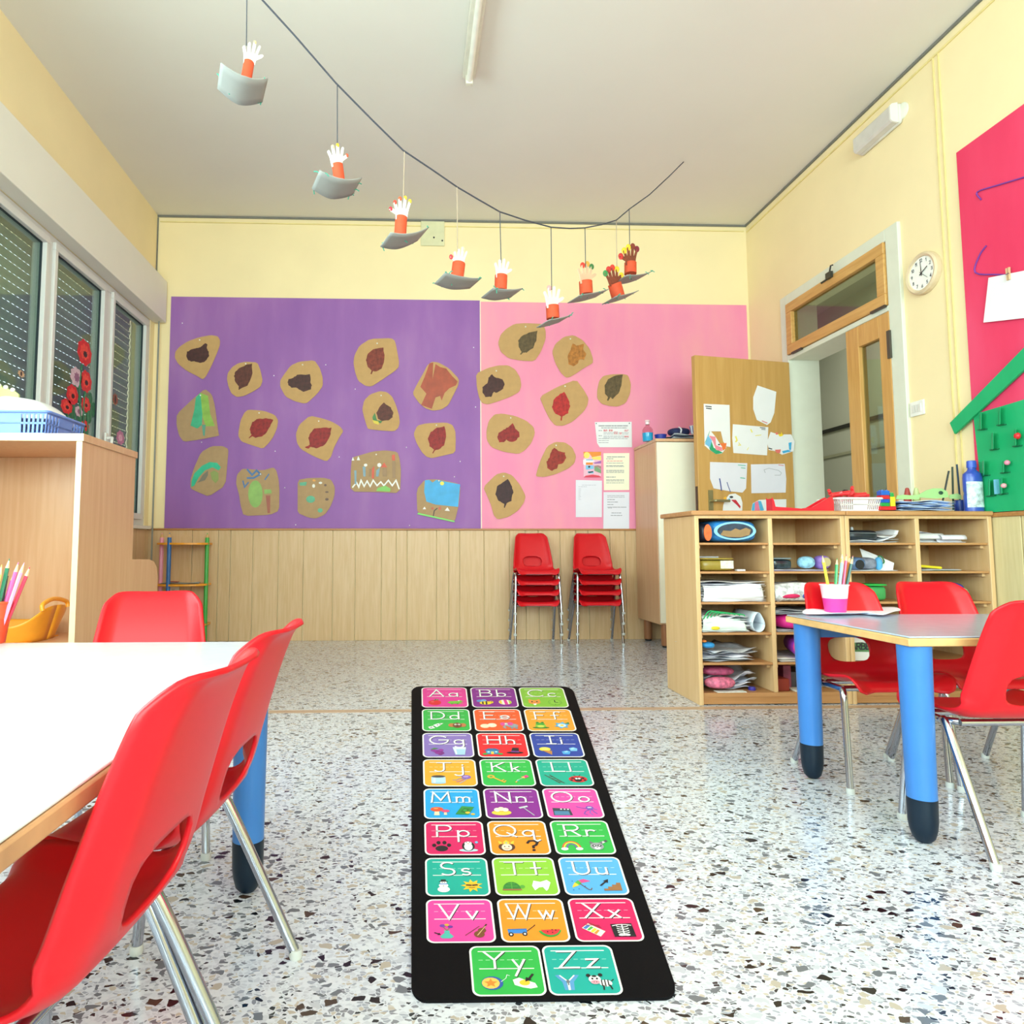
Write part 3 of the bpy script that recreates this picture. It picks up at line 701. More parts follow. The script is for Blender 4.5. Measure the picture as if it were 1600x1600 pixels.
kraft(Z6, [(735,485),(780,490),(850,530),(915,600),(910,640),(880,700),(845,770),(800,800),(740,808),(690,790),(650,755),(608,695),(640,630),(680,560),(705,510)], 'kraft card with a painted red tree at the right of the purple board',
  [('red_paint', [(720,495),(745,490),(740,600),(760,500),(790,520),(830,530),(870,580),(905,615),(895,640),(850,660),(820,690),(800,740),(790,710),(760,720),(735,795),(665,770),(700,695),(660,650),(690,580)], P('a8492f',var=.2))], None)
kraft(Z6, [(640,905),(700,890),(830,885),(870,900),(890,940),(893,1000),(890,1085),(800,1105),(735,1120),(700,1110),(670,1080),(635,1020),(615,960)], 'kraft card with a dark red leaf below the painted red tree',
  [('leaf_print', [(820,910),(830,980),(815,1035),(780,1062),(755,1070),(745,1090),(740,1085),(748,1062),(722,1040),(710,990),(725,950),(770,920)], LR)], (766,902))
kraft(Z6, [(210,1115),(280,1095),(350,1075),(430,1068),(510,1078),(525,1130),(533,1200),(527,1350),(370,1342),(200,1340),(203,1200)], 'square kraft card with a painted village above white waves, lower purple board',
  [('white_paint', st([(215,1310),(240,1280),(255,1310),(270,1265),(290,1305),(310,1270),(330,1305),(350,1265),(375,1300),(400,1275),(420,1300),(450,1265),(475,1300),(500,1265),(520,1320)],9), P('eceae6')),('white_dots', [[(208,1135),(216,1112),(226,1135)],[(242,1133),(252,1105),(264,1133)],arc(390,1165,14,14,0,360,8)[:-1],arc(300,1165,12,10,0,360,8)[:-1]], P('eceae6')),('blue_paint', [[(280,1175),(300,1175),(300,1240),(285,1240)],[(370,1200),(395,1180),(385,1240),(368,1240)],[(225,1200),(240,1200),(240,1290),(228,1290)]], P('7f9cab')),('red_paint', [[(400,1180),(422,1148),(442,1180)],[(472,1100),(492,1095),(494,1135),(475,1135)],[(342,1190),(358,1170),(355,1255),(340,1250)]], P('d3553a')),('brown_paint', [[(410,1185),(440,1185),(440,1240),(412,1240)],[(475,1140),(495,1140),(498,1250),(476,1250)],[(325,1190),(338,1190),(335,1240),(322,1240)]], P('9d7a55')),('green_paint', [(370,1335),(380,1315),(430,1300),(465,1320),(460,1340)], P('7fc05a'))], (370,1095), M_KRAFT2)
kraft(Z6, [(635,1325),(690,1260),(780,1258),(925,1290),(915,1420),(885,1543),(760,1515),(640,1490)], 'kraft card with a bright blue painted sky, lower right corner of the purple board',
  [('blue_paint', [(690,1265),(720,1262),(740,1280),(765,1262),(922,1292),(908,1440),(760,1425),(700,1405),(685,1340)], P('3fa3dc',var=.12)),('yellow_sun', arc(803,1285,14,13,0,360,10)[:-1], P('ecd94c')),('white_tents', [[(675,1455),(688,1438),(698,1455)],[(820,1465),(838,1442),(855,1468)]], P('efe6e2')),('dark_trunk', st([(745,1500),(752,1465),(770,1450)],7), P('4c3a33')),('red_dots', [arc(740,1450,8,8,0,360,8)[:-1],arc(788,1450,9,12,0,360,8)[:-1]], P('c9604a')),('green_edge', [(640,1488),(885,1541),(886,1532),(645,1478)], P('7fd06a'))], (782,1268), M_KRAFT2)
kraft(Z7, [(255,225),(320,220),(435,225),(450,270),(450,320),(420,400),(380,458),(300,455),(220,440),(170,400),(152,345),(170,290),(205,255)], 'kraft card with a mottled brown leaf, topmost card of the pink board',
  [('leaf_print', [(398,268),(390,330),(370,375),(330,405),(310,402),(298,418),(290,412),(302,398),(280,370),(280,330),(300,300),(345,280)], LG)], (325,242))
kraft(Z7, [(565,305),(625,295),(680,325),(725,380),(745,440),(745,470),(690,500),(640,535),(600,558),(575,560),(545,530),(510,470),(490,400),(510,350)], 'kraft card with an orange leaf on the pink board',
  [('leaf_print', [(620,345),(640,360),(690,350),(685,385),(705,410),(690,450),(660,445),(650,475),(625,488),(595,475),(587,430),(605,385)], LO)], (605,318))
kraft(Z7, [(15,535),(90,500),(150,485),(215,483),(260,510),(290,560),(298,610),(285,650),(230,680),(150,710),(90,728),(55,720),(35,690),(20,620)], 'kraft card with a dark heart leaf straddling the purple and pink boards',
  [('leaf_print', [(115,540),(140,560),(180,570),(193,600),(185,630),(145,655),(125,650),(110,680),(75,680),(55,655),(55,620),(85,595),(95,560)], LD)], (142,518))
kraft(Z7, [(640,572),(690,640),(718,690),(712,730),(690,770),(620,835),(560,862),(510,860),(475,820),(440,750),(412,680),(520,620)], 'diamond kraft card with a bright red leaf on the pink board',
  [('leaf_print', [(568,648),(595,700),(603,740),(590,785),(555,803),(552,828),(545,828),(545,803),(510,785),(490,745),(500,700),(530,670)], LX)], (572,614))
kraft(Z7, [(810,550),(860,540),(930,538),(965,545),(983,600),(978,660),(950,720),(900,742),(850,738),(800,725),(772,690),(772,640),(785,580)], 'kraft card with a large olive brown leaf, rightmost card of the pink board',
  [('leaf_print', [(932,540),(925,610),(905,660),(870,695),(855,680),(840,705),(833,702),(840,680),(820,660),(818,610),(840,570),(890,545)], LG)], None)
kraft(Z7, [(130,790),(180,785),(260,800),(330,830),(375,870),(383,910),(360,970),(320,1015),(280,1038),(190,1025),(110,995),(82,950),(80,890),(95,830)], 'kraft card with a crimson heart leaf lying sideways at the left of the pink board',
  [('leaf_print', [(245,845),(260,880),(285,900),(285,930),(260,958),(225,962),(205,948),(190,965),(160,965),(148,930),(155,905),(190,885),(215,870)], LR)], (232,812))
kraft(Z7, [(510,962),(570,965),(615,995),(640,1050),(630,1095),(590,1130),(510,1165),(440,1182),(388,1178),(400,1130),(425,1060),(460,990)], 'pointed kraft card with a rust red heart leaf, lowest right card of the pink board',
  [('leaf_print', [(505,998),(530,1020),(570,1030),(578,1060),(560,1095),(530,1105),(520,1130),(490,1142),(460,1125),(455,1085),(475,1060),(485,1020)], leafmat('92261c'))], (516,984))
kraft(Z7, [(140,1165),(190,1152),(240,1170),(290,1230),(325,1300),(315,1340),(280,1390),(220,1430),(150,1447),(125,1420),(110,1360),(85,1300),(60,1245)], 'kraft card with a near black leaf, lowest card of the pink board',
  [('leaf_print', [(215,1192),(240,1240),(247,1280),(235,1330),(205,1348),(195,1375),(188,1372),(192,1348),(155,1330),(137,1290),(145,1240),(180,1215)], leafmat('3a1d22'))], (188,1177))
for px, py in [(285,505),(428,587),(430,705),(445,762),(462,820),(509,570),(530,714),(655,695),(635,699),(719,721),(710,745),(315,691),(743,636),(740,543),(640,821),(555,608)]:
    q = at(px, py, 1, D-BT)
    o = MB().lathe([(0,.004),(.003,.0035),(.0045,.0015),(.0045,0)], (q.x, q.y-.0002, q.z), 10, axis=(0,-1,0)).build('thumbtack', P('f6f2f2', .3))
    tag(o, 'tiny white thumbtack left in the purple board', 'thumbtack', 'loose white thumbtacks on the purple board')
# notices on the pink board
ZN = lambda p: zpx(p, 880, 640, 8.42)
def notice(out, label, m, lines, cat='notice', nm='notice', extra=()):
    poly = [at(x, y, 1, YP) for x, y in ZN(out)]
    c = sum(poly, Vector())/len(poly); c.z = min(p.z for p in poly)
    t = thing(nm, label, cat, c, 'notices on the pink board')
    MB().prism(poly, (0,-.0012,0)).build('sheet', m, t, w=True, smooth=False)
    for i, (n_, polys, mm) in enumerate(list(lines)+list(extra)):
        if isinstance(polys[0], tuple): polys = [polys]
        bb = MB()
        for p_ in polys: bb.prism([at(x, y, 1, YP-.0014-.0003*i) for x, y in ZN(p_)], (0,-.0003,0))
        bb.build(n_, mm, t, w=True, smooth=False)
def rows(x0, x1, ys, h, seed=1, dash=30):
    rr = random.Random(seed); out = []
    for y in ys:
        x = x0
        while x < x1-8:
            e = min(x+rr.uniform(.5, 1.5)*dash, x1); out += [[(x, y), (e, y), (e, y+h), (x, y+h)]]; x = e+5
    return out
notice([(415,165),(900,160),(905,495),(480,495),(445,440)], 'landscape printed timetable sheet highest among the notices on the pink board', M_PAPER,
  [('printed_lines', rows(465,850,[207],13,2,55)+rows(500,840,[236],10,3,40)+rows(465,510,[272,340],9,4)+rows(465,600,[378,405,432],6,5)+rows(530,860,[300,318,345,362,380],6,6,40), M_INK),
   ('red_print', rows(530,580,[262,275],12,7)+rows(600,650,[262,275],12,8)+rows(668,715,[290,310],12,9)+rows(740,775,[300,315],10,10)+rows(805,860,[265,278,345,355],9,11), M_INKR),
   ('pins', [arc(436,182,7,8,0,360,8)[:-1], arc(870,180,7,8,0,360,8)[:-1]], M_INKD)])
notice([(265,555),(498,555),(498,890),(268,890)], 'small bright picture card with an orange sky on the pink board', P('f3b9cf'),
  [('orange_sky', [(265,555),(498,555),(498,605),(380,625),(340,570),(270,640)], P('f0902f')),('yellow_shapes', [arc(310,600,40,42,0,360,12)[:-1],[(370,625),(498,612),(498,665),(390,655)],[(298,680),(390,680),(390,720),(298,720)]], P('f3dc6a')),('white_shape', [(262,660),(300,650),(390,665),(420,680),(390,690),(290,730),(262,720)], P('f6f3f4')),('orange_band', [(298,695),(388,695),(388,725),(298,725)], P('ee8a33')),('purple_hill', [(395,700),(498,672),(498,708),(420,712)], P('a467b4')),('blue_shape', [[(295,735),(400,735),(402,780),(300,790)],[(325,810),(400,810),(400,840),(325,838)],[(300,655),(390,655),(390,668),(300,668)]], P('7fc1e6')),('dark_shapes', [arc(342,752,14,14,0,360,10)[:-1],[(322,820),(398,808),(390,825),(340,836)]], P('1e1c22')),('green_hill', [(410,765),(440,750),(498,790),(498,840),(410,805)], P('7da37a')),('rust_hill', [(408,740),(460,732),(498,745),(498,785),(445,752),(410,765)], P('a8837c')),('red_base', [(268,890),(300,868),(390,855),(470,868),(498,885),(498,890)], P('e13c56'))], 'picture card', 'picture_card')
notice([(530,575),(870,572),(868,1058),(535,1062)], 'cream printed sheet under the timetable on the pink board', M_PAPERY,
  [('printed_lines', rows(575,810,[617],11,12,60)+rows(565,660,[643],9,13)+rows(565,800,[700,733,745,795,808,825,920,935,960],8,14,40)+rows(565,690,[882],11,15), M_INK),('red_print', rows(575,780,[672],9,16,40), M_INKR)])
notice([(165,925),(510,935),(508,1415),(165,1415)], 'pale sheet with a short printed list under the picture card', M_PAPERL,
  [('printed_lines', rows(245,430,[990],7,17)+rows(200,310,[1012],7,18)+rows(200,235,[1040,1060,1080,1100,1120,1140,1160,1180],7,19), P('c3c0cf'))])
notice([(530,1085),(870,1085),(868,1572),(527,1572)], 'white printed sheet lowest among the notices on the pink board', M_PAPERL,
  [('printed_lines', rows(580,810,[1130,1150],6,20,40)+rows(580,680,[1180],9,21)+rows(580,730,[1212],9,22)+rows(580,660,[1245],9,23)+rows(580,840,[1280],8,24,50)+rows(590,640,[1293],6,25)+rows(635,770,[1355],9,26)+rows(625,780,[1388],9,27), M_INK)])
# green house cut-out on the crimson board
RX = XR-.0125
hp = lambda px, py, off=0: at(px, py, 0, RX-off)
root = thing('house_cutout', 'green house-shaped pocket board with a slanted roof beam on the crimson board', 'wall decoration', (RX, 2.8, WH+.035))
zt1 = hp(1523, 648); 
poly = [(RX, zt1.y, zt1.z), (RX, hp(1540,799).y, WH+.033), (RX, 1.9, WH+.033), (RX, 1.9, hp(1600,625).z+.12), tuple(hp(1600,625))]
MB().prism(poly, (-.008,0,0)).build('wall_panel', M_GREEN, root, w=True, smooth=False)
a0, a1, b0, b1 = hp(1487.5,661,.008), hp(1495,678,.008), hp(1600,547,.008), hp(1600,581,.008)
ext = lambda p, q, t: p+(q-p)*t
poly = [a0, a1, ext(a1, b1, 1.9), ext(a0, b0, 1.9)]
MB().prism(poly, (-.012,0,0)).build('roof_beam', M_GREEN, root, w=True, smooth=False)
Z4 = lambda x, y: (1180+x/3.333, 340+y/3.333)
flap = P('2bb57a'); 
for (x, y0, y1) in [(1203,1012,1100),(1302,985,1076),(1266,1117,1204),(1385,1097,1186),(1218,1262,1340),(1322,1262,1325),(1248,1362,1446),(1312,1350,1436)]:
    bb = MB()
    p = [hp(*Z4(x+dx, yy), .008) for dx, yy in ((-34, y0+8), (8, y0), (8, y1), (-34, y1+6))]
    ns = [Vector((0,0,0)), Vector((-.03,0,0)), Vector((-.03,0,0)), Vector((0,0,0))]
    q4 = [a+n for a, n in zip(p, ns)]
    bb.prism(q4, (-.002,0,0)); bb.build('pocket_flap', flap, root, w=True, smooth=False)
    bb = MB(); bb.obox((p[2]+p[3])/2-Vector((.006,0,0)), (p[2]-p[3])/2, (.006,0,0), (0,0,.0025)); bb.build('pocket_slit', P('0d6a44'), root, w=True, smooth=False)
for (x, y, r, c) in [(1365,1137,17,'d8252c'),(1312,1276,13,'e88aa4'),(1294,1396,13,'eba0a8')]:
    q = hp(*Z4(x, y), .03); s_ = r/3.333*2.95/1050
    MB().sell(q, .012, s_, s_*1.05, 2, 14, 8).build('round_counter', P(c, .35), root, w=True)
q = hp(*Z4(1253,1402), .02); MB().box(q.x-.004, q.x+.012, q.y-.006, q.y+.006, q.z-.034, q.z+.034).build('strip_counter', P('7fc4e6'), root, w=True)
# strings, paper and peg on the crimson board
def wallpts(l, off=.004): return [at(x, y, 0, XR-.012-off) for x, y in l]
o = MB().tube(crom(wallpts([(1533,312),(1527,300),(1560,289),(1600,277),(1660,258)]),4), .0035, 8).build('wall_string', M_STRP); tag(o, 'upper purple string stapled to the crimson board', 'string', 'purple strings on the crimson board')
o = MB().tube(crom(wallpts([(1541,384),(1530,400),(1524,426),(1560,429),(1600,430),(1660,427)]),4), .0035, 8).build('wall_string', M_STRP); tag(o, 'lower purple string holding the pegged white sheet', 'string', 'purple strings on the crimson board')
pp = [at(x, y, 0, XR-.022) for x, y in ((1545,434),(1600,423),(1660,409),(1660,490),(1600,497),(1537,504))]
o = MB().prism(pp, (-.0015,0,0)).build('hanging_sheet', M_PAPER, smooth=False); tag(o, 'white sheet pegged to the string on the crimson board', 'paper')
q = at(1576, 428, 0, XR-.026); t = thing('clothes_peg', 'small wooden clothes peg holding the white sheet', 'peg', q)
for s_ in (-1, 1): MB().obox(q+Vector((-.002, s_*.005, 0)), (.004,0,0), (0,.003,0), (0,.001*s_,.028)).build('peg_half', P('d9b58c'), t, w=True)
MB().tube([q+Vector((-.006,-.008,0)), q+Vector((-.006,.008,0))], .003, 8).build('spring', M_CHROME, t, w=True)

# wall fittings ---------------------------------------------------------
# clock
ccx = at(1447, 427, 0, XR); t = thing('wall_clock', 'round cream wall clock beside the doorway', 'clock', (XR, ccx.y, ccx.z))
def cl(r, a, off):  # a in degrees clockwise from 12; image right is -y
    return Vector((XR-off, ccx.y-r*math.sin(R(a)), ccx.z+r*math.cos(R(a))))
rr_ = .112
MB().lathe([(rr_*.98,0),(rr_,.01),(rr_*.98,.026),(rr_*.9,.034),(rr_*.8,.03),(rr_*.78,.022)], (XR-.001, ccx.y, ccx.z), 40, axis=(-1,0,0)).build('case', P('dcc4a2', .4), t, w=True)
MB().lathe([(0,.024),(rr_*.78,.024),(rr_*.78,.018),(0,.018)], (XR, ccx.y, ccx.z), 40, axis=(-1,0,0)).build('dial', P('faf7f0', .4), t, w=True)
bb = MB()
for h in range(1, 13):
    polys, wd = text_polys(str(h), .016, .0028, .25); c = cl(rr_*.62, h*30, .025)
    for p_ in polys: bb.prism([(c.x, c.y-(x-wd/2), c.z+y-.008) for x, y in p_], (-.0006,0,0))
bb.build('numerals', P('5a5a60'), t, w=True, smooth=False)
for nm, a, l, w_ in (('hour_hand', 62, .048, .006), ('minute_hand', 357, .062, .0045), ('second_hand', 133, .055, .0022)):
    e = cl(l, a, .027); s0 = cl(-.014, a, .027); dv = (e-s0); nv = Vector((0, -dv.z, dv.y)).normalized()*w_/2
    MB().prism([s0+nv, s0-nv, e-nv*.6, e+nv*.6], (-.001,0,0)).build(nm, P('2b2b30'), t, w=True, smooth=False)
# emergency lamp
a = at(1371, 204, 0, XR-.03); t = thing('emergency_light', 'white emergency light high on the right wall', 'lamp', (XR, a.y, a.z-.06))
MB().box(XR-.03, XR-.001, a.y-.165, a.y+.165, a.z-.058, a.z+.058).build('base', P('dcd8d0'), t, w=True, bev=.012)
MB().prism([(XR-.03, a.y-.15, a.z+k_) if False else (XR-.03-d_, a.y-.155, a.z+k_) for d_, k_ in ((0,-.056),(.03,-.050),(.042,-.038),(.042,.038),(.03,.050),(0,.056))], (0,.31,0)).build('diffuser', P('d2cbc4', .25), t, w=True, smooth=False, bev=.003)
MB().prism([(XR-.03-d_, a.y-.1655, a.z+k_) for d_, k_ in ((0,-.058),(.032,-.052),(.045,-.040),(.045,.040),(.032,.052),(0,.058))], (0,.010,0)).build('end_cap', P('e6e2dc'), t, w=True, smooth=False)
a = at(1411, 174, 0, XR); o = MB().lathe([(.045,0),(.045,.008),(.03,.013),(0,.014)], (XR-.001, a.y, a.z), 24, axis=(-1,0,0)).build('junction_cover', P('ece8d8')); tag(o, 'round white cover plate beside the emergency light', 'cover')
a = at(1435, 638, 0, XR); t = thing('wall_switch', 'white switch plate on the right wall below the clock', 'switch', (XR, a.y, a.z-.04))
MB().box(XR-.01, XR-.001, a.y-.05, a.y+.05, a.z-.04, a.z+.04).build('plate', P('f4f1ea', .35), t, w=True, bev=.003)
for s_ in (-1,0,1): MB().box(XR-.014, XR-.009, a.y+s_*.022-.009, a.y+s_*.022+.009, a.z-.02, a.z+.02).build('rocker', P('e4e0d8', .35), t, w=True)
# grey hatch on the back wall
a = at(676, 365, 1, D); t = thing('wall_hatch', 'flat grey green cover plate high on the back wall', 'cover', (a.x, D-.004, a.z-.11))
MB().box(a.x-.095, a.x+.095, D-.012, D-.0005, a.z-.105, a.z+.1).build('plate', P('dbd5ae', .6), t, w=True, bev=.002)
for (x, y) in ((678,371),(691,376)):
    q = at(x, y, 1, D-.012); MB().sell(q, .007, .003, .008, 2, 8, 6).build('screw', P('2b2a26'), t, w=True)
a = at(271, 925, 1, D-.015); t = thing('wall_socket', 'white socket plate low on the back wainscot behind the corner shelf', 'socket', (a.x, D-.015, a.z-.04))
MB().box(a.x-.045, a.x+.045, D-.024, D-.0145, a.z-.04, a.z+.04).build('plate', P('ece8dc'), t, w=True, bev=.003)
MB().box(a.x-.01, a.x+.01, D-.027, D-.0235, a.z-.022, a.z+.022).build('rocker', P('cfcabb'), t, w=True)
# ceiling batten
t = thing('ceiling_lamp', 'long white fluorescent batten on the ceiling', 'lamp', (.31, 2.6, CE))
yb0, yb1 = 1.9, at(736, 128, 2, CE-.06).y
MB().box(.275, .345, yb0, yb1, CE-.045, CE-.001).build('housing', P('e8e2d2', .4), t, w=True, bev=.004)
MB().tube([(.31, yb0+.03, CE-.07), (.31, yb1-.03, CE-.07)], .017, 14).build('tube', P('f3efe2', .25), t, w=True)
for yy in (yb0+.02, yb1-.02): MB().box(.29, .33, yy-.015, yy+.015, CE-.092, CE-.044).build('end_holder', P('e0dac8', .4), t, w=True, bev=.004)

# ================================================================== CHAIRS
def shell_mesh():
    prof = [(-.150,.288),(-.147,.303),(-.125,.314),(-.05,.304),(.015,.302),(.054,.316),(.078,.352),(.098,.42),(.122,.50),(.140,.550),(.154,.577),(.172,.590)]
    cr = crom([Vector((0, y, z)) for y, z in prof], 10)
    sl = [0]
    for a, c in zip(cr[:-1], cr[1:]): sl.append(sl[-1]+(c-a).length)
    Lt = sl[-1]
    def pt(s):
        s = min(max(s, 0), Lt)
        for i in range(len(sl)-1):
            if sl[i+1] >= s:
                t = (s-sl[i])/(sl[i+1]-sl[i]+1e-12); tg = (cr[min(i+2, len(cr)-1)]-cr[max(i-1, 0)]).normalized()
                return cr[i].lerp(cr[i+1], t), tg
        return cr[-1], (cr[-1]-cr[-2]).normalized()
    sb = min((abs(cr[i].z-.330)+(cr[i].y < 0)*9, sl[i]) for i in range(len(cr)))[1]   # bend
    def hw(s):
        t = s/Lt; tb = sb/Lt
        w = .152+.010*min(1, t/(tb*.5)) if t < tb*.5 else (.162-.014*(t-tb*.5)/(tb*.5) if t < tb else .148-.036*((t-tb)/(1-tb))**1.2)
        r = .065; d = min(s, Lt-s)
        if Lt-s < r: w = w-r+math.sqrt(max(0, r*r-(r-(Lt-s))**2))
        elif s < .03: w = w-.03+math.sqrt(max(0, .03**2-(.03-s)**2))
        return w
    NU, NV = 30, 64
    ss = []
    for j in range(NV+1):
        t = j/NV; ss.append(Lt*(t-.055*math.sin(2*PI*t)*1.0))
    # hole
    hs = sorted((abs(cr[i].z-.378)+(cr[i].y < .05)*9, sl[i]) for i in range(len(cr)))[0][1]
    ha, hb, he = .070, .040, 3.0
    V = []; inside = []
    for j in range(NV+1):
        s = ss[j]; w = hw(s)
        for i in range(NU+1):
            u = -1+2*i/NU; x = u*w; s2 = s; ins = False
            d = (abs(x/ha)**he+abs((s-hs)/hb)**he)**(1/he)
            if d < 1:
                ins = d < .999
            V.append([x, s2, u, d]); inside.append(ins)
    faces = []
    for j in range(NV):
        for i in range(NU):
            q = [j*(NU+1)+i, j*(NU+1)+i+1, (j+1)*(NU+1)+i+1, (j+1)*(NU+1)+i]
            if all(inside[k] for k in q): continue
            faces.append(q)
    used = set(k for f in faces for k in f)
    for k in used:
        x, s, u, d = V[k]
        if inside[k] or (d < 1.12 and any(inside[kk] for kk in (k-1, k+1, k-NU-1, k+NU+1) if 0 <= kk < len(V)) and False):
            V[k][0] = x/d; V[k][1] = hs+(s-hs)/d
    m = MB(); mp = {}
    pts = []
    for k in sorted(used):
        x, s, u, d = V[k]; p, tg = pt(s); nr = Vector((0, -tg.z, tg.y))
        w = max(hw(s), .02); uu = abs(x)/.15
        e_ = max(0, (abs(u)-.70)/.30)**1.35; k_ = min(1, (Lt-s)/.05)
        if s < sb: c = .006*uu**2+.014*e_
        else: c = .012*uu**2.2+.020*e_*k_*min(1, (s-sb)/.05+.6)
        q = p+nr*c; mp[k] = len(pts); pts.append(Vector((x, q.y, q.z)))
    m.add(pts, [[mp[k] for k in f] for f in faces])
    return m
def make_chair(label, group=None):
    t = thing('school_chair', label, 'chair', (0,0,0), group)
    o = shell_mesh().build('seat_shell', M_RED, t, ang=60); md = o.modifiers.new('thickness', 'SOLIDIFY'); md.thickness = .006; md.offset = -1
    r = .0095
    for s_ in (-1, 1):
        fl = crom([(s_*.168,-.140,.006), (s_*.160,-.120,.20), (s_*.157,-.112,.272), (s_*.152,-.098,.289)], 6)
        lg = MB().tube(fl, r, 12).build('leg', M_CHROME, t)
        rl = [(s_*.166,.142,.006), (s_*.155,.02,.262), (s_*.151,-.008,.287)]
        lg2 = MB().tube(crom(rl, 6), r, 12).build('leg', M_CHROME, t)
        MB().lathe([(0,0),(.0105,0),(.012,.004),(.0115,.016),(0,.016)], (s_*.168,-.140,0), 14).build('foot_glide', M_GLIDE, lg, w=True)
        MB().lathe([(0,0),(.0105,0),(.012,.004),(.0115,.016),(0,.016)], (s_*.166,.142,0), 14).build('foot_glide', M_GLIDE, lg2, w=True)
    f = MB()
    for s_ in (-1, 1): f.tube([(s_*.152,-.098,.289), (s_*.150,-.04,.289), (s_*.151,-.008,.287), (s_*.13,.02,.289)], .009, 10)
    f.tube([(-.152,-.085,.287), (.152,-.085,.287)], .0085, 10); f.tube([(-.13,.02,.287), (.13,.02,.287)], .0085, 10)
    f.build('frame', M_CHROME, t)
    return t
G1 = 'red chairs at the two tables'; G2 = 'red chairs stacked by the back wall'
ch = make_chair('red plastic chair behind the pencil cup at the far side of the grey table', G1)
ch.location = (1.435, 2.10, 0); ch.rotation_euler = (0,0,R(1))
dup(ch, (1.77, 2.13, 0), R(-2), 'red plastic chair second along the far side of the blue-legged table, facing the camera')
dup(ch, (1.455, 1.636, 0), R(180), 'red plastic chair on the near side of the blue-legged table, cut by the right edge')
dup(ch, (-.352, 1.075, 0), R(-94), 'red plastic chair beside the blue leg at the right side of the white table')
dup(ch, (-.352, .75, 0), R(-94.5), 'large red plastic chair nearest the camera at the side of the white table')
dup(ch, (-.66, 1.71, 0), R(12), 'pinkish red chair facing the camera across the far end of the white table')
names = ['lowest', 'second', 'third', 'top']
for (sx, sy, nm) in ((.913, 5.005, 'left'), (1.368, 5.02, 'right')):
    for k in range(4):
        dup(ch, (sx, sy-.006*k, .0755*k), R(0), 'red chair, %s of the %s stack against the back wall' % (names[k], nm), G2)

# ================================================================== TABLES
def make_table(label, x0, x1, y0, y1, h, legs, m_top, m_edge, rails, lr=.035):
    t = thing('school_table', label, 'table', ((x0+x1)/2, (y0+y1)/2, 0))
    th = .024
    MB().box(x0+.003, x1-.003, y0+.003, y1-.003, h-.004, h).build('tabletop', m_top, t, w=True, bev=.0015)
    MB().box(x0, x1, y0, y1, h-th, h-.0045).build('edge_band', m_edge, t, w=True, bev=.003)
    for (lx, ly) in legs:
        l = MB().lathe([(lr*.92,.105),(lr*.94,.2),(lr*1.06,h-th-.001)], (lx, ly, 0), 32).build('leg', M_BLUE, t, w=True)
        c = .030
        MB().lathe([(0,0),(c*.5,.002),(c*.8,.012),(c*.98,.032),(c*1.05,.05),(lr*.93,.105)], (lx, ly, 0), 32).build('foot_cap', M_NAVY, l, w=True)
    for r in rails: MB().box(*r, h-th-.042, h-th-.001).build('rail', M_BLUE, t, w=True, bev=.003)
    return t
lx, ly = -.338, 1.462
TL = .50
make_table('white-topped children\'s table with a worn wooden edge at the left', -1.12, -.293, .16, 1.535, TL, [(lx, ly), (lx, .22), (-1.07, ly), (-1.07, .22)], M_LAM, M_EDGEW,
           [(-1.04, -.37, 1.45, 1.475), (-1.04, -.37, .208, .233)])
TR = .495
make_table('grey-topped children\'s table on blue tube legs at the right', 1.197, 2.35, 1.598, 2.135, TR, [(1.240, 1.640), (1.240, 2.092), (2.3, 1.64), (2.3, 2.092)], M_LAMB, M_EDGE,
           [(1.275, 2.265, 2.08, 2.105)])

# ================================================================== RUG
HF = [0.246151, 0.000169, 0.043, -0.001938, -0.147454, 3.472, 0.002342, 0.103983]
def rug(u, v, z):
    w_ = HF[6]*u+HF[7]*v+1
    return Vector(((HF[0]*u+HF[1]*v+HF[2])/w_, (HF[3]*u+HF[4]*v+HF[5])/w_, z))
def rrect(x0, y0, x1, y1, rx, ry, n=6):
    return arc(x1-rx, y1-ry, rx, ry, 0, 90, n)+arc(x0+rx, y1-ry, rx, ry, 90, 180, n)+arc(x0+rx, y0+ry, rx, ry, 180, 270, n)+arc(x1-rx, y0+ry, rx, ry, 270, 360, n)
RT = .005
c0 = rug(1.5, 4.5, 0)
RUG = thing('alphabet_rug', 'long black alphabet play rug with coloured letter tiles on the floor', 'rug', c0)
M_RUGK = mat('black rug pile', '0e0c0f', .9, var=.15, scale=200, spec=.12)
o = MB().prism([rug(u, v, .0004) for u, v in rrect(-.168, -.02, 3.16, 9.02, .2, .28, 8)], (0,0,RT-.0004)).build('mat', M_RUGK, RUG, w=True, smooth=False)
K = '1c1a1c'; Wt = 'f6f5f4'
def el(cx, cy, rx, ry, c, n=14): return ('p', arc(cx, cy, rx, ry, 0, 360, n)[:-1], c)
def pg(c, *p): return ('p', list(p), c)
def ln(c, w, *p): return ('l', list(p), c, w)
def star(cx, cy, r0, r1, n): return [(cx+(r1 if i % 2 else r0)*math.cos(PI*i/n+.3), cy+(r1 if i % 2 else r0)*math.sin(PI*i/n+.3)) for i in range(2*n)]
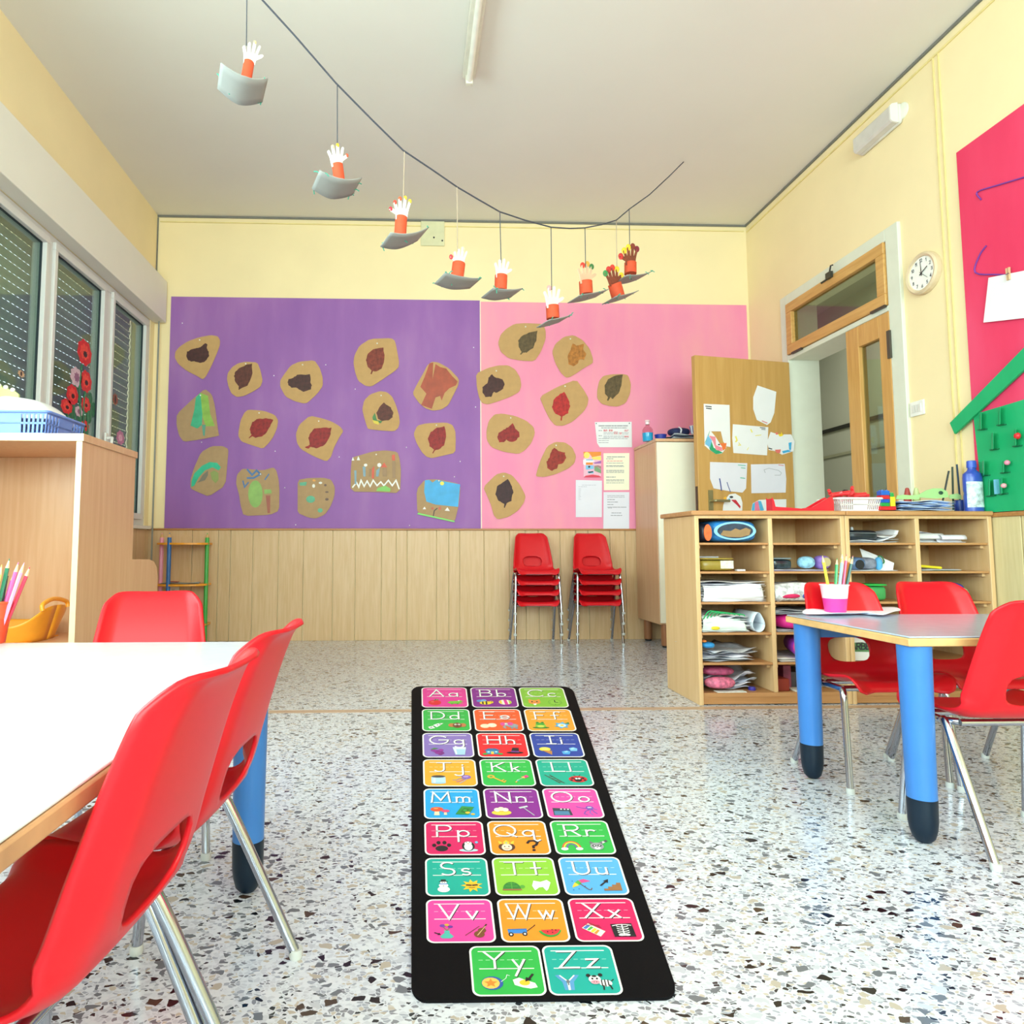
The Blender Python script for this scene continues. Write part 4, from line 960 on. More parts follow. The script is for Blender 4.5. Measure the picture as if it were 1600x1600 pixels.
IC = {
'A': ([el(0,-.1,.8,.75,'e02b30'),el(-.25,.1,.2,.15,'f07070'),ln('3c7a2e',.14,(0,.5),(.15,.9)),pg('4aa63c',(.1,.6),(.5,.95),(.45,.6))], [pg('7cc242',(-1,-.1),(-.6,.3),(.2,.35),(.6,.6),(1,.2),(.5,-.1),(1,-.3),(.4,-.45),(-.6,-.45)),el(.45,.45,.12,.12,Wt),pg('5a9a30',(-.6,-.4),(-.4,-.75),(-.25,-.4)),pg('5a9a30',(.1,-.4),(.3,-.75),(.4,-.4))]),
'B': ([el(-.55,.4,.45,.35,'5d8fd0'),el(-.1,.5,.35,.35,'79a6dd'),el(.1,-.2,.75,.5,'f6d430'),pg(K,(-.35,.15),(-.15,.25),(-.15,-.65),(-.35,-.5)),pg(K,(.1,.28),(.3,.28),(.3,-.65),(.1,-.68)),el(.8,0,.28,.32,'f6d430'),el(.85,.05,.08,.1,K)], [el(0,0,.8,.75,'f4efe0'),pg('e0359c',(-.2,.72),(.2,.72),(.35,-.7),(-.05,-.74)),pg('b6cf2f',(.45,.6),(.8,.1),(.7,-.35),(.5,-.6)),pg('f3c93a',(-.75,.2),(-.45,.6),(-.4,-.6),(-.7,-.3))]),
'C': ([el(0,.05,.75,.6,'f09a45'),pg('f09a45',(-.75,.3),(-.65,.95),(-.25,.6)),pg('f09a45',(.75,.3),(.65,.95),(.25,.6)),el(-.3,.15,.12,.16,K),el(.3,.15,.12,.16,K),pg(Wt,(-.2,-.4),(.2,-.4),(.1,-.85),(-.15,-.85)),el(0,-.1,.1,.07,'d9606a')], [el(0,0,.85,.8,'6fae35'),el(0,0,.75,.7,'93cc46'),ln(K,.12,(0,.5),(0,0),(.35,-.1)),el(0,.55,.06,.06,K),el(.6,0,.06,.06,K),el(-.6,0,.06,.06,K),el(0,-.6,.06,.06,K)]),
'D': ([pg(Wt,(-.9,-.4),(-.3,-.1),(-.1,-.7),(-.7,-.95)),pg(Wt,(-.3,.1),(.2,.5),(.9,.6),(.4,-.1),(.1,-.5)),el(-.5,-.5,.1,.1,K),el(-.25,-.4,.08,.08,K),el(.2,.1,.1,.1,K),el(.5,.35,.1,.1,K),el(-.65,-.7,.08,.08,K)], [el(-.65,.05,.4,.5,'c47a4a'),el(.65,.05,.4,.5,'c47a4a'),el(0,0,.55,.7,'7b4a2c'),el(-.2,.2,.14,.18,Wt),el(.2,.2,.14,.18,Wt),el(-.18,.18,.07,.09,K),el(.18,.18,.07,.09,K),el(0,-.2,.15,.1,K)]),
'E': ([el(-.4,-.15,.55,.55,'f8dfc0'),el(.45,.05,.55,.55,'fbe6cb'),el(.35,.15,.2,.15,'fff6e8')], [el(.35,-.1,.65,.55,'97a0a8'),el(-.35,.25,.45,.45,'a5adb5'),el(-.8,.35,.3,.45,'e0529c'),el(.1,.4,.35,.45,'e0529c'),el(-.4,.35,.16,.18,Wt),el(-.38,.33,.07,.08,K),ln('97a0a8',.22,(-.45,-.05),(-.75,-.5),(-.5,-.75)),pg('868f98',(.1,-.5),(.35,-.5),(.35,-.95),(.1,-.95)),pg('868f98',(.6,-.5),(.9,-.5),(.9,-.95),(.6,-.95))]),
'F': ([el(0,-.6,1,.25,'2f7d2c'),el(0,-.1,.65,.55,'8cc63f'),el(0,.35,.55,.35,'4aa33a'),el(-.3,.75,.2,.2,'4aa33a'),el(.3,.75,.2,.2,'4aa33a'),el(-.3,.75,.1,.1,K),el(.3,.75,.1,.1,K),el(0,-.25,.4,.3,'d8e05a')], [pg('5ab0e0',*star(0,0,.95,.6,6)),el(0,-.05,.5,.45,'d6ecf8'),el(0,-.05,.25,.22,'f6d23a'),pg('2f8a3a',(.4,.5),(.9,.85),(.95,.3))]),
'G': ([el(-.1,-.05,.35,.32,'8b2f8c'),el(.3,-.1,.35,.32,'7a2a7e'),el(-.4,.15,.32,.3,'93399a'),el(.5,-.5,.3,.3,'7a2a7e'),el(.1,-.45,.35,.32,'8b2f8c'),el(.45,.2,.3,.28,'93399a'),el(.35,-.8,.25,.22,'7a2a7e'),pg('3f8a34',(-.8,.3),(-.3,.75),(.2,.6),(-.3,.4))], [pg('dcecf6',(-.75,.9),(.75,.9),(.55,-.95),(-.5,-.95)),pg('a9cde6',(-.65,.4),(.65,.4),(.55,-.95),(-.5,-.95)),pg('eef6fb',(-.6,.35),(-.4,.35),(-.3,-.8),(-.45,-.8))]),
'H': ([pg('3b8fb8',(-.7,-.8),(.7,-.8),(.7,.1),(-.7,.1)),pg('2d6c9c',(-.95,.05),(-.4,.6),(.4,.6),(.95,.05)),pg('f2c84a',(-.15,-.8),(.15,-.8),(.15,-.2),(-.15,-.2)),pg('bfe0ee',(-.55,-.4),(-.3,-.4),(-.3,-.1),(-.55,-.1)),pg('bfe0ee',(.3,-.4),(.55,-.4),(.55,-.1),(.3,-.1)),el(-.8,-.75,.3,.22,'3fa04a'),el(.85,-.75,.3,.22,'3fa04a')], [el(0,-.45,.95,.25,K),pg(K,(-.45,-.4),(.45,-.5),(.5,.7),(-.2,.75)),pg('7a3a8e',(-.45,-.3),(.45,-.4),(.46,-.1),(-.4,0))]),
'I': ([el(-.2,.4,.65,.5,'f0d93a'),el(-.2,.5,.4,.3,'f7ea72'),pg('c98a4c',(-.55,.1),(.55,.0),(.45,-1)),ln('a86c34',.06,(-.2,-.1),(.4,-.8)),ln('a86c34',.06,(.45,-.1),(.25,-.6))], [pg('4fa4e4',(-.9,-.2),(-.3,.05),(.1,-.2),(-.1,-.9),(-.8,-.85)),pg('7cc0f0',(0,.6),(.55,.85),(.95,.5),(.85,-.1),(.15,-.1)),pg('b6e0fa',(.2,.5),(.5,.65),(.7,.45),(.3,.3)),pg('a6d8f8',(-.7,-.25),(-.3,-.1),(-.1,-.3),(-.5,-.45))]),
'J': ([pg('b5d9ec',(-.75,.5),(.75,.5),(.75,-.85),(-.75,-.85)),el(0,-.8,.75,.2,'9fcbe2'),el(0,.6,.75,.28,'5b5b60'),el(0,.68,.6,.18,'3d3d42'),pg('d6ecf6',(-.55,.3),(-.3,.3),(-.3,-.75),(-.55,-.75))], [el(.45,.45,.5,.45,'8a5fb4'),el(.4,.55,.3,.2,'b394d0'),ln('5f84b8',.1,(.2,.2),(-.3,.1),(-.6,-.2),(-1,-.2)),ln('8a5fb4',.1,(.3,.1),(-.1,-.3),(-.6,-.6)),ln('7aa0cf',.1,(.5,.05),(.1,-.5),(-.3,-.9))]),
'K': ([el(-.55,.55,.4,.38,'e0a93c'),el(-.55,.55,.18,.16,'36b24a'),ln('e0a93c',.2,(-.3,.35),(.8,-.7)),ln('e0a93c',.16,(.5,-.4),(.75,-.15)),ln('e0a93c',.16,(.75,-.65),(.95,-.4))], [pg('d63f86',(.1,.4),(.75,.9),(1,.5),(.5,.1)),pg('f2d04a',(.1,.4),(.5,.5),(.5,.1)),ln('e0e0e0',.05,(.3,.2),(-.3,-.2),(-.5,-.7)),pg('5ab8e0',(-.4,-.3),(-.1,-.3),(-.2,-.5)),pg('e8a03a',(-.6,-.6),(-.3,-.6),(-.5,-.85))]),
'L': ([ln('4a3a2c',.12,(-.9,.9),(.5,-.9)),ln('4a3a2c',.12,(-.4,.9),(.95,-.9)),ln('4a3a2c',.08,(-.6,.5),(-.1,.5)),ln('4a3a2c',.08,(-.3,.1),(.2,.1)),ln('4a3a2c',.08,(0,-.3),(.5,-.3)),ln('4a3a2c',.08,(.25,-.65),(.75,-.65))], [el(0,-.05,1,.7,'d8262c'),el(-.55,.15,.18,.18,K),el(.55,.15,.18,.18,K),el(-.7,-.3,.15,.15,K),el(.7,-.3,.15,.15,K),el(0,-.15,.42,.5,K),el(-.15,.05,.14,.16,Wt),el(.15,.05,.14,.16,Wt),ln(K,.07,(-.2,.6),(-.35,.9)),ln(K,.07,(.2,.6),(.35,.9))]),
'M': ([pg('f0d6b4',(-.5,.1),(-.1,.1),(-.05,-.85),(-.6,-.85)),el(-.3,.3,.65,.45,'e4502e'),el(-.4,.45,.25,.12,'f6a25a'),pg('f0d6b4',(.4,-.2),(.65,-.2),(.7,-.8),(.38,-.8)),el(.55,-.05,.42,.28,'d84a7a')], [pg('2f8a3c',(-1,-.7),(-.3,.9),(.95,.7),(.3,-.8)),pg('256f30',(-.5,-.3),(-.1,.5),(.5,.4),(.1,-.5)),el(.25,-.4,.25,.2,'e6b83c'),el(.75,-.7,.22,.18,'e6b83c'),el(0,.05,.2,.2,'3fa04a')]),
'N': ([el(0,-.4,1,.5,'eecb4a'),el(0,-.1,.75,.3,'d8ae34'),el(-.4,.15,.32,.38,'fbead6'),el(.0,.3,.34,.4,'f5dfc4'),el(.42,.15,.32,.36,'fbead6'),pg('eecb4a',(-.95,-.3),(.95,-.3),(.6,-.8),(-.6,-.8))], [ln('a9adb4',.12,(-.2,.5),(.7,-.95)),pg('c6cad0',(-.75,.6),(.15,.95),(.25,.7),(-.6,.35))]),
'O': ([pg('33404e',(-.95,.5),(.8,.35),(.95,-.95),(-.95,-.95)),pg('4e7fa4',(-.85,-.1),(.6,-.15),(.7,-.9),(-.85,-.9)),el(-.1,.25,.1,.1,Wt),el(.25,.22,.1,.1,Wt),el(.6,.2,.1,.1,Wt)], [el(.3,.45,.42,.42,'7c4fb0'),ln('7c4fb0',.13,(.1,.3),(-.4,.4),(-1,.7)),ln('7c4fb0',.13,(.2,.1),(-.2,-.2),(-.4,-.7),(-.1,-.9)),ln('8d62be',.13,(.35,.05),(.2,-.5),(.45,-.95)),ln('7c4fb0',.13,(.5,.1),(.7,-.4),(.9,-.7)),ln('8d62be',.13,(.6,.3),(1,.1)),el(.2,.5,.1,.12,Wt),el(.4,.5,.1,.12,Wt),el(.2,.48,.05,.06,K),el(.4,.48,.05,.06,K)]),
'P': ([el(0,-.4,.6,.5,K),el(-.7,.15,.2,.3,K),el(-.28,.6,.2,.32,K),el(.28,.6,.2,.32,K),el(.7,.15,.2,.3,K)], [el(0,-.75,.9,.25,'bfe2f2'),el(0,-.05,.6,.85,K),el(0,-.15,.4,.65,Wt),el(0,.45,.35,.3,Wt),pg('f09a3a',(-.12,.45),(.12,.45),(0,.25)),el(-.15,.6,.06,.07,K),el(.15,.6,.06,.07,K),el(.8,.6,.15,.2,'6ab4dc')]),
'Q': ([el(0,-.2,.8,.75,'5a3420'),el(0,-.25,.5,.6,'f6dcc2'),pg('f2c53a',(-.7,.3),(-.75,.9),(-.35,.55),(0,1),(.35,.55),(.75,.9),(.7,.3)),el(-.35,.45,.08,.08,'d83a5a'),el(0,.5,.08,.08,'3fa0d8'),el(.35,.45,.08,.08,'d83a5a'),el(-.2,-.15,.07,.09,K),el(.2,-.15,.07,.09,K),ln('d05a5a',.07,(-.2,-.5),(0,-.58),(.2,-.5))], [ln(K,.26,(-.5,.45),(-.3,.8),(.15,.85),(.45,.5),(.3,.1),(0,-.1),(0,-.4)),el(0,-.8,.17,.17,K)]),
'R': ([('l',arc(0,-.5,.85,1.2,0,180,12),'e4483a',.14),('l',arc(0,-.5,.72,1.05,0,180,12),'f4d43a',.14),('l',arc(0,-.5,.58,.9,0,180,12),'4ab04a',.14),('l',arc(0,-.5,.45,.75,0,180,12),'7a4aa8',.14),el(-.7,-.6,.35,.25,Wt),el(.7,-.6,.35,.25,Wt)], [ln('4a4a4e',.3,(.3,.3),(.9,.75)),ln('c9c9cc',.3,(.5,.45),(.62,.54)),el(-.1,-.2,.65,.65,'9a9ca2'),pg('6d6f76',(-.7,.2),(-.7,.75),(-.3,.4)),pg('6d6f76',(.5,.2),(.5,.75),(.15,.4)),el(-.35,-.1,.2,.2,'3a3a40'),el(.15,-.1,.2,.2,'3a3a40'),el(-.1,-.5,.3,.25,'e6e6ea'),el(-.33,-.1,.08,.08,Wt),el(.15,-.1,.08,.08,Wt),el(-.1,-.4,.08,.07,K)]),
'S': ([el(0,-.5,.55,.45,Wt),el(0,.1,.42,.35,Wt),el(0,.5,.3,.28,Wt),pg(K,(-.4,.65),(.4,.65),(.4,.75),(.22,.75),(.22,1),(-.22,1),(-.22,.75),(-.4,.75)),pg('3f78c8',(-.35,.25),(.35,.25),(.35,.38),(-.35,.38)),el(-.1,.52,.05,.06,K),el(.1,.52,.05,.06,K),el(0,0,.05,.06,K)], [pg('f6c62c',*star(0,0,1,.55,9)),el(0,0,.55,.52,'f8b628'),ln(K,.2,(-.45,.1),(-.1,.05)),ln(K,.2,(.1,.05),(.45,.1)),ln(K,.07,(-.25,-.25),(0,-.33),(.25,-.25))]),
'T': ([pg('2f7d34',*(arc(-.1,-.55,.8,1.1,0,180,12))),ln('5aa83e',.07,(-.6,-.1),(.4,-.1)),ln('5aa83e',.07,(-.4,.25),(.2,.25)),ln('5aa83e',.07,(-.1,.5),(-.1,-.5)),pg('a8654a',(-.95,-.55),(.75,-.55),(.75,-.75),(-.95,-.75)),el(.85,-.2,.22,.25,'57a33c')], [pg('f4f4f6',(-.6,.7),(0,.5),(.6,.8),(.9,.4),(.6,-.6),(.4,-.9),(.15,-.3),(-.2,-.35),(-.6,-.8),(-.8,-.1)),el(.1,.2,.2,.15,'dfe3ea')]),
'U': ([pg('e04a8c',(.9,.6),(.3,.95),(-.2,.75),(0,.3)),pg('52b04a',(-.2,.75),(-.55,.4),(-.2,.0),(.05,.3)),pg('f0c63a',(-.55,.4),(-.8,-.1),(-.85,-.4),(-.2,0)),ln('6b4a32',.1,(-.1,.2),(.55,-.7),(.75,-.75),(.85,-.5)),el(-.75,.6,.06,.09,'2a6ab0'),el(-.8,-.75,.06,.09,'2a6ab0'),el(.3,-.2,.06,.09,'2a6ab0'),el(-.3,-.6,.06,.09,'2a6ab0')], [pg('9a6a42',(-.6,-.9),(1,-.9),(1,.3),(.6,.3),(.6,0),(.2,0),(.2,-.3),(-.2,-.3),(-.2,-.6),(-.6,-.6)),ln(K,.16,(-.8,-.1),(-.25,.5)),pg(K,(0,.85),(-.5,.6),(-.1,.25))]),
'V': ([pg('4fb8b0',(-.15,.1),(.35,.1),(.3,-.2),(.65,-.7),(.4,-.95),(-.3,-.95),(-.5,-.7),(-.1,-.2)),ln('3c8a3c',.07,(.1,.1),(-.2,.6)),ln('3c8a3c',.07,(.1,.1),(.4,.55)),el(-.25,.75,.25,.2,'7a3fb0'),el(.4,.6,.22,.18,'6a34a0'),el(.1,.85,.2,.15,'d8b23a'),ln(K,.12,(-.9,-.2),(-.55,-.4)),pg(K,(-.4,-.5),(-.7,-.5),(-.55,-.2))], [el(.25,-.45,.45,.45,'7a4a2a'),el(.5,.05,.35,.35,'7a4a2a'),ln('3a2416',.14,(.4,-.1),(.9,.85)),ln('d8b080',.08,(.1,-.6),(.8,.6)),ln('5a3a20',.06,(-.9,-.6),(.3,.6))]),
'W': ([pg('3a86d8',(-1,.1),(.6,.15),(.6,-.35),(-.95,-.35)),pg('2a66b0',(-1,.1),(.6,.15),(.6,.28),(-1,.22)),el(-.75,-.5,.22,.28,K),el(.4,-.45,.22,.28,K),el(-.75,-.5,.1,.12,Wt),el(.4,-.45,.1,.12,Wt),ln(K,.08,(.6,-.1),(1.25,.6),(1.35,.75))], [pg('2f9a3a',*(arc(0,.35,1,1.25,200,345,12))),pg('e4323f',*(arc(.05,.4,.85,1.05,200,345,12))),el(-.2,-.2,.06,.09,K),el(.2,-.3,.06,.09,K),el(.5,0,.06,.09,K),el(.2,.05,.06,.09,K)]),
'X': ([pg('f3ead8',(-.9,.3),(-.3,.9),(1,-.2),(.5,-.9)),pg('4a78c8',(-.8,.3),(-.35,.75),(-.15,.55),(-.6,.1)),pg('4ab04a',(-.5,.05),(-.1,.5),(.1,.33),(-.35,-.1)),pg('f2d03a',(-.25,-.2),(.15,.28),(.35,.1),(-.05,-.38)),pg('f0903a',(0,-.42),(.4,.05),(.55,-.08),(.2,-.6)),ln('a02a3a',.09,(-.6,.7),(.6,.6)),ln('a02a3a',.09,(-.2,.95),(.7,.3))], [pg('10141c',(-.95,.75),(.85,.85),(.95,-.95),(-.85,-.95)),ln(Wt,.1,(0,.7),(0,-.8))]+[('l',arc(0,y,.5,.22,200,340,8),Wt,.08) for y in (.55,.25,-.05,-.3)]+[ln(Wt,.09,(-.8,.5),(-.35,.65),(.35,.65),(.75,.55)),el(-.25,-.75,.25,.13,Wt),el(.25,-.75,.25,.13,Wt)]),
'Y': ([el(0,-.05,.85,.8,'2a56a8'),el(-.12,-.05,.7,.66,'f0c25a'),pg('d8862e',*star(-.12,-.05,.55,.25,5)),ln('dfe8ee',.05,(.7,.1),(1.1,.5),(1.2,.9),(1.4,.8))], [pg('f6f4ee',(-.9,.3),(-.4,.55),(.1,.25),(.8,-.1),(.95,-.6),(.4,-.75),(-.2,-.6),(-.8,-.3)),el(0,-.05,.42,.34,'f4c430'),ln(K,.2,(.7,.9),(.35,.35)),pg(K,(.05,.05),(.15,.6),(.6,.3))]),
'Z': ([pg('5a9ad0',(-.95,.8),(-.6,.85),(-.15,.1),(-.1,-.95),(-.35,-.95),(-.45,0)),pg('5a9ad0',(.95,.8),(.6,.85),(.1,.1),(.1,-.95),(.4,-.95),(.45,0)),ln('dfe4ea',.12,(-.55,.75),(-.05,.1),(-.02,-.9)),ln('dfe4ea',.12,(.55,.75),(.05,.1),(.04,-.9)),el(0,.05,.13,.22,'6f757e'),pg('6f757e',(-.06,-.1),(.06,-.1),(.05,-.4),(-.05,-.4))], [el(.4,-.2,.5,.4,Wt),ln(K,.1,(.1,.15),(.1,-.5)),ln(K,.1,(.35,.2),(.35,-.55)),ln(K,.1,(.6,.15),(.6,-.5)),ln(K,.12,(.2,-.5),(.15,-.95)),ln(K,.12,(.7,-.45),(.8,-.9)),ln(K,.08,(.85,0),(1.05,.2)),el(-.4,.25,.48,.48,Wt),el(-.85,.7,.18,.2,K),el(.1,.75,.18,.2,K),el(-.4,.6,.2,.12,K),el(-.4,-.1,.36,.24,'eaa0b0'),el(-.58,.3,.09,.12,K),el(-.22,.3,.09,.12,K),el(-.5,-.1,.05,.05,K),el(-.3,-.1,.05,.05,K)]),
}
TC = dict(A='e8409c',B='8a2a92',C='8cc63f',D='36b24a',E='f0602c',F='f6a430',G='8a72bc',H='e4252c',I='2a45a4',J='f6a62e',K='2eb34a',L='12a890',M='1e9fe0',N='86268e',O='ea4aa4',P='d41c62',Q='f59020',R='2eb04a',S='10a898',T='8cc63a',U='56a8e4',V='ea44a2',W='f59322',X='d21a5e',Y='2cb24a',Z='10a79c')
NAMES = {}
def tile(ch_, c, r):
    u0, v0, u1, v1 = c+.035, r+.035, c+.965, r+.965
    m = MB(); mats = []
    def mi(col):
        mm = P(col, .7, var=.02)
        if mm not in mats: mats.append(mm)
        return mats.index(mm)
    k = [0]
    def put(poly, col, z=None):
        zz = RT+.0002+k[0]*.00005
        n = len(poly)
        m.add([rug(u, v, zz) for u, v in poly], [list(range(n))], mi(col))
    def loc(x, y): return (u0+x*(u1-u0), v0+y*(v1-v0))
    put([loc(x, y) for x, y in rrect(0, 0, 1, 1, .11, .12)], 'f3f0ef'); k[0] += 1
    put([loc(x, y) for x, y in rrect(.028, .028, .972, .972, .09, .1)], TC[ch_]); k[0] += 1
    soft = Wt
    lightc = '#'
    for (y, w_) in ((.115, .016), (.47, .016)):
        put([loc(.12, y-w_/2), loc(.88, y-w_/2), loc(.88, y+w_/2), loc(.12, y+w_/2)], 'f3eef0')
    k[0] += 1
    c_ = TC[ch_]; mixc = '%02x%02x%02x' % tuple(int(int(c_[i:i+2], 16)*.45+255*.55) for i in (0, 2, 4))
    for i in range(8):
        x = .12+i*.1; put([loc(x, .288), loc(x+.06, .288), loc(x+.06, .300), loc(x, .300)], mixc)
    k[0] += 1
    # letters: capital and small, with their printed drop shadow
    capw = max(p[0] for s_ in G[ch_] for p in s_); low = ch_.lower(); lw = max([p[0] for s_ in G[low] for p in s_])
    H = .335; base = .465; ax = .36; bx = .36
    tot = capw*ax+.12+max(lw, .1)*bx; x0 = .5-tot/2-.02
    for dx, dy, col, w_ in ((.010, .012, '2a2228', .036), (0, 0, 'fbfafa', .033)):
        for g, xo, sx in ((G[ch_], x0, ax), (G[low], x0+capw*ax+.12, bx)):
            for s_ in g:
                for q in quads([(p[0]*sx, p[1]*H) for p in s_], w_):
                    put([loc(xo+x+dx, base-y+dy) for x, y in q], col)
                k[0] += 1
    for ic, cx_ in zip(IC[ch_], (.28, .72)):
        for pr in ic:
            f = lambda p: loc(cx_+p[0]*.175, .75-p[1]*.165)
            if pr[0] == 'p': put([f(p) for p in pr[1]], pr[2])
            else:
                for q in quads(pr[1], pr[3]): put([f(p) for p in q], pr[2])
            k[0] += 1
    o = m.build('letter_tile', mats, RUG, w=True, smooth=False, recalc=False)
    o['label'] = 'printed %s tile of the rug' % (ch_+low)
i = 0
for r in range(8):
    for c in range(3): tile('ABCDEFGHIJKLMNOPQRSTUVWX'[i], c, r); i += 1
tile('Y', .555, 8); tile('Z', 1.515, 8)

# ================================================================== CUBBIES
CYF, CYB = 3.04, 3.42
cx = lambda px: at(px, 950, 1, CYF).x
cz = lambda py, px=1150: at(px, py, 1, CYF).z
CT = cz(798)                      # top of the unit
SH = [cz(848), cz(893), cz(941), cz(989), cz(1036)]
PL = cz(1083)
X0, X1, X2, X3, X4 = cx(1089), cx(1209), cx(1326), cx(1441), 2.703
pt_ = .02
def cubby(label, xa, xm_, xb):
    t = thing('cubby_unit', label, 'shelf unit', ((xa+xb)/2, (CYF+CYB)/2, 0), 'wooden cubby units under the doorway')
    for (a, c) in ((xa, xa+pt_), (xb-pt_, xb)): MB().box(a, c, CYF, CYB, 0, CT-.022).build('side_panel', M_BIRCH, t, w=True, bev=.002)
    MB().box(xm_-pt_/2, xm_+pt_/2, CYF+.004, CYB-.012, PL+.001, CT-.035).build('divider', M_BIRCH, t, w=True, bev=.002)
    MB().box(xa-(.018 if xa < 1.5 else 0), xb, CYF-.014, CYB, CT-.0215, CT).build('top_board', M_BIRCHX, t, w=True, bev=.005)
    MB().box(xa+pt_, xb-pt_, CYF+.002, CYF+.02, CT-.035, CT-.022).build('top_rail', M_BIRCH, t, w=True)
    MB().box(xa+pt_, xb-pt_, CYB-.011, CYB-.001, PL, CT-.022).build('back_panel', wood('cubby back', 'c9a06a', 'd4ad78', 2, .5), t, w=True)
    MB().box(xa+pt_, xb-pt_, CYF+.006, CYB-.011, PL-.018, PL).build('base_board', M_BIRCHX, t, w=True)
    MB().box(xa+pt_, xb-pt_, CYF+.008, CYF+.026, .004, PL-.018).build('plinth', M_BIRCHX, t, w=True)
    for (a, c) in ((xa+pt_, xm_-pt_/2), (xm_+pt_/2, xb-pt_)):
        for z in SH:
            s = MB().box(a+.001, c-.001, CYF+.006, CYB-.012, z-.010, z).build('shelf', M_BIRCHX, t, w=True, bev=.0015)
            MB().box(c-.016, c-.001, CYF+.03, CYB-.03, z-.026, z-.0105).build('cleat', M_BIRCH, s, w=True)
            MB().box(a+.001, a+.016, CYF+.03, CYB-.03, z-.026, z-.0105).build('cleat', M_BIRCH, s, w=True)
cubby('wooden cubby unit at the left, beside the tall cream cabinet', X0, X1, X2-.001)
cubby('wooden cubby unit at the right, against the right wall', X2+.001, X3, X4)
CELL = {}
for ci, (a, c) in enumerate(((X0+pt_, X1-pt_/2), (X1+pt_/2, X2-pt_), (X2+pt_+.001, X3-pt_/2), (X3+pt_/2, X4-pt_))):
    for ri in range(6):
        z0 = SH[ri] if ri < 5 else PL
        z1 = (SH[ri-1]-.010) if ri else CT-.035
        CELL[ci, ri] = (a+.004, c-.004, z0+.0006, z1)
def sheet(b, x0, x1, y0, y1, z, wav, seed, rot=0, nu=14, nv=10, mi=0, curl=None):
    rr = random.Random(seed); ph = [rr.uniform(0, 6.28) for _ in range(6)]; fr = [rr.uniform(.8, 2.4) for _ in range(4)]
    mx, my = (x0+x1)/2, (y0+y1)/2; cr, sr = math.cos(rot), math.sin(rot)
    def f(u, v):
        x = x0+(x1-x0)*u; y = y0+(y1-y0)*v
        h = (math.sin(fr[0]*5*u+ph[0])*.5+.5)*(math.sin(fr[1]*4*v+ph[1])*.5+.5)+.5*(math.sin(fr[2]*7*(u+v)+ph[2])*.5+.5)
        zz = z+wav*h
        if curl: zz += curl*max(0, u-.6)**2*6
        dx, dy = x-mx, y-my
        return (mx+dx*cr-dy*sr, my+dx*sr+dy*cr, zz)
    b.grid(f, nu, nv, mi); return b
def pile(name, label, cell, fx, dy, n, step, wav, mats, seed, cat='paper', group='papers in the cubbies', h0=0, th=.0012, rotm=.05, curl=None):
    x0, x1, z0, z1 = cell; rr = random.Random(seed)
    a = x0+(x1-x0)*fx[0]; c = x0+(x1-x0)*fx[1]
    b = MB()
    for k in range(n):
        e = rr.uniform(-.012, .008)
        sheet(b, a+max(0, e), c+min(0, e), CYF+.012+dy+rr.uniform(0, .014), CYF+.30, z0+.001+h0+k*step, wav*(.4+.6*k/max(1, n-1)), seed*31+k, rr.uniform(-rotm, rotm)*.3, mi=k % len(mats), curl=curl if k == n-1 else None)
    o = b.build(name, mats, solid=th); zlo = min((v.co.z for v in o.data.vertices)); return tag(o, label, cat, group)
def pouch(name, label, c, r, m, e=2.8, cat='pencil case', rot=0, group='pencil cases in the cubbies', extra=()):
    t = thing(name, label, cat, (c[0], c[1], c[2]-r[2]), group)
    MB().sell(c, r[0], r[1], r[2], e, 30, 18, rot=rot).build('body', m, t, w=True)
    for nm, b_, mm in extra: b_.build(nm, mm, t, w=True)
    return t
ce = lambda k, f: CELL[k][0]+(CELL[k][1]-CELL[k][0])*f
def fold(label, cell, fx, h, m, seed, bulge=.012, dep=.26, name='folded_paper'):
    x0, x1, z0, z1 = cell; rr = random.Random(seed); ph = [rr.uniform(0,6.28) for _ in range(4)]
    a = x0+(x1-x0)*fx[0]; c = x0+(x1-x0)*fx[1]
    sec = crom([Vector((.02,.003,0)), Vector((.004,h*.25,0)), Vector((.0,h*.6,0)), Vector((.012,h*.92,0)), Vector((.04,h,0)), Vector((dep,h*.92,0))], 4)
    def f(u, v):
        k = v*(len(sec)-1); i = min(int(k), len(sec)-2); q = sec[i].lerp(sec[i+1], k-i)
        w = math.sin(u*5+ph[0]+v*2)*.5+math.sin(u*11+ph[1]-v*3)*.3
        return (a+(c-a)*u+.008*math.sin(v*4+ph[2])*(u-.3), CYF+.012+q.x+bulge*w*.5, z0+max(.002, q.y*(.9+.1*math.sin(u*4+ph[3])-.12*max(0,u-.75)*4*(v > .2))))
    o = MB().grid(f, 24, len(sec)-1).build(name, m, solid=.0014); return tag(o, label, 'paper', 'papers in the cubbies')
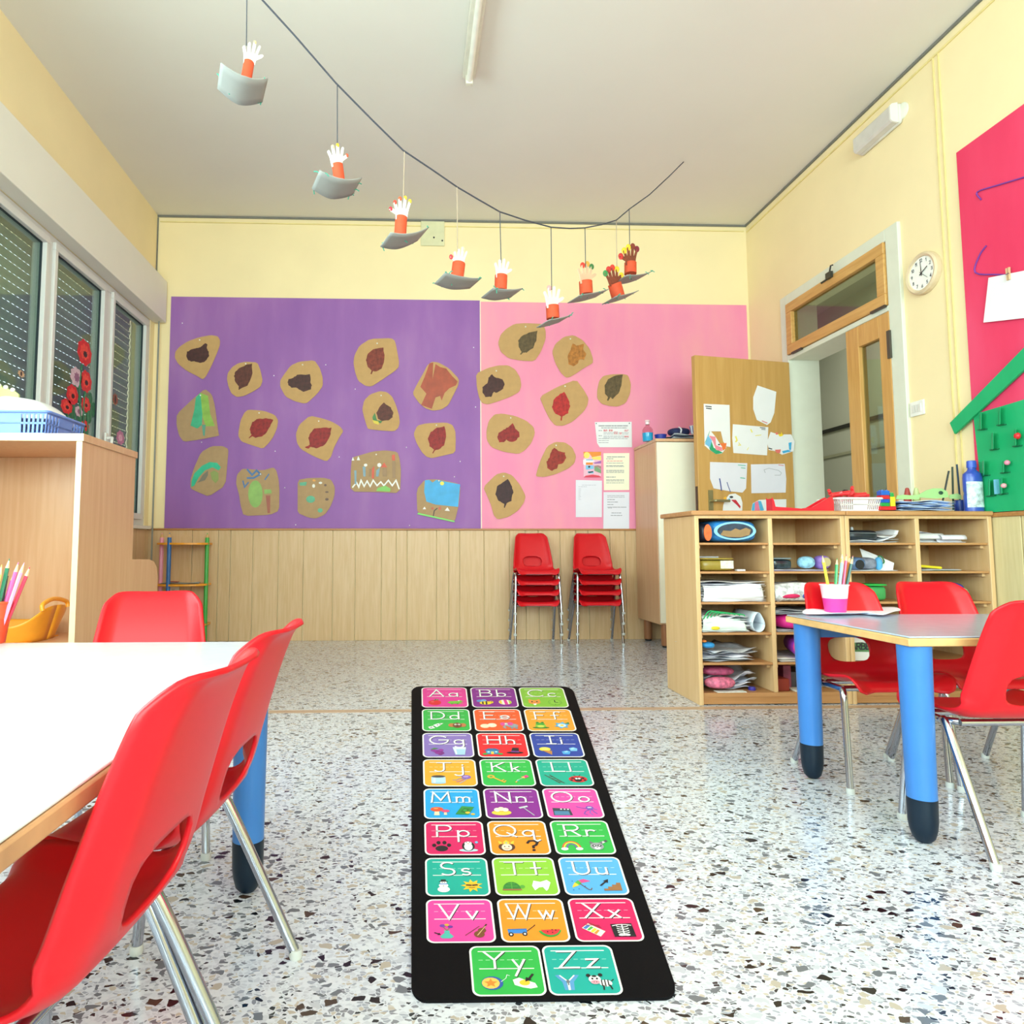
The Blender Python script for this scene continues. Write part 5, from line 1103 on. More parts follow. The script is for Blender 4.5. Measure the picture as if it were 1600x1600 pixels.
# column 1
k = (0,0); z0, z1 = CELL[k][2:]; q = at(1147, 828, 1, CYF+.03)
disc = MB().lathe([(0,.0),(1,.0),(1,.004),(0,.006)], (q.x-.004, CYF+.021, z0+.053), 28, axis=(0,-1,0))
def oval(cx_, cz_, rx, rz, y, th=.004, n=28): 
    return MB().prism([(cx_+rx*math.cos(2*PI*i/n), y, cz_+rz*math.sin(2*PI*i/n)) for i in range(n)], (0,-th,0))
rx_ = .115
pouch('pencil_case', 'round blue pencil case with a brown picture lid, top left cubby', (q.x, CYF+.14, z0+.053), (rx_, .13, .052), P('2f7fc4', .35, var=.3, scale=30), 4, rot=0,
  extra=[('lid_ring', oval(q.x-.005, z0+.054, rx_*.86, .042, CYF+.0155), P('8cc8ee', .3)), ('lid_picture', oval(q.x-.005, z0+.054, rx_*.72, .034, CYF+.0115), P('26394f', .3, var=.4, scale=40)), ('brown_patch', MB().prism([(q.x-.005+x*rx_*.62, CYF+.0075, z0+.05+y*.03) for x, y in ((-1,-.5),(-.8,.2),(-.3,.1),(0,.5),(.3,.25),(.7,.6),(1,.3),(.9,-.5),(.3,-.85),(-.5,-.8))], (0,-.002,0)), P('9a7a52', .4, var=.2))])
q = at(1107, 829, 1, CYF+.02)
pouch('pencil_case', 'dark case with an orange flame-coloured end in the top left cubby', (CELL[k][0]+.036, CYF+.13, z0+.046), (.034, .12, .0455), P('1d2030', .4), 3.2,
  extra=[('orange_end', oval(CELL[k][0]+.040, z0+.046, .018, .038, CYF+.0095), P('e8642c', .4, var=.3, scale=40))])
k = (0,1); z0 = CELL[k][2]
t = thing('lunch_tin', 'round-cornered golden plastic box with a lid in the second left cubby', 'box', (ce(k,.30), CYF+.12, z0))
MB().sell((ce(k,.29), CYF+.125, z0+.026), .082, .10, .026, 6, 36, 14).build('body', P('9a8434', .3, var=.08), t, w=True)
MB().sell((ce(k,.29), CYF+.125, z0+.0565), .087, .105, .0042, 5, 36, 8).build('lid', P('c0a94e', .3), t, w=True)
MB().obox((ce(k,.42), CYF+.0265, z0+.03), (.03,0,0), (0,.002,0), (0,0,.018)).build('sticker', P('dcd8c8', .4, var=.3, scale=60), t, w=True)
o = MB().box(ce(k,.58), ce(k,.70), CYF+.03, CYF+.06, z0, z0+.008).build('eraser', P('f0f0f2'), bev=.002); tag(o, 'small white eraser beside the golden box', 'eraser')
o = MB().box(ce(k,.02), ce(k,.35), CYF+.06, CYF+.2, z0+.0615, z0+.067).build('folded_paper', M_GREYP, bev=.001); tag(o, 'folded grey paper lying on the golden box', 'paper')
pile('paper_stack', 'thick stack of white drawing paper filling the third left cubby', CELL[0,2], (.01,.97), 0, 12, .0075, .008, [M_PAPER, M_PAPERL, M_PAPER], 11, rotm=.3)
pile('paper_stack', 'drawings with green and yellow paint in the fourth left cubby', CELL[0,3], (.01,.72), 0, 10, .0075, .010, [M_PAPER, P('dfeee4', .7), M_PAPERL], 12, rotm=.3)
fold('big folded white sheet bulging over the stack in the third left cubby', CELL[0,2], (.05,.93), .088, M_PAPER, 3)
fold('white drawing with green strokes folded over the fourth left cubby', CELL[0,3], (.02,.66), .072, P('e9f1ec', .7), 4)
k = (0,3); z0 = CELL[k][2]
b = MB(); 
for i_ in range(5):
    b.tube(crom([(ce(k,.03+.06*i_), CYF+.012+.004*i_, z0+.060+.004*i_), (ce(k,.10+.05*i_), CYF+.006, z0+.096-.002*i_), (ce(k,.22+.09*i_), CYF+.010, z0+.094-.003*i_), (ce(k,.35+.07*i_), CYF+.008, z0+.086-.003*i_)], 4), .0026, 6)
o = b.build('green_yarn', P('27a862', .8)); tag(o, 'tangle of green paper strips on the drawings in the fourth left cubby', 'paper strips')
o = MB().sell((ce(k,.2), CYF+.010, z0+.020), .02, .004, .008, 2.4, 16, 8).build('yellow_blob', P('e8d032', .5)); tag(o, 'yellow dab of modelling clay on the green drawings', 'clay')
b = MB()
def cone(u, v, k=k, z0=z0):
    a = 2*PI*u; r = .030*(1-v*.05); return (ce(k,.85)+r*math.cos(a)*.95, CYF+.02+.22*v, z0+.034+(r*1.12*math.sin(a)+(.022*max(0, math.sin(a))**4)))
b.grid(cone, 24, 4); o = b.build('paper_roll', P('e2e9f2', .6), solid=.0012); tag(o, 'pointed paper roll beside the green drawings', 'paper')
pile('paper_stack', 'loose grey newspaper sheets in the fifth left cubby', CELL[0,4], (.02,.80), .01, 5, .009, .022, [M_GREYP, P('cfd0d6', .7, var=.15, scale=60), M_PAPERL], 14, rotm=1.2, curl=.015)
k = (0,4); z0 = CELL[k][2]
pouch('pencil_case', 'small blue pouch with an orange tip in the fifth left cubby', (ce(k,.11), CYF+.035, z0+.076), (.03,.03,.014), P('2f8fd0', .5, var=.2, scale=40), 2.2, extra=[('orange_tip', MB().sell((ce(k,.05), CYF+.028, z0+.094), .012, .012, .006, 2.2, 12, 8), P('e8863a'))])
k = (0,5); z0 = CELL[k][2]
pile('paper_stack', 'curled blue-white paper behind the pink pouch in the bottom left cubby', CELL[0,5], (.1,.86), .05, 4, .012, .03, [P('c9d0e4', .6), M_PAPERL], 15, rotm=.6, curl=.03)
pouch('toiletry_bag', 'pink flowered pouch in the bottom left cubby', (ce(k,.27), CYF+.035, z0+.040), (.070,.03,.026), P('d8708f', .5, var=.45, scale=60), 2.4, cat='bag')
pouch('toiletry_bag', 'purple pink folded pouch on top of the flowered pouch', (ce(k,.28), CYF+.075, z0+.088), (.075,.06,.019), P('a8486e', .5, var=.4, scale=50), 2.6, cat='bag')
o = MB().box(ce(k,.2), ce(k,.62), CYF+.008, CYF+.05, z0, z0+.003).build('card', P('e8efe4', .6, var=.2, scale=40)); tag(o, 'flat printed card at the front of the bottom left cubby', 'card')
o = MB().lathe([(0,0),(.016,0),(.017,.003),(.015,.014),(0,.016)], (ce(k,.78), CYF+.06, z0), 20).build('bottle_cap', P('4038a8', .35)); tag(o, 'purple bottle cap in the bottom left cubby', 'cap')
# column 2
k = (1,1); z0 = CELL[k][2]
t = thing('plastic_box', 'dark translucent lunch box with a clear lid, second cubby of the second column', 'box', (ce(k,.18), CYF+.12, z0))
MB().sell((ce(k,.175), CYF+.125, z0+.031), .052, .09, .0225, 6, 30, 12).build('body', P('26353c', .2, var=.5, scale=60), t, w=True)
MB().sell((ce(k,.175), CYF+.125, z0+.058), .055, .094, .0042, 5, 30, 8).build('lid', P('8fa0a6', .15), t, w=True)
pile('paper_stack', 'lilac sheet under the dark lunch box', CELL[k], (.0,.85), 0, 2, .003, .003, [P('b9aed8', .6), M_PAPERL], 16)
pouch('pencil_case', 'pale blue fluffy pencil case beside the dark lunch box', (ce(k,.56), CYF+.05, z0+.040), (.036,.035,.028), P('8fc0d8', .7, var=.4, scale=50), 2.3)
pouch('pencil_case', 'purple pencil case with a tan patch behind the pencil cup', (ce(k,.80), CYF+.05, z0+.040), (.034,.035,.032), P('8464b0', .6, var=.25, scale=40), 2.5, extra=[('patch', oval(ce(k,.80), z0+.042, .021, .021, CYF+.0165), P('b8a878'))])
pile('paper_stack', 'spotted drawings in the third cubby of the second column', CELL[1,2], (.0,.9), .02, 8, .009, .014, [P('dcd6d4', .7, var=.35, scale=70), M_PAPERL], 17, rotm=.5)
fold('black spotted drawing folded over the stack in the second cubby column', CELL[1,2], (.0,.82), .086, mat('spotted paper', 'dedadc', .7, var=.5, scale=55), 5, dep=.2)
k = (1,2); z0 = CELL[k][2]
pouch('pencil_case', 'crimson pouch with a blue end on the drawings of the second column', (ce(k,.22), CYF+.022, z0+.026), (.055,.014,.011), P('d0225c', .5, var=.15), 2.6, extra=[('blue_end', MB().sell((ce(k,.46), CYF+.02, z0+.026), .012, .012, .011, 2.4, 14, 8), P('3c4a98'))])
pile('paper_stack', 'grey sheets on the magenta pouch behind the table corner', CELL[1,3], (.0,.9), .02, 3, .006, .008, [M_GREYP, P('d8d8dc')], 18, h0=.078)
k = (1,3); z0 = CELL[k][2]
pouch('pencil_case', 'magenta pouch behind the table corner', (ce(k,.42), CYF+.1, z0+.042), (.10,.085,.033), P('e0208a', .5, var=.15, scale=30), 3)
pile('paper_stack', 'creased paper under the magenta pouch', CELL[k], (.02,.6), 0, 2, .003, .004, [M_PAPER, M_GREYP], 19)
k = (1,4); z0 = CELL[k][2]
t = thing('pencil_case', 'magenta cylinder pencil case in the fifth cubby of the second column', 'pencil case', (ce(k,.34), CYF+.1, z0), 'pencil cases in the cubbies')
b = MB().lathe([(0,0),(.04,0),(.046,.008),(.046,.19),(.04,.2),(0,.2)], (ce(k,.42), CYF+.03, z0+.062), 28, axis=(.35,1,0), sx=1); b.build('body', P('a83cc0', .45, var=.15), t, w=True)
MB().lathe([(0,-.004),(.036,-.003),(.040,.0),(0,.001)], (ce(k,.42)-.0005, CYF+.029, z0+.062), 28, axis=(.35,1,0)).build('end_disc', P('e43c8c', .45), t, w=True)
pile('paper_stack', 'folded printed sheets under the magenta cylinder case', CELL[k], (.0,.7), 0, 3, .004, .006, [M_PAPER, P('e4dcd4')], 20, rotm=.6)
k = (1,5); z0 = CELL[k][2]
o = MB().box(ce(k,.02), ce(k,.2), CYF+.03, CYF+.2, z0, z0+.055).build('small_box', P('8c2c1c', .6), bev=.003); tag(o, 'dark red box at the bottom of the second cubby column', 'box')
o = MB().box(ce(k,.22), ce(k,.34), CYF+.09, CYF+.25, z0, z0+.105).build('book', P('8a3a58', .5, var=.3, scale=30), bev=.002); tag(o, 'crimson book standing at the bottom of the second cubby column', 'book')
o = MB().box(ce(k,.36), ce(k,.72), CYF+.12, CYF+.27, z0, z0+.07).build('small_box', P('5c5a66', .5, var=.3, scale=30), bev=.002); tag(o, 'grey box at the bottom of the second cubby column', 'box')
o = MB().box(ce(k,.26), ce(k,.62), CYF+.012, CYF+.09, z0, z0+.006).build('book', P('e8e4d8', .5), bev=.001); tag(o, 'thin white booklet flat at the bottom of the second cubby column', 'book')
# column 3
k = (2,0); z0 = CELL[k][2]
t = thing('pencil_case', 'long dark pencil case with a silver zip in the top cubby of the third column', 'pencil case', (ce(k,.28), CYF+.1, z0), 'pencil cases in the cubbies')
MB().sell((ce(k,.27), CYF+.11, z0+.034), .082, .085, .026, 4, 30, 14).build('body', P('16222c', .4, var=.3, scale=40), t, w=True)
MB().tube([(ce(k,.02), CYF+.027, z0+.046), (ce(k,.48), CYF+.027, z0+.044)], .0022, 6).build('zip', P('8f98a2', .3, metal=.6), t, w=True)
MB().sell((ce(k,.22), CYF+.09, z0+.066), .007, .006, .010, 2.2, 10, 8).build('zip_pull', P('c8ccd0'), t, w=True)
pile('paper_stack', 'crumpled white paper under and beside the long dark pencil case', CELL[k], (.0,.78), 0, 3, .003, .006, [M_PAPER, M_GREYP], 21, curl=.03)
pile('paper_stack', 'upturned white sheet at the right of the long dark pencil case', CELL[k], (.52,.84), .02, 2, .004, .014, [P('d4d8e0', .7), M_PAPER], 41, curl=.04, h0=.012)
k = (2,1); z0 = CELL[k][2]
pouch('pencil_case', 'grey blue pencil case with a black round pocket in the third column', (ce(k,.14), CYF+.09, z0+.034), (.052,.075,.031), P('5d7aa4', .5, var=.4, scale=50), 3, extra=[('pocket', oval(ce(k,.15), z0+.03, .020, .022, CYF+.0145), P('15181f'))])
pouch('pencil_case', 'grey pencil case second in the same cubby of the third column', (ce(k,.36), CYF+.1, z0+.034), (.045,.075,.029), P('7d8294', .5, var=.3, scale=50), 3)
pouch('toy', 'small light blue soft toy beside the grey pencil cases', (ce(k,.50), CYF+.04, z0+.034), (.014,.02,.030), P('58a8d8', .6, var=.2), 2.2, cat='toy', group='small toys in the cubbies')
pts = [(ce(k,.42), CYF+.09, z0+.004), (ce(k,.42), CYF+.13, z0+.104), (ce(k,.60), CYF+.10, z0+.074), (ce(k,.78), CYF+.055, z0+.036), (ce(k,.72), CYF+.04, z0+.004)]
t = thing('drawing', 'white drawing with a green ring leaning beside the grey pencil cases', 'drawing', pts[0])
MB().add(pts, [[0,1,2,3,4]]).build('sheet', M_PAPER, t, w=True, smooth=False, solid=.0012)
b = MB(); cc = Vector((ce(k,.60), CYF+.072, z0+.052))
b.tube([cc+Vector((.012*math.cos(a_), -.008+.01*math.sin(a_), .017*math.sin(a_))) for a_ in [2*PI*i_/14 for i_ in range(15)]], .003, 6); b.build('green_ring', P('2a7a4a'), t, w=True)
o = MB().add([(ce(k,.01), CYF+.14, z0+.066), (ce(k,.26), CYF+.14, z0+.066), (ce(k,.22), CYF+.15, z0+.085), (ce(k,.10), CYF+.16, z0+.116), (ce(k,.02), CYF+.16, z0+.112)], [[0,1,2,3,4]]).build('paper', M_GREYP, smooth=False, solid=.0012); tag(o, 'grey paper peak standing behind the grey blue pencil case', 'paper')
pile('paper_stack', 'thin sheets under the grey pencil cases', CELL[k], (.0,.74), 0, 2, .002, .001, [M_GREYP, M_PAPER], 22)
k = (2,2); z0 = CELL[k][2]
t = thing('plastic_box', 'small box with a bright green lid behind the red chairs', 'box', (ce(k,.45), CYF+.08, z0))
MB().sell((ce(k,.46), CYF+.09, z0+.035), .045, .06, .034, 5, 26, 12).build('body', P('3f9a54', .3), t, w=True)
MB().sell((ce(k,.46), CYF+.09, z0+.074), .052, .068, .0048, 4, 26, 8).build('lid', P('3cc85a', .35), t, w=True)
pile('paper_stack', 'grey sheets beside the box with the green lid', CELL[k], (.0,.28), .03, 5, .018, .01, [M_GREYP, P('8e9098')], 23)
k = (2,4); z0 = CELL[k][2]
t = thing('magazine', 'white magazine with bold black lettering seen through the chair back opening', 'magazine', (ce(k,.3), CYF+.03, z0))
p0 = Vector((ce(k,.02), CYF+.035, z0+.002)); ux = Vector((.175,0,0)); uz = Vector((0,.012,.105))
MB().obox(p0+ux/2+uz/2, ux/2, (0,.004,0), uz/2).build('pages', M_PAPER, t, w=True)
nq = Vector((0,-.0045,0)); 
MB().prism([p0+nq+ux*a_+uz*c_ for a_, c_ in ((.02,.38),(.5,.36),(.48,.70),(.3,.78),(.02,.76))], (0,-.0006,0)).build('green_print', P('5a8a5a', .5, var=.3, scale=60), t, w=True, smooth=False)
b = MB(); pol, wd = text_polys('ARBELL', .027, .0058, .2)
for p_ in pol: b.prism([p0+nq+Vector((0,-.001,0))+ux*.0+uz*.48+Vector((x*.92+y*.12-.004, y*.11, y)) for x, y in p_], (0,-.0005,0))
b.build('black_lettering', M_INKD, t, w=True, smooth=False)
b = MB()
for i_ in range(4): b.prism([p0+nq+ux*a_+uz*c_ for a_, c_ in ((.5,.12+i_*.07),(.9,.12+i_*.07),(.9,.135+i_*.07),(.5,.135+i_*.07))], (0,-.0005,0))
b.build('small_print', M_INK, t, w=True, smooth=False)
pile('paper_stack', 'creased sheets standing behind the lettered magazine', CELL[k], (.0,.8), .10, 6, .014, .01, [M_GREYP, M_PAPER], 24)
pile('paper_stack', 'grey papers above the lettered magazine in the third cubby column', CELL[2,3], (.0,.7), .02, 5, .008, .012, [M_GREYP, M_PAPERL, P('b8606a')], 25)
# column 4
k = (3,0); z0 = CELL[k][2]
def roll(label, xa, xb, y, z, r, m):
    b = MB()
    def f(u, v):
        a = -2.2+u*5.6; rr = r*(1-.10*u); return (xa+(xb-xa)*v, y+rr*math.cos(a), z+r+rr*math.sin(a))
    b.grid(f, 22, 6); o = b.build('paper_roll', m, solid=.0012); tag(o, label, 'paper roll', 'paper rolls in the top right cubby')
roll('white paper roll nearest the front of the top right cubby', ce(k,.42), ce(k,.80), CYF+.06, z0, .019, M_PAPERL)
roll('longer white paper roll behind the short one in the top right cubby', ce(k,.05), ce(k,.52), CYF+.085, z0, .023, M_PAPER)
pile('paper_stack', 'curved white sheets at the left of the top right cubby', CELL[k], (.0,.60), .1, 6, .007, .022, [M_PAPER, M_PAPERL], 26, rotm=.4)
k = (3,1); z0 = CELL[k][2]
o = MB().tube([(ce(k,.02), CYF+.05, z0+.024), (ce(k,.42), CYF+.06, z0+.013)], .0065, 10).build('yellow_marker', P('efd82c', .35)); tag(o, 'yellow marker lying on papers in the second right cubby', 'marker')
pile('paper_stack', 'few flat sheets under the yellow marker', CELL[k], (.0,.66), .01, 3, .002, .002, [P('4f8a74', .7), M_PAPER, M_GREYP], 27)
k = (3,2); z0 = CELL[k][2]
t = thing('pencil_case', 'blue patterned pencil case with a red zip behind the second chair', 'pencil case', (ce(k,.3), CYF+.1, z0), 'pencil cases in the cubbies')
MB().sell((ce(k,.45), CYF+.1, z0+.044), .105, .075, .043, 3, 34, 18).build('body', P('2c4aa4', .45, var=.5, scale=60), t, w=True)
b = MB().tube([(ce(k,.45)+.098*math.cos(a_)*1.02, CYF+.062, z0+.044+.041*math.sin(a_)) for a_ in [R(-20+i_*10) for i_ in range(13)]], .003, 6); b.build('zip', P('d04a4a'), t, w=True)
oval(ce(k,.62), z0+.036, .034, .026, CYF+.026, .004).build('picture', P('7a9a6a', .5, var=.5, scale=60), t, w=True)
pile('paper_stack', 'flat papers low in the right cubby column', CELL[3,3], (.1,.8), .02, 4, .006, .008, [M_GREYP, M_PAPER], 28)
# ---- on top of the cubbies
ZT = CT+.0006
# red plastic tray
q0, q1 = at(1207, 790, 1, CYF+.05), at(1303, 790, 1, CYF+.05)
t = thing('red_tray', 'red plastic tray with raised ends on the left cubby unit', 'tray', ((q0.x+q1.x)/2, CYF+.14, ZT))
L_ = q1.x-q0.x; hts = [(0,.066),(.03,.05),(.05,.022),(.1,.02),(.25,.018),(.5,.012),(.65,.02),(.8,.045),(.93,.066),(.98,.07),(1,.05)]
for y_ in (CYF+.05, CYF+.10):
    pol = [(q0.x, y_, ZT), (q1.x, y_, ZT)]+[(q0.x+L_*a_, y_, ZT+h_) for a_, h_ in reversed(hts)]
    MB().prism(pol, (0,.005,0)).build('side_wall', P('dc2430', .25, coat=.3), t, w=True, smooth=False)
MB().box(q0.x, q1.x, CYF+.055, CYF+.10, ZT, ZT+.006).build('base', P('dc2430', .25, coat=.3), t, w=True)
for xa, h_ in ((q0.x, .06), (q1.x-.006, .05)): MB().box(xa, xa+.006, CYF+.055, CYF+.10, ZT+.006, ZT+h_).build('end_wall', P('dc2430', .25, coat=.3), t, w=True)
def slot_basket(name, label, cx_, cy_, z, wx, wy, h, taper, m, nslot, group=None, rows_=2, solidf=.34):
    t = thing(name, label, 'basket', (cx_, cy_, z), group)
    def P4(k, s): # corner offsets at height fraction k
        a = wx/2*(1-taper*(1-k)); c = wy/2*(1-taper*(1-k)); return a, c
    b = MB()
    a0_, c0_ = P4(0, 0); b.box(cx_-a0_, cx_+a0_, cy_-c0_, cy_+c0_, z, z+.004)
    def wall(p, q, nrm):   # p,q bottom corners fractions -1..1
        n = nslot if abs(p[0]-q[0]) > .5 else max(4, nslot//2)
        def pt(u, k):
            a, c = P4(k, 0); x = p[0]+(q[0]-p[0])*u; y = p[1]+(q[1]-p[1])*u
            return Vector((cx_+a*x, cy_+c*y, z+h*k))
        def strip(u0, u1, k0, k1):
            vs = [pt(u0,k0), pt(u1,k0), pt(u1,k1), pt(u0,k1)]; b.prism(vs, Vector(nrm)*-.003)
        for (ka, kb) in ((0,.16),(.5,.58),(.9,1)) if rows_ == 2 else ((0,.16),(.88,1)): strip(0, 1, ka, kb)
        lo_, hi_ = (.5-solidf/2, .5+solidf/2); strip(lo_, hi_, .16, .9)
        for side in ((0, lo_), (hi_, 1)):
            for i_ in range(n+1):
                u = side[0]+(side[1]-side[0])*i_/n; w_ = (side[1]-side[0])/n*.23
                strip(max(side[0], u-w_), min(side[1], u+w_), .16, .9)
    wall((-1,-1),(1,-1),(0,-1,0)); wall((1,-1),(1,1),(1,0,0)); wall((1,1),(-1,1),(0,1,0)); wall((-1,1),(-1,-1),(-1,0,0))
    b.build('body', m, t, w=True, smooth=False)
    a, c = wx/2+.004, wy/2+.004
    loop = [Vector((cx_+x, cy_+y, z+h)) for x, y in rrect(-a, -c, a, c, .02, .02, 5)]; loop.append(loop[0])
    MB().tube(loop, .0055, 8).build('rim', m, t, w=True)
    return t
q0, q1 = at(1310, 790, 1, CYF+.06), at(1379, 790, 1, CYF+.06)
M_WB = P('f3ecec', .35)
bw = q1.x-q0.x; bx_ = (q0.x+q1.x)/2
slot_basket('white_basket', 'white slotted plastic basket full of red toy pieces on the cubby units', bx_, CYF+.14, ZT, bw, .17, .062, .13, M_WB, 7)
rr = random.Random(5)
for i_ in range(18):
    x = bx_+rr.uniform(-.38, .38)*bw; y = CYF+.13+rr.uniform(-.055, .055); z = ZT+.064+.014*(i_ % 3)*(1-abs(x-bx_)/bw)+.004
    ax = Vector((rr.uniform(-1,1), rr.uniform(-.6,.6), rr.uniform(-.2,.4))).normalized(); l_ = rr.uniform(.025,.045)
    ay = ax.orthogonal().normalized(); az = ax.cross(ay)
    o = MB().obox((x, y, z), ax*l_, ay*.011, az*.007).build('toy_piece', P('e02a30', .3, coat=.2), bev=.003)
    tag(o, 'red plastic toy piece heaped in the white basket', 'toy', 'red toy pieces in the white basket')
o = MB().sell((bx_-.03, CYF+.12, ZT+.098), .014, .012, .012, 2.5, 14, 8).build('toy_piece', P('1d1c20', .4)); tag(o, 'black toy piece on top of the red pieces in the basket', 'toy')
# toy bricks
def brick(label, px0, px1, py0, py1, col, y=CYF+.05, studs=2):
    a, c = at(px0, py0, 1, y), at(px1, py1, 1, y)
    z0 = max(c.z, ZT); z1 = a.z
    t = thing('toy_brick', label, 'toy brick', ((a.x+c.x)/2, y+.016, z0), 'stacked toy bricks')
    MB().box(a.x, c.x, y, y+.033, z0, z1-.0006).build('block', P(col, .3, coat=.2), t, w=True, bev=.001)
    for i_ in range(studs):
        for yy in (.0085, .0245): MB().lathe([(0.0055,0),(.0055,.004),(0,.0042)], (a.x+(c.x-a.x)*(i_+.5)/studs, y+yy, z1-.0006), 12).build('stud', P(col, .3, coat=.2), t, w=True)
brick('long red toy brick at the bottom of the brick stack', 1375.5, 1400.5, 791, 797, 'd8202a', studs=4)
brick('green toy brick in the left column, on the red base', 1377, 1390.5, 785.4, 791, '2a9a44')
brick('blue toy brick under the red one in the left column', 1377, 1390.5, 779.8, 785.4, '2456b8')
brick('red toy brick in the middle of the left column', 1377, 1390.5, 773.6, 779.8, 'd2222c')
brick('topmost blue toy brick of the left column', 1377, 1390.5, 766.5, 773.6, '2a62c4')
brick('tall yellow toy brick in the right column', 1391.2, 1399.5, 776, 791, 'f2d22e')
brick('green toy brick on top of the yellow one', 1391.2, 1397, 770.5, 776, '36a04a')
# paper pile with green cut-outs
q0, q1 = at(1403, 790, 1, CYF+.06), at(1488, 790, 1, CYF+.06)
b = MB()
for i_ in range(11):
    e = rr.uniform(-.012, .012)
    sheet(b, q0.x+abs(e), q1.x-abs(e)*1.5, CYF+.03+rr.uniform(0,.02), CYF+.28, ZT+.002+i_*.0042, .007, 300+i_, rr.uniform(-.03,.03), 22, 10, mi=i_ % 3)
o = b.build('paper_pile', [P('c3d2ee', .6), P('eef1f8', .6), P('7f9fd8', .6)], solid=.001); tag(o, 'pile of crinkled blue and white paper on the right cubby unit', 'paper')
ZP = ZT+.062
M_LG = P('a9d08a', .6)
def cutout(label, pts, y, m=M_LG, hole=None):
    poly = [at(px, py, 1, y) for px, py in pts]
    t = thing('paper_cutout', label, 'paper cut-out', (sum((p.x for p in poly))/len(poly), y, min(p.z for p in poly)), 'green paper cut-outs on the paper pile')
    MB().prism(poly, (0,.003,0)).build('shape', m, t, w=True, smooth=False)
    if hole: 
        q = at(hole[0], hole[1], 1, y-.001); MB().sell((q.x, y-.001, q.z), .012, .003, .009, 2, 14, 6).build('eye', P('2c4a3a'), t, w=True)
cutout('large pale green fish-shaped cut-out lying on the paper pile', [(1432,777),(1437,772),(1448,766),(1458,763),(1472,763),(1480,768),(1483,777),(1462,779)], CYF+.12, hole=(1470,770))
cutout('small green cut-out at the left end of the paper pile', [(1400,780),(1402,774),(1412,773),(1424,774),(1436,773),(1436,780)], CYF+.10)
cutout('narrow green cut-out at the right end of the paper pile', [(1484,779),(1484,773),(1496,771),(1502,774),(1502,780)], CYF+.11)
for lab, px, m_, y in (('small red cone standing behind the paper pile', 1418, P('a83c34', .5), CYF+.3), ('small pale green cone standing behind the paper pile', 1432, P('c8d894', .5), CYF+.31)):
    q = at(px, 777, 1, y); tp = at(px, 763, 1, y)
    o = MB().lathe([(.018,ZT-q.z),(.017,0),(.008,tp.z-q.z),(0,tp.z-q.z+.004)], q, 20).build('toy_cone', m_); tag(o, lab, 'toy cone')
t = thing('brush_holder', 'low blue holder at the right end of the paper pile', 'holder', (at(1500,777,1,CYF+.25).x, CYF+.25, ZT))
q = at(1500, 777, 1, CYF+.16)
t.location = (q.x, CYF+.16, ZT)
MB().lathe([(.026,0),(.027,.02),(.027,.062),(.025,.062),(.024,.01),(0,.008)], (q.x, CYF+.16, ZT), 24).build('cup', P('2f4aa8', .35), t, w=True)
for lab, a_, c_, col in (('left dark brush handle leaning over the paper pile', (1476,768), (1482.5,736), '1e2422'), ('middle dark green brush handle standing behind the paper pile', (1489,772), (1488,729.5), '1f3626'), ('right slate blue brush handle standing in the blue holder', (1499,770), (1495,725.5), '33465c')):
    p_, e_ = at(*a_, 1, CYF+.15), at(*c_, 1, CYF+.15)
    d_ = (p_-e_).normalized(); p_ = p_+d_*max(0, (p_.z-ZT-(.012 if lab[0] != 'l' else .058))/-d_.z)
    o = MB().tube([p_, e_], .0042, 8).build('paint_brush', P(col, .4)); tag(o, lab, 'brush')
# big blue paint bottle
BY = CYF+.05; q = at(1522, 795, 1, BY); tp = at(1522, 720, 1, BY); hb_ = tp.z-ZT
t = thing('paint_bottle', 'large blue plastic paint bottle at the right end of the cubby units', 'bottle', (q.x, BY, ZT))
b = MB(); 
prf = [(0,0),(.042,0),(.0425,.006),(.042,hb_*.30),(.039,hb_*.36),(.042,hb_*.42),(.0425,hb_*.66),(.040,hb_*.74),(.022,hb_*.80),(.018,hb_*.84),(.018,hb_*.86)]
b.lathe(prf, (q.x, BY, ZT), 28, sy=.75); b.build('body', P('3550b0', .3, coat=.2), t, w=True)
MB().lathe([(.021,hb_*.86),(.0215,hb_*.87),(.02,hb_*.99),(.017,hb_),(0,hb_)], (q.x, BY, ZT), 24, sy=.85).build('cap', P('3a58c0', .35), t, w=True)
b = MB()
def lab_(u, v): 
    a = R(-160+140*u); return (q.x+.0432*math.cos(a), BY+.0432*.75*math.sin(a), ZT+hb_*(.08+.50*v))
b.grid(lab_, 14, 2); b.build('label_print', P('c8d4dc', .4, var=.5, scale=50), t, w=True, recalc=False)
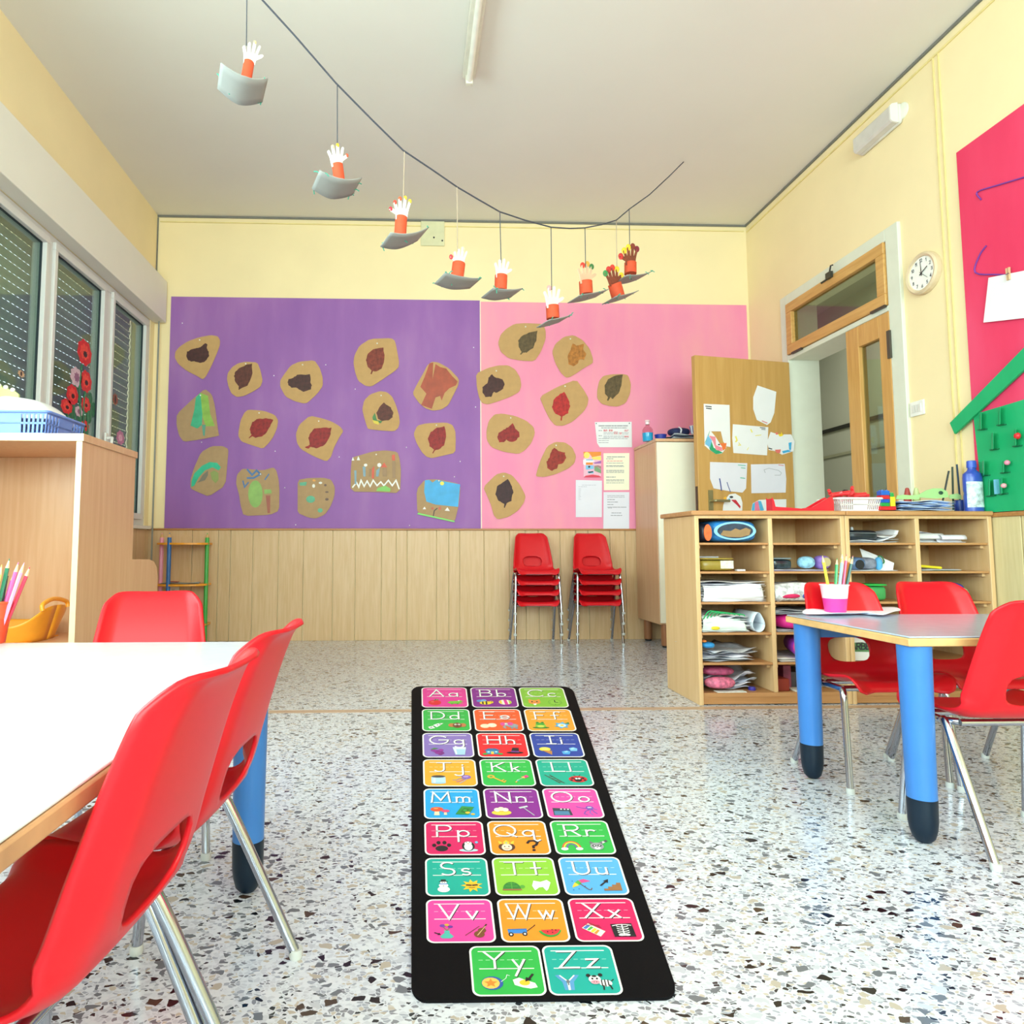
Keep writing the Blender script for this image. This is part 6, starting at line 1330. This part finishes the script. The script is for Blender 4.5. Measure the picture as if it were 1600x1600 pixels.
# ---- tall cabinet
x0, x1, yf = 1.752, 2.45, 4.72
HT = at(1025, 685, 1, yf).z; zb = .165
t = thing('tall_cabinet', 'tall beech cabinet with cream doors behind the open door', 'cabinet', ((x0+x1)/2, (yf+D)/2, 0))
yb_ = D-.03
for xa in (x0, x1-.02): MB().box(xa, xa+.02, yf+.02, yb_, zb, HT-.022).build('side_panel', M_BEECH, t, w=True, bev=.0015)
MB().box(x0-.004, x1, yf, yb_, HT-.0215, HT).build('top_board', M_BEECH, t, w=True, bev=.002)
MB().box(x0+.02, x1-.02, yf+.02, yb_, zb, zb+.02).build('bottom_board', M_BEECH, t, w=True)
MB().box(x0+.02, x1-.02, yb_-.01, yb_, zb+.02, HT-.022).build('back_panel', M_BEECH, t, w=True)
xm2 = (x0+x1)/2
for a, c in ((x0+.004, xm2-.002), (xm2+.002, x1-.002)):
    d_ = MB().box(a, c, yf, yf+.018, zb+.012, HT-.026).build('door', M_CREAM, t, w=True, bev=.0015)
    MB().tube([(c-.04 if a < x0+.1 else a+.04, yf-.012, .75), (c-.04 if a < x0+.1 else a+.04, yf-.012, .87)], .006, 8).build('handle', M_CHROME, d_, w=True)
for lx_, ly_ in ((x0+.055, yf+.06), (x1-.055, yf+.06), (x0+.055, yb_-.06), (x1-.055, yb_-.06)):
    l_ = MB().lathe([(.028,.014),(.03,.02),(.03,zb)], (lx_, ly_, 0), 24).build('leg', wood('leg wood', '9a6440', 'ab7450', 2), t, w=True)
    MB().lathe([(.022,0),(.024,.003),(.024,.0135)], (lx_, ly_, 0), 20).build('foot_pad', P('1c1c1e'), l_, w=True)
HZ = HT+.0005
q = at(1010, 680, 1, yf+.12); t = thing('soap_bottle', 'clear bottle of blue liquid on the tall cabinet', 'bottle', (q.x+.03, yf+.12, HZ))
bx2 = at(1012, 680, 1, yf+.14).x; byy = yf+.14
MB().lathe([(0,0),(.034,0),(.037,.006),(.038,.062),(0,.062)], (bx2, byy, HZ), 24).build('blue_liquid', P('2aa0d0', .15), t, w=True)
MB().lathe([(.0385,.062),(.038,.085),(.026,.105),(.014,.112),(.014,.125)], (bx2, byy, HZ), 24).build('clear_body', glassmat('clear plastic', 'f4dfe4', 1.4), t, w=True)
MB().lathe([(.015,.125),(.016,.128),(.015,.145),(.02,.15),(.016,.158),(0,.159)], (bx2, byy, HZ), 20).build('cap', P('f6d6dc', .3), t, w=True)
bx3 = at(1032, 680, 1, byy).x
o = MB().lathe([(0,.003),(.03,.003),(.041,.05),(.044,.05),(.034,0),(0,0)], (bx3, byy, HZ), 26).build('blue_bowl', P('26389c', .3)); tag(o, 'round dark blue bowl on the tall cabinet', 'bowl')
b = MB()
for i_ in range(4): sheet(b, at(1036,682,1,byy).x+.004*i_+.03, 2.22, yf+.03, yf+.24, HZ+.002+i_*.009, .010, 500+i_, 0, 14, 8, mi=i_ % 2)
o = b.build('folded_cloth', [P('26304c', .7), P('c4c8cc', .7)], solid=.0025); tag(o, 'folded dark and pale cloths on the tall cabinet', 'cloth')
t = thing('fabric_bag', 'navy fabric bag with a white strap lying on the folded cloths', 'bag', (1.99, yf+.17, HZ+.055))
MB().sell((1.995, yf+.19, HZ+.079), .08, .055, .03, 2.6, 26, 14).build('body', P('1c2452', .7, var=.3, scale=40), t, w=True)
MB().tube(crom([(1.99, yf+.14, HZ+.066), (1.992, yf+.132, HZ+.09), (1.99, yf+.17, HZ+.112)], 4), .006, 8).build('strap', P('e8eaf0'), t, w=True)
q = at(1084, 672, 1, yf+.13); t = thing('striped_cup', 'blue and white striped cup at the edge of the open door', 'cup', (q.x, yf+.15, HZ+.055))
zc = HZ+.056
MB().lathe([(0,0),(.024,0),(.034,.06),(.031,.06),(.022,.004),(0,.004)], (q.x+.005, yf+.13, zc), 24).build('body', P('e9ebf2', .4), t, w=True)
b = MB()
for i_ in range(8):
    a_ = 2*PI*i_/8; b.tube([(q.x+.005+.0245*math.cos(a_), yf+.13+.0245*math.sin(a_), zc+.004), (q.x+.005+.0343*math.cos(a_), yf+.13+.0343*math.sin(a_), zc+.057)], .003, 6)
b.build('stripes', P('4a5aa0', .4), t, w=True)
o = MB().tube([(q.x+.004, yf+.13, zc+.008), (q.x+.012, yf+.13, zc+.11)], .005, 8).build('white_brush', P('f4f4f6')); tag(o, 'white brush standing in the striped cup', 'brush')

# ================================================================== LEFT CABINET
x0, x1, yf, yb_ = -1.90, -1.262, 2.60, 3.10
HC = at(60, 677, 1, yf).z; pt2 = .022
t = thing('beech_cabinet', 'open beech cabinet with a stepped side panel by the window', 'cabinet', ((x0+x1)/2, 2.9, 0))
side = [(yf, 0), (yf, HC-.03), (yb_, HC-.03), (yb_, .655)]+[(y_, z_) for y_, z_ in [(3.30,.652),(3.36,.640),(3.40,.61),(3.415,.56),(3.415,0)]]
ys_ = yb_+.0
o = MB().prism([(x1-pt2, y_, z_) for y_, z_ in side], (pt2-.001,0,0)).build('side_panel', M_BEECH, t, w=True, smooth=False)
MB().box(x1-pt2, x1, yf-.0015, yf-.0001, 0, HC-.03).build('lit_edge_strip', M_BEECH_LIT, t, w=True)
MB().prism([(x0, y_, z_) for y_, z_ in side], (pt2,0,0)).build('side_panel', M_BEECH, t, w=True, smooth=False)
MB().box(x0-.002, x1+.006, yf-.004, yb_+.006, HC-.0295, HC).build('top_board', M_BEECH, t, w=True, bev=.0015)
MB().box(x0-.002, x1+.006, yf-.0055, yf-.0042, HC-.029, HC-.001).build('lit_edge_strip', M_BEECH_LIT, t, w=True)
MB().box(x0+pt2, x1-pt2, yb_-.012, yb_, .02, HC-.03).build('back_panel', M_BEECH, t, w=True)
SZ = .33
MB().box(x0+pt2, x1-pt2, yf+.01, yb_-.012, SZ-.022, SZ).build('shelf', M_BEECH, t, w=True)
MB().box(x0+pt2, x1-pt2, yf+.01, yb_-.012, .04, .062).build('bottom_board', M_BEECH, t, w=True)
MB().box(x0+pt2, x1-pt2, yb_+.001, 3.405, .60, .622).build('bin_top', M_BEECH, t, w=True)
MB().box(x0+pt2, x1-pt2, 3.39, 3.405, .02, .60).build('bin_back', M_BEECH, t, w=True)
# orange tote
M_OR = P('f5a530', .35, coat=.1)
tx, ty, tz = -1.665, 2.86, SZ+.001
t = thing('orange_tote', 'orange plastic tote with raised handles on the cabinet shelf', 'tote', (tx, ty, tz))
def rimz(a): return .105+.062*max(0, math.cos(2*a+.0))**2*(1 if abs(math.cos(a)) > .7 else 0)+.055*(max(0, math.sin(a))**6)*0
def tub(u, v):
    a = 2*PI*u; k = (v*.75+.25) if v > 0 else 0
    rx, ry = .20*(.8+.2*v), .165*(.8+.2*v)
    e = 3.2; c_, s_ = math.cos(a), math.sin(a)
    x = rx*math.copysign(abs(c_)**(2/e), c_); y = ry*math.copysign(abs(s_)**(2/e), s_)
    hh = .066+.075*(abs(c_)**3) 
    return (tx+x, ty+y, tz+hh*v)
MB().grid(tub, 56, 8).build('tub', M_OR, t, w=True, solid=.004)
MB().box(tx-.15, tx+.15, ty-.12, ty+.12, tz, tz+.004).build('base', M_OR, t, w=True)
for s_ in (-1, 1):
    MB().tube(crom([(tx+s_*.196, ty-.10, tz+.125), (tx+s_*.19, ty-.09, tz+.15), (tx+s_*.185, ty, tz+.166), (tx+s_*.19, ty+.09, tz+.15), (tx+s_*.196, ty+.10, tz+.125)], 6), .009, 10).build('handle', M_OR, t, w=True)
MB().tube(crom([(tx+.09, ty-.165, tz+.066), (tx+.03, ty-.168, tz+.105), (tx-.06, ty-.168, tz+.118), (tx-.15, ty-.14, tz+.115)], 6), .007, 8).build('handle', M_OR, t, w=True)
# blue basket, white lid, green frill on the cabinet top
HZ = HC+.0008
q0, q1 = at(-60, 660, 1, 2.66), at(76, 660, 1, 2.68)
bcx = (q0.x+q1.x)/2; bcw = q1.x-q0.x
hbk = at(30, 642, 1, 2.66).z-HZ
slot_basket('blue_basket', 'blue slotted plastic basket on top of the beech cabinet', bcx, 2.82, HZ, bcw, .30, hbk, .08, P('6f8fe0', .35, var=.05), 6)
t = thing('white_liner', 'white domed plastic liner heaped in the blue basket', 'plastic liner', (bcx, 2.82, HZ+.01))
def dome(u, v):
    x = (u-.5)*bcw*.94; y = (v-.5)*.27
    e = max(0, 1-abs(2*u-1)**4)*max(0, 1-abs(2*v-1)**4)
    return (bcx+x, 2.82+y, HZ+hbk*.75+.125*e*(.62+.38*(1-u)))
MB().grid(dome, 20, 14).build('liner', P('f4f4f6', .3), t, w=True, solid=.003)
b = MB(); t = thing('green_garland', 'pale green scalloped band with white bobbles over the blue basket', 'garland', (-1.84, 2.93, HZ+.16))
pl_ = []
px_ = [(-20,596,620),(-8,602,622),(0,600,621),(4,606,621),(9,603,622),(14,609,622),(19,607,623),(23,611,623),(29,616,624)]
top = [at(a_, c_, 1, 2.9) for a_, c_, _ in px_]; bot = [at(a_, e_+4, 1, 2.9) for a_, _, e_ in px_]
MB().prism(top+bot[::-1], (0,.01,0)).build('band', P('c3cf86', .6), t, w=True, smooth=False)
for a_, c_ in ((-2,602),(9,605),(20,609)):
    q = at(a_, c_, 1, 2.898); MB().sell(q, .010, .008, .009, 2, 14, 8).build('bobble', P('f8f6f0'), t, w=True)
# pencil corner shelf
zt = [at(290, y_, 1, 4.98).z for y_ in (851, 916, 980)]
t = thing('pencil_shelf', 'corner shelf with giant pencil posts and orange tiers', 'shelf', (-1.72, 5.05, 0))
def cxp(px): return at(px, 920, 1, 4.98).x
posts = [(cxp(241), 5.10, 'ee9ab4'), (cxp(262.5), 4.98, '2c66a8'), (cxp(314), 5.10, '44a848')]
qx = cxp(314)
for (x, y, c_) in posts:
    hh = at(262, 833, 1, 4.98).z
    p_ = MB().lathe([(.010,.02),(.0155,.022),(.0155,hh-.035),(.014,hh-.03)], (x, y, 0), 10).build('post', P(c_, .35), t, w=True)
    MB().lathe([(.0145,hh-.031),(.005,hh-.006),(0,hh-.006)], (x, y, 0), 12).build('wood_tip', P('d8a86c'), p_, w=True)
    MB().lathe([(.005,hh-.0062),(0,hh+.006)], (x, y, 0), 10).build('lead_tip', P(c_, .35), p_, w=True)
    MB().lathe([(.013,0),(.014,.003),(.014,.0195)], (x, y, 0), 12).build('foot', P('4a4668'), p_, w=True)
for z_ in zt:
    xa = cxp(237); w_ = qx+.012-xa
    pol = [(xa, 5.19, z_), (xa, 5.06, z_)]+[(xa+w_*.5-w_*.5*math.cos(R(a_)), 5.06-.1*math.sin(R(a_)), z_) for a_ in range(15, 180, 15)]+[(xa+w_, 5.06, z_), (xa+w_, 5.19, z_)]
    MB().prism(pol, (0,0,.014)).build('tier', P('f0a030', .35), t, w=True, smooth=False)
b = MB(); sheet(b, cxp(248), cxp(308), 4.985, 5.06, zt[1]+.0165, .008, 77, 0, 10, 6); o = b.build('paper', P('8f9aa0', .6), solid=.002); tag(o, 'grey sheet lying on the middle tier of the pencil shelf', 'paper')
o = MB().box(cxp(262), cxp(276), 5.0, 5.03, zt[1]+.0285, zt[1]+.034).build('red_crayon', P('a8443c')); tag(o, 'red crayon on the grey sheet of the pencil shelf', 'crayon')
# ---- window stickers
def sticker(name, label, px, py, rx, ry, layers, cat='sticker'):
    X = FX1-.0172
    q = at(px, py, 0, X); dy = at(px+1, py, 0, X).y-q.y; dz = q.z-at(px, py+1, 0, X).z
    t = thing(name, label, cat, q, 'flower stickers on the window')
    for i_, (nm, kx, ky, ox, oy, c_, spk) in enumerate(layers):
        n = 26; pol = []
        for j in range(n):
            a_ = 2*PI*j/n; w_ = 1+(spk*math.sin(j*1.9+ox*3))
            pol.append((X+.0004+.0005*i_, q.y+dy*(ox*rx+rx*kx*w_*math.cos(a_)), q.z+dz*(oy*ry+ry*ky*w_*math.sin(a_))))
        MB().prism(pol, (.0004,0,0)).build(nm, P(c_, .5, var=.18, scale=60), t, w=True, smooth=False)
pop = [('petals',1,1,0,0,'d8262a',.08),('inner_petals',.6,.6,0,.05,'f0483a',.15),('centre',.28,.24,.1,-.1,'3a1a1c',.2)]
wht = [('petals',1,1,0,0,'d8b8c8',.1),('centre',.45,.5,.1,0,'9a6a8a',.2)]
for px, py, rx, ry, L_, lab in [(132,551,11,20,pop,'largest red poppy sticker, topmost on the window'),(134,596,9,17,pop,'red poppy sticker right of the white blossom sticker'),(113,617,9,16,pop,'red poppy sticker left of centre on the window'),(104,635,9,12,pop,'leftmost red poppy sticker on the window'),(134,632,7,12,pop,'orange red poppy sticker low on the right of the window'),(133,665,6,8,pop,'lowest small red poppy sticker near the cabinet top'),(119,589,9,15,wht,'white and violet blossom sticker among the poppies'),(123,643,6,8,wht,'pale bud sticker between the red poppies'),(114,664,5,9,[('petals',1,1,0,0,'eab8c4',.1),('centre',.5,.6,0,0,'c83a4c',.1)],'small pink blossom sticker close to the cabinet top'),(188,684,6,11,[('petals',1,1,0,0,'c47aa0',.12),('centre',.5,.5,0,0,'e8b0c8',.1)],'pink bell sticker on the far pane'),(180,624,4,9,[('wings',1,1,0,0,'9a5a4a',.2),('body',.3,.7,0,0,'3a2a2a',.05)],'brown butterfly sticker on the far pane'),(33,584,5,5,[('wings',1,1,0,0,'d8b08a',.25),('body',.3,.7,0,0,'4a3a3a',.05)],'tan butterfly sticker on the near pane')]:
    sticker('window_sticker', lab, px, py, rx, ry, L_)
X = FX1-.0176
b = MB()
for l_ in ([(128,570),(124,610),(127,685)],[(133,612),(130,640),(132,690)],[(114,632),(118,660),(120,690)],[(104,646),(112,672),(116,690)],[(137,642),(136,690)]):
    pts = crom([at(x, y, 0, X) for x, y in l_], 5)
    b.tube(pts, .006, 6)
for (px, py) in ((118,600),(140,650),(124,655),(146,640),(141,625),(112,648)):
    q = at(px, py, 0, X); b.sell(q, .001, .03, .05, 2, 12, 6)
o = b.build('stem_sticker', P('2f6a4a', .6, var=.3, scale=30)); tag(o, 'green stems and leaves sticker below the poppies', 'sticker')

# ================================================================== CUPS, PENCILS, NAPKIN
q = at(1309, 957, 2, TR+.003)
b = MB(); pol = [(1246,962),(1262,955),(1290,952),(1330,951),(1370,952),(1400,953),(1412,957),(1396,961),(1380,966),(1362,962),(1340,961),(1310,964),(1280,962)]
pp = [at(x, y, 2, TR+.0012) for x, y in pol]; cc = sum(pp, Vector())/len(pp)
vs = [cc+Vector((0,0,.001))]; fs = []; n = len(pp)
for r_ in (.5, 1.0):
    for i_, p_ in enumerate(pp): vs.append(cc.lerp(p_, r_)+Vector((0,0,.0008+(.010*(i_ % 2)+.004) if r_ == 1 else .001)))
for i_ in range(n):
    j = (i_+1) % n; fs += [[0, 1+i_, 1+j], [1+i_, 1+n+i_, 1+n+j, 1+j]]
b.add(vs, fs); o = b.build('paper_napkin', P('f0eaf4', .7)); sd = o.modifiers.new('s', 'SUBSURF'); sd.levels = 2; sd.render_levels = 2; sl_ = o.modifiers.new('t', 'SOLIDIFY'); sl_.thickness = .001; sl_.offset = 1
tag(o, 'crinkled white paper napkin under the pink pencil cup', 'napkin')
def pencil(label, base, tip, col, r=.0042, group=None):
    base = Vector(base); tip = Vector(tip); d_ = (tip-base).normalized(); L_ = (tip-base).length
    t = thing('coloured_pencil', label, 'pencil', base, group)
    MB().tube([base, tip-d_*.022], r, 6).build('shaft', P(col, .3), t, w=True, smooth=False)
    MB().tube([tip-d_*.022, tip-d_*.006], r, 8, r1=r*.35).build('wood_cone', P('e9c79c'), t, w=True)
    MB().tube([tip-d_*.006, tip], r*.35, 6, r1=.0003).build('lead', P(col, .3), t, w=True)
def pcup(name, label, c, r0, r1, h, m0, m1, band):
    t = thing(name, label, 'cup', c)
    x, y, z = c
    rm = r0+(r1-r0)*band
    MB().lathe([(0,0),(r0,0),(r0+.0005,.002),(rm,h*band),(rm-.002,h*band),(r0-.002,.004),(0,.004)], (x, y, z), 28).build('cup_body', m0, t, w=True)
    MB().lathe([(rm,h*band+.0002),(r1,h),(r1+.001,h+.001),(r1-.0015,h),(rm-.0015,h*band+.0002)], (x, y, z), 28).build('upper_band', m1, t, w=True)
    MB().lathe([(r1,h-.003),(r1+.002,h-.002),(r1+.002,h+.001),(r1-.001,h+.001)], (x, y, z), 28).build('rim', m1, t, w=True)
    return t
cupc = Vector((q.x, q.y+.012, TR+.0045))
sc = cupc.y/1030
pcup('pencil_cup', 'pink plastic cup with a white upper half holding pencils on the napkin', cupc, .031, .042, .088, P('d83a96', .4), P('f4dce8', .4), .5)
base_z = cupc.z+.006
GP = 'coloured pencils in the pink cup'
for lab, px, py, bpx, off, col in [('yellow pencil leaning out of the left of the pink cup', 1285,868,1302,-.012,'e8d84a'),('green pencil second from the left in the pink cup',1308,872,1303,.004,'3aa060'),('pale blue pencil in the middle of the pink cup',1317,869,1308,-.004,'9cc0e0'),('tallest brown tipped pencil in the pink cup',1316,863,1310,.014,'c8c060'),('pink pencil in the pink cup right of the pale blue one',1323,866,1313,.000,'e85a84'),('orange pencil in the pink cup',1328,869,1315,.008,'e08a3c'),('dark teal pencil at the right of the pink cup',1332,871,1317,-.006,'1e5a52'),('rose pencil at the far right of the pink cup',1333,868,1318,.013,'e48098')]:
    y_ = cupc.y+off; tp = at(px, py, 1, y_+(.01 if px > 1300 else -.005)); bs = at(bpx, 945, 1, y_); bs.z = base_z
    dx = bs.x-cupc.x; bs.x = cupc.x+max(-.02, min(.02, dx)); bs.y = cupc.y+off*.6
    pencil(lab, bs, tp, col, .0046, GP)
# left cup
q = at(-4, 1008, 2, TL)
cupc = Vector((at(-16, 1000, 1, q.y+.03).x, q.y+.03, TL+.0005))
r1 = at(16.5, 942, 1, cupc.y).x-cupc.x
pcup('pencil_cup', 'orange red cup of pencils at the left edge on the white table', cupc, r1*.72, r1, at(0, 941, 1, cupc.y).z-TL, P('e8502e', .35), P('ee5a36', .35), .6)
for lab, px, py, bpx, off, col in [('dark green pencil in the orange cup',15,872,-12,0,'2e7a5c'),('deep green pencil beside the dark green one in the orange cup',13,884,-6,.012,'1f5f4c'),('yellow pencil at the left of the orange cup',3,882,-20,-.01,'e8dc70'),('tall pink pencil in the orange cup',29,878,-4,.004,'e86aa8'),('pale pink pencil in the orange cup',38,879,0,-.006,'f09ac0'),('pink pencil low among the others in the orange cup',24,892,-8,.016,'d85aa0'),('red pencil leaning furthest right in the orange cup',47,885,2,.01,'dc3a58')]:
    y_ = cupc.y+off; tp = at(px, py, 1, y_); bs = Vector((at(bpx, 960, 1, y_).x, y_, cupc.z+.006)); bs.x = cupc.x+max(-.018, min(.02, bs.x-cupc.x))
    pencil(lab, bs, tp, col, .0042, 'coloured pencils in the orange cup')

# ================================================================== GARLAND WITH HANDS
E0, E1 = at(1068, 253, 2, CE), None
gd = Vector((1.0, .80, 0)).normalized(); gn = Vector((gd.y, -gd.x, 0))     # vertical plane through the end point
g_at = lambda px, py: atp(px, py, E0, gn)
lp = [(340,-95),(370,-48),(410,0),(460,55),(525,130),(580,186),(630,235),(675,265),(714,292),(748,312),(781,331),(820,344),(861,355),(890,357),(914,356),(940,351),(963,344),(983,327),(1015,304),(1045,276),(1068,253)]
o = MB().tube([g_at(*p) for p in lp], .0036, 8).build('garland_line', M_STR); tag(o, 'long dark line strung under the ceiling carrying the paper hands', 'line')
Z8 = lambda x, y: (330+x/4.103, 40+y/4.103)
ZF = lambda x, y: (660+x/4, 300+y/4)
def hand_poly(c, s, lean, thumb, spread=1):
    """open palm with four fingers and a thumb, as 2d outline around c (pixels), s = hand height in px"""
    pts = [(-.24,0)]
    if thumb < 0: pts += [(-.26,.2),(-.50,.34),(-.56,.44),(-.48,.50),(-.30,.42)]
    else: pts += [(-.28,.35)]
    fx = [(-.24,.78,.055),(-.08,.95,.058),(.09,1.0,.058),(.25,.86,.052)]
    for i_, (x, h_, w_) in enumerate(fx):
        xt = x*(1+.35*spread*1)
        pts += [(x-w_*1.1,.48),(xt-w_,h_-.06),(xt-w_*.4,h_),(xt+w_*.4,h_),(xt+w_,h_-.06),(x+w_*1.1,.48)]
    if thumb > 0: pts += [(.30,.42),(.48,.50),(.56,.44),(.50,.34),(.26,.2)]
    else: pts += [(.28,.35)]
    pts += [(.24,0)]
    cl_, sl_ = math.cos(lean), math.sin(lean); out = []
    for x, y in pts:
        x *= 1.0
        out.append((c[0]+s*(x*cl_+y*sl_), c[1]-s*(y*cl_-x*sl_)))
    tips = []
    for x, h_, w_ in fx:
        x2 = x*1.35; tips.append((c[0]+s*(x2*cl_+(h_-.03)*sl_), c[1]-s*((h_-.03)*cl_-x2*sl_)))
    tx_ = .5*thumb; tips.append((c[0]+s*(tx_*cl_+.45*sl_), c[1]-s*(.45*cl_-tx_*sl_)))
    return out, tips
def ornament(label, attach, tie, tube, wpx, plat, hand, hcol, tipcols, thumb, strcol, seed, pdep=.13, sag=.02):
    rr = random.Random(seed)
    (tx0, ty0), (tx1, ty1) = tube            # top and bottom of the tube
    P0, P1 = g_at(tx0, ty0), g_at(tx1, ty1)
    t = thing('hand_ornament', label, 'ornament', P1, 'paper hands hanging from the line')
    px2m = (g_at(tx0+1, ty0)-P0).dot(gd); r = wpx/2*px2m
    MB().tube([P0, P1], r, 20).build('tube', M_TUBE, t, w=True)
    out, tips = hand_poly(((tx0+(tx0-tx1)*.05), ty0+3), hand*1.3, math.atan2(tx0-tx1, ty1-ty0)*.8, thumb)
    poly = [g_at(x, y)-gn*.002 for x, y in out]
    MB().prism(poly, gn*.004).build('hand', hcol, t, w=True, smooth=False)
    for i_, c_ in enumerate(tipcols):
        if not c_: continue
        q = g_at(*tips[i_]); MB().sell(q, .0058*px2m*400, .005, .0075*px2m*400, 2, 12, 8).build('fingertip', P(c_, .6), t, w=True)
    # base card: curved, its long side in the garland plane, short side along the view depth
    A, B = g_at(*plat[0]), g_at(*plat[1])
    w_ = (B-A); yv = Vector((-gd.y, gd.x, 0)).normalized(); dpt = pdep
    cz_ = (P1.z)
    def f(u, v):
        p = A.lerp(B, u)+yv*(v-.5)*dpt*(1-.15*abs(2*u-1))+gd*(v-.5)*.045
        return p+Vector((0,0,-sag*math.sin(u*PI)+.0+.004))
    m_ = MB().grid(f, 12, 4); mid_ = Vector(f(.5,.5)); dv = P1-mid_
    k_ = P1.z-.002
    m_.v = [v+Vector((0,0,0)) for v in m_.v]
    o = m_.build('base_card', M_CARD, t, w=True, solid=.003)
    b = MB()
    for i_ in range(9):
        u = rr.choice([rr.uniform(0,.12), rr.uniform(.88,1), rr.uniform(0,1)]); v = rr.choice([0,1,rr.uniform(0,1)])
        p = Vector(f(u, v)); d_ = Vector((rr.uniform(-1,1), rr.uniform(-1,1), rr.uniform(-.8,.8))).normalized()*rr.uniform(.01,.024)
        b.tube([p, p+d_*.5+Vector((0,0,.004)), p+d_], .0022, 5)
    b.build('green_scraps', P('3fa88c', .7), t, w=True)
    T = g_at(*tie); At = g_at(*attach)
    MB().tube([T, T.lerp(At, .5), At], .0022, 6).build('string', strcol, t, w=True)
    return t
WH_ = P('f7f3ec', .6); BR_ = P('8a4632', .6, var=.25, scale=60); PK_ = P('e8e2e6', .6)
ornament('white paper hand on an orange tube, first and nearest on the line', (386,-25), (385,71), ((389,98),(384,128)), 15.5, ((342,120),(414,143)), 28, WH_, [None,None,'f0d890',None,None], 1, M_STR, 1, .16, .03)
ornament('white paper hand on an orange tube, second along the line from the left', (527,133), (527,236), ((527,257),(531,287)), 15, ((493,282),(558,293)), 26, WH_, [None,'f2dfa0','f0c030',None,'d85a3a'], 1, M_STR, 2, .16, .025)
ornament('paper hand with yellow and red fingers, beside the grey wall plate', (632,236), (630,312), ((627,340),(625,372)), 15, ((602,376),(661,367)), 27, WH_, ['d84a3a','e0603a','f4d040','f4d040','c83040'], -1, M_STRL, 3, .16, .02)
ornament('white paper hand on an orange tube below the kink in the line, left of centre', (714,292), (715,393), ((717,412),(714,435)), 15, ((687,436),(743,444)), 21, WH_, [None,None,'f0e0b0',None,'d04a4a'], -1, M_STRL, 4, .15, .012)
ornament('grey white paper hand hanging over the edge of the pink board, fifth from the left', (781,331), (783,411), ((783,431),(782,454)), 13.5, ((761,459),(807,459)), 23, PK_, [None]*5, 1, M_STR, 5, .15, .01)
ornament('white paper fist on an orange tube, lowest of all, in front of the pink board', (861,355), (862,453), ((863,478),(864,498)), 13, ((848,507),(883,499)), 26, WH_, [None,'e8a0a0',None,None,None], 1, M_STR, 6, .15, .004)
ornament('orange tube with a thin red and yellow finger strip, seventh from the left', (914,356), (915,418), ((915,440),(916,460)), 12.5, ((897,468),(941,459)), 24, P('e6c8a8', .6), [None,'d83a2a','e8a040','3f7a40',None], 1, M_STR, 7, .15, .006)
ornament('brown paper hand with red and yellow fingers, tilted, left of the last one', (963,344), (964,424), ((960,443),(966,464)), 12, ((952,470),(987,461)), 22, BR_, ['3f8a4a','c8302a','d83a2a','f0c830','f0c830'], 1, M_STRL, 8, .15, .005)
ornament('dark brown paper hand with spread fingers, last at the right end of the line', (983,327), (984,389), ((985,411),(985,428)), 10.5, ((969,437),(1008,431)), 23, BR_, ['f0c830','f0c830','8a3a2a','8a2a3a','c8302a'], -1, M_STR, 9, .15, .012)

# ================================================================== LIGHT
w = bpy.data.worlds.new('world'); SC.world = w; w.use_nodes = True
w.node_tree.nodes['Background'].inputs[0].default_value = (.80, .90, 1, 1); w.node_tree.nodes['Background'].inputs[1].default_value = 2.0
def area(name, loc, rot, sx, sy, power, col):
    l = bpy.data.lights.new(name, 'AREA'); l.shape = 'RECTANGLE'; l.size = sx; l.size_y = sy; l.energy = power; l.color = col
    o = bpy.data.objects.new(name, l); COL.objects.link(o); o.location = loc; o.rotation_euler = rot; return o
area('daylight_rear', (.4, YR-.16, 1.8), (R(-90), 0, PI), 3.9, 1.85, 275, (.84, .93, 1))
area('daylight_left', (XL-.13, .17, 1.67), (0, R(-90), 0), 1.55, 4.7, 175, (.84, .93, 1))
l = bpy.data.lights.new('corridor_fill', 'AREA'); l.size = .6; l.energy = 55; l.color = (1, .97, .88); o = bpy.data.objects.new('corridor_fill', l); COL.objects.link(o); o.location = (3.8, 5.4, CE-.05)  # fill light added to lift the dark corridor, no fixture seen there
SC.view_settings.view_transform = 'Standard'; SC.view_settings.look = 'None'; SC.view_settings.gamma = 1; SC.view_settings.use_curve_mapping = False
SC.view_settings.exposure = 0.92
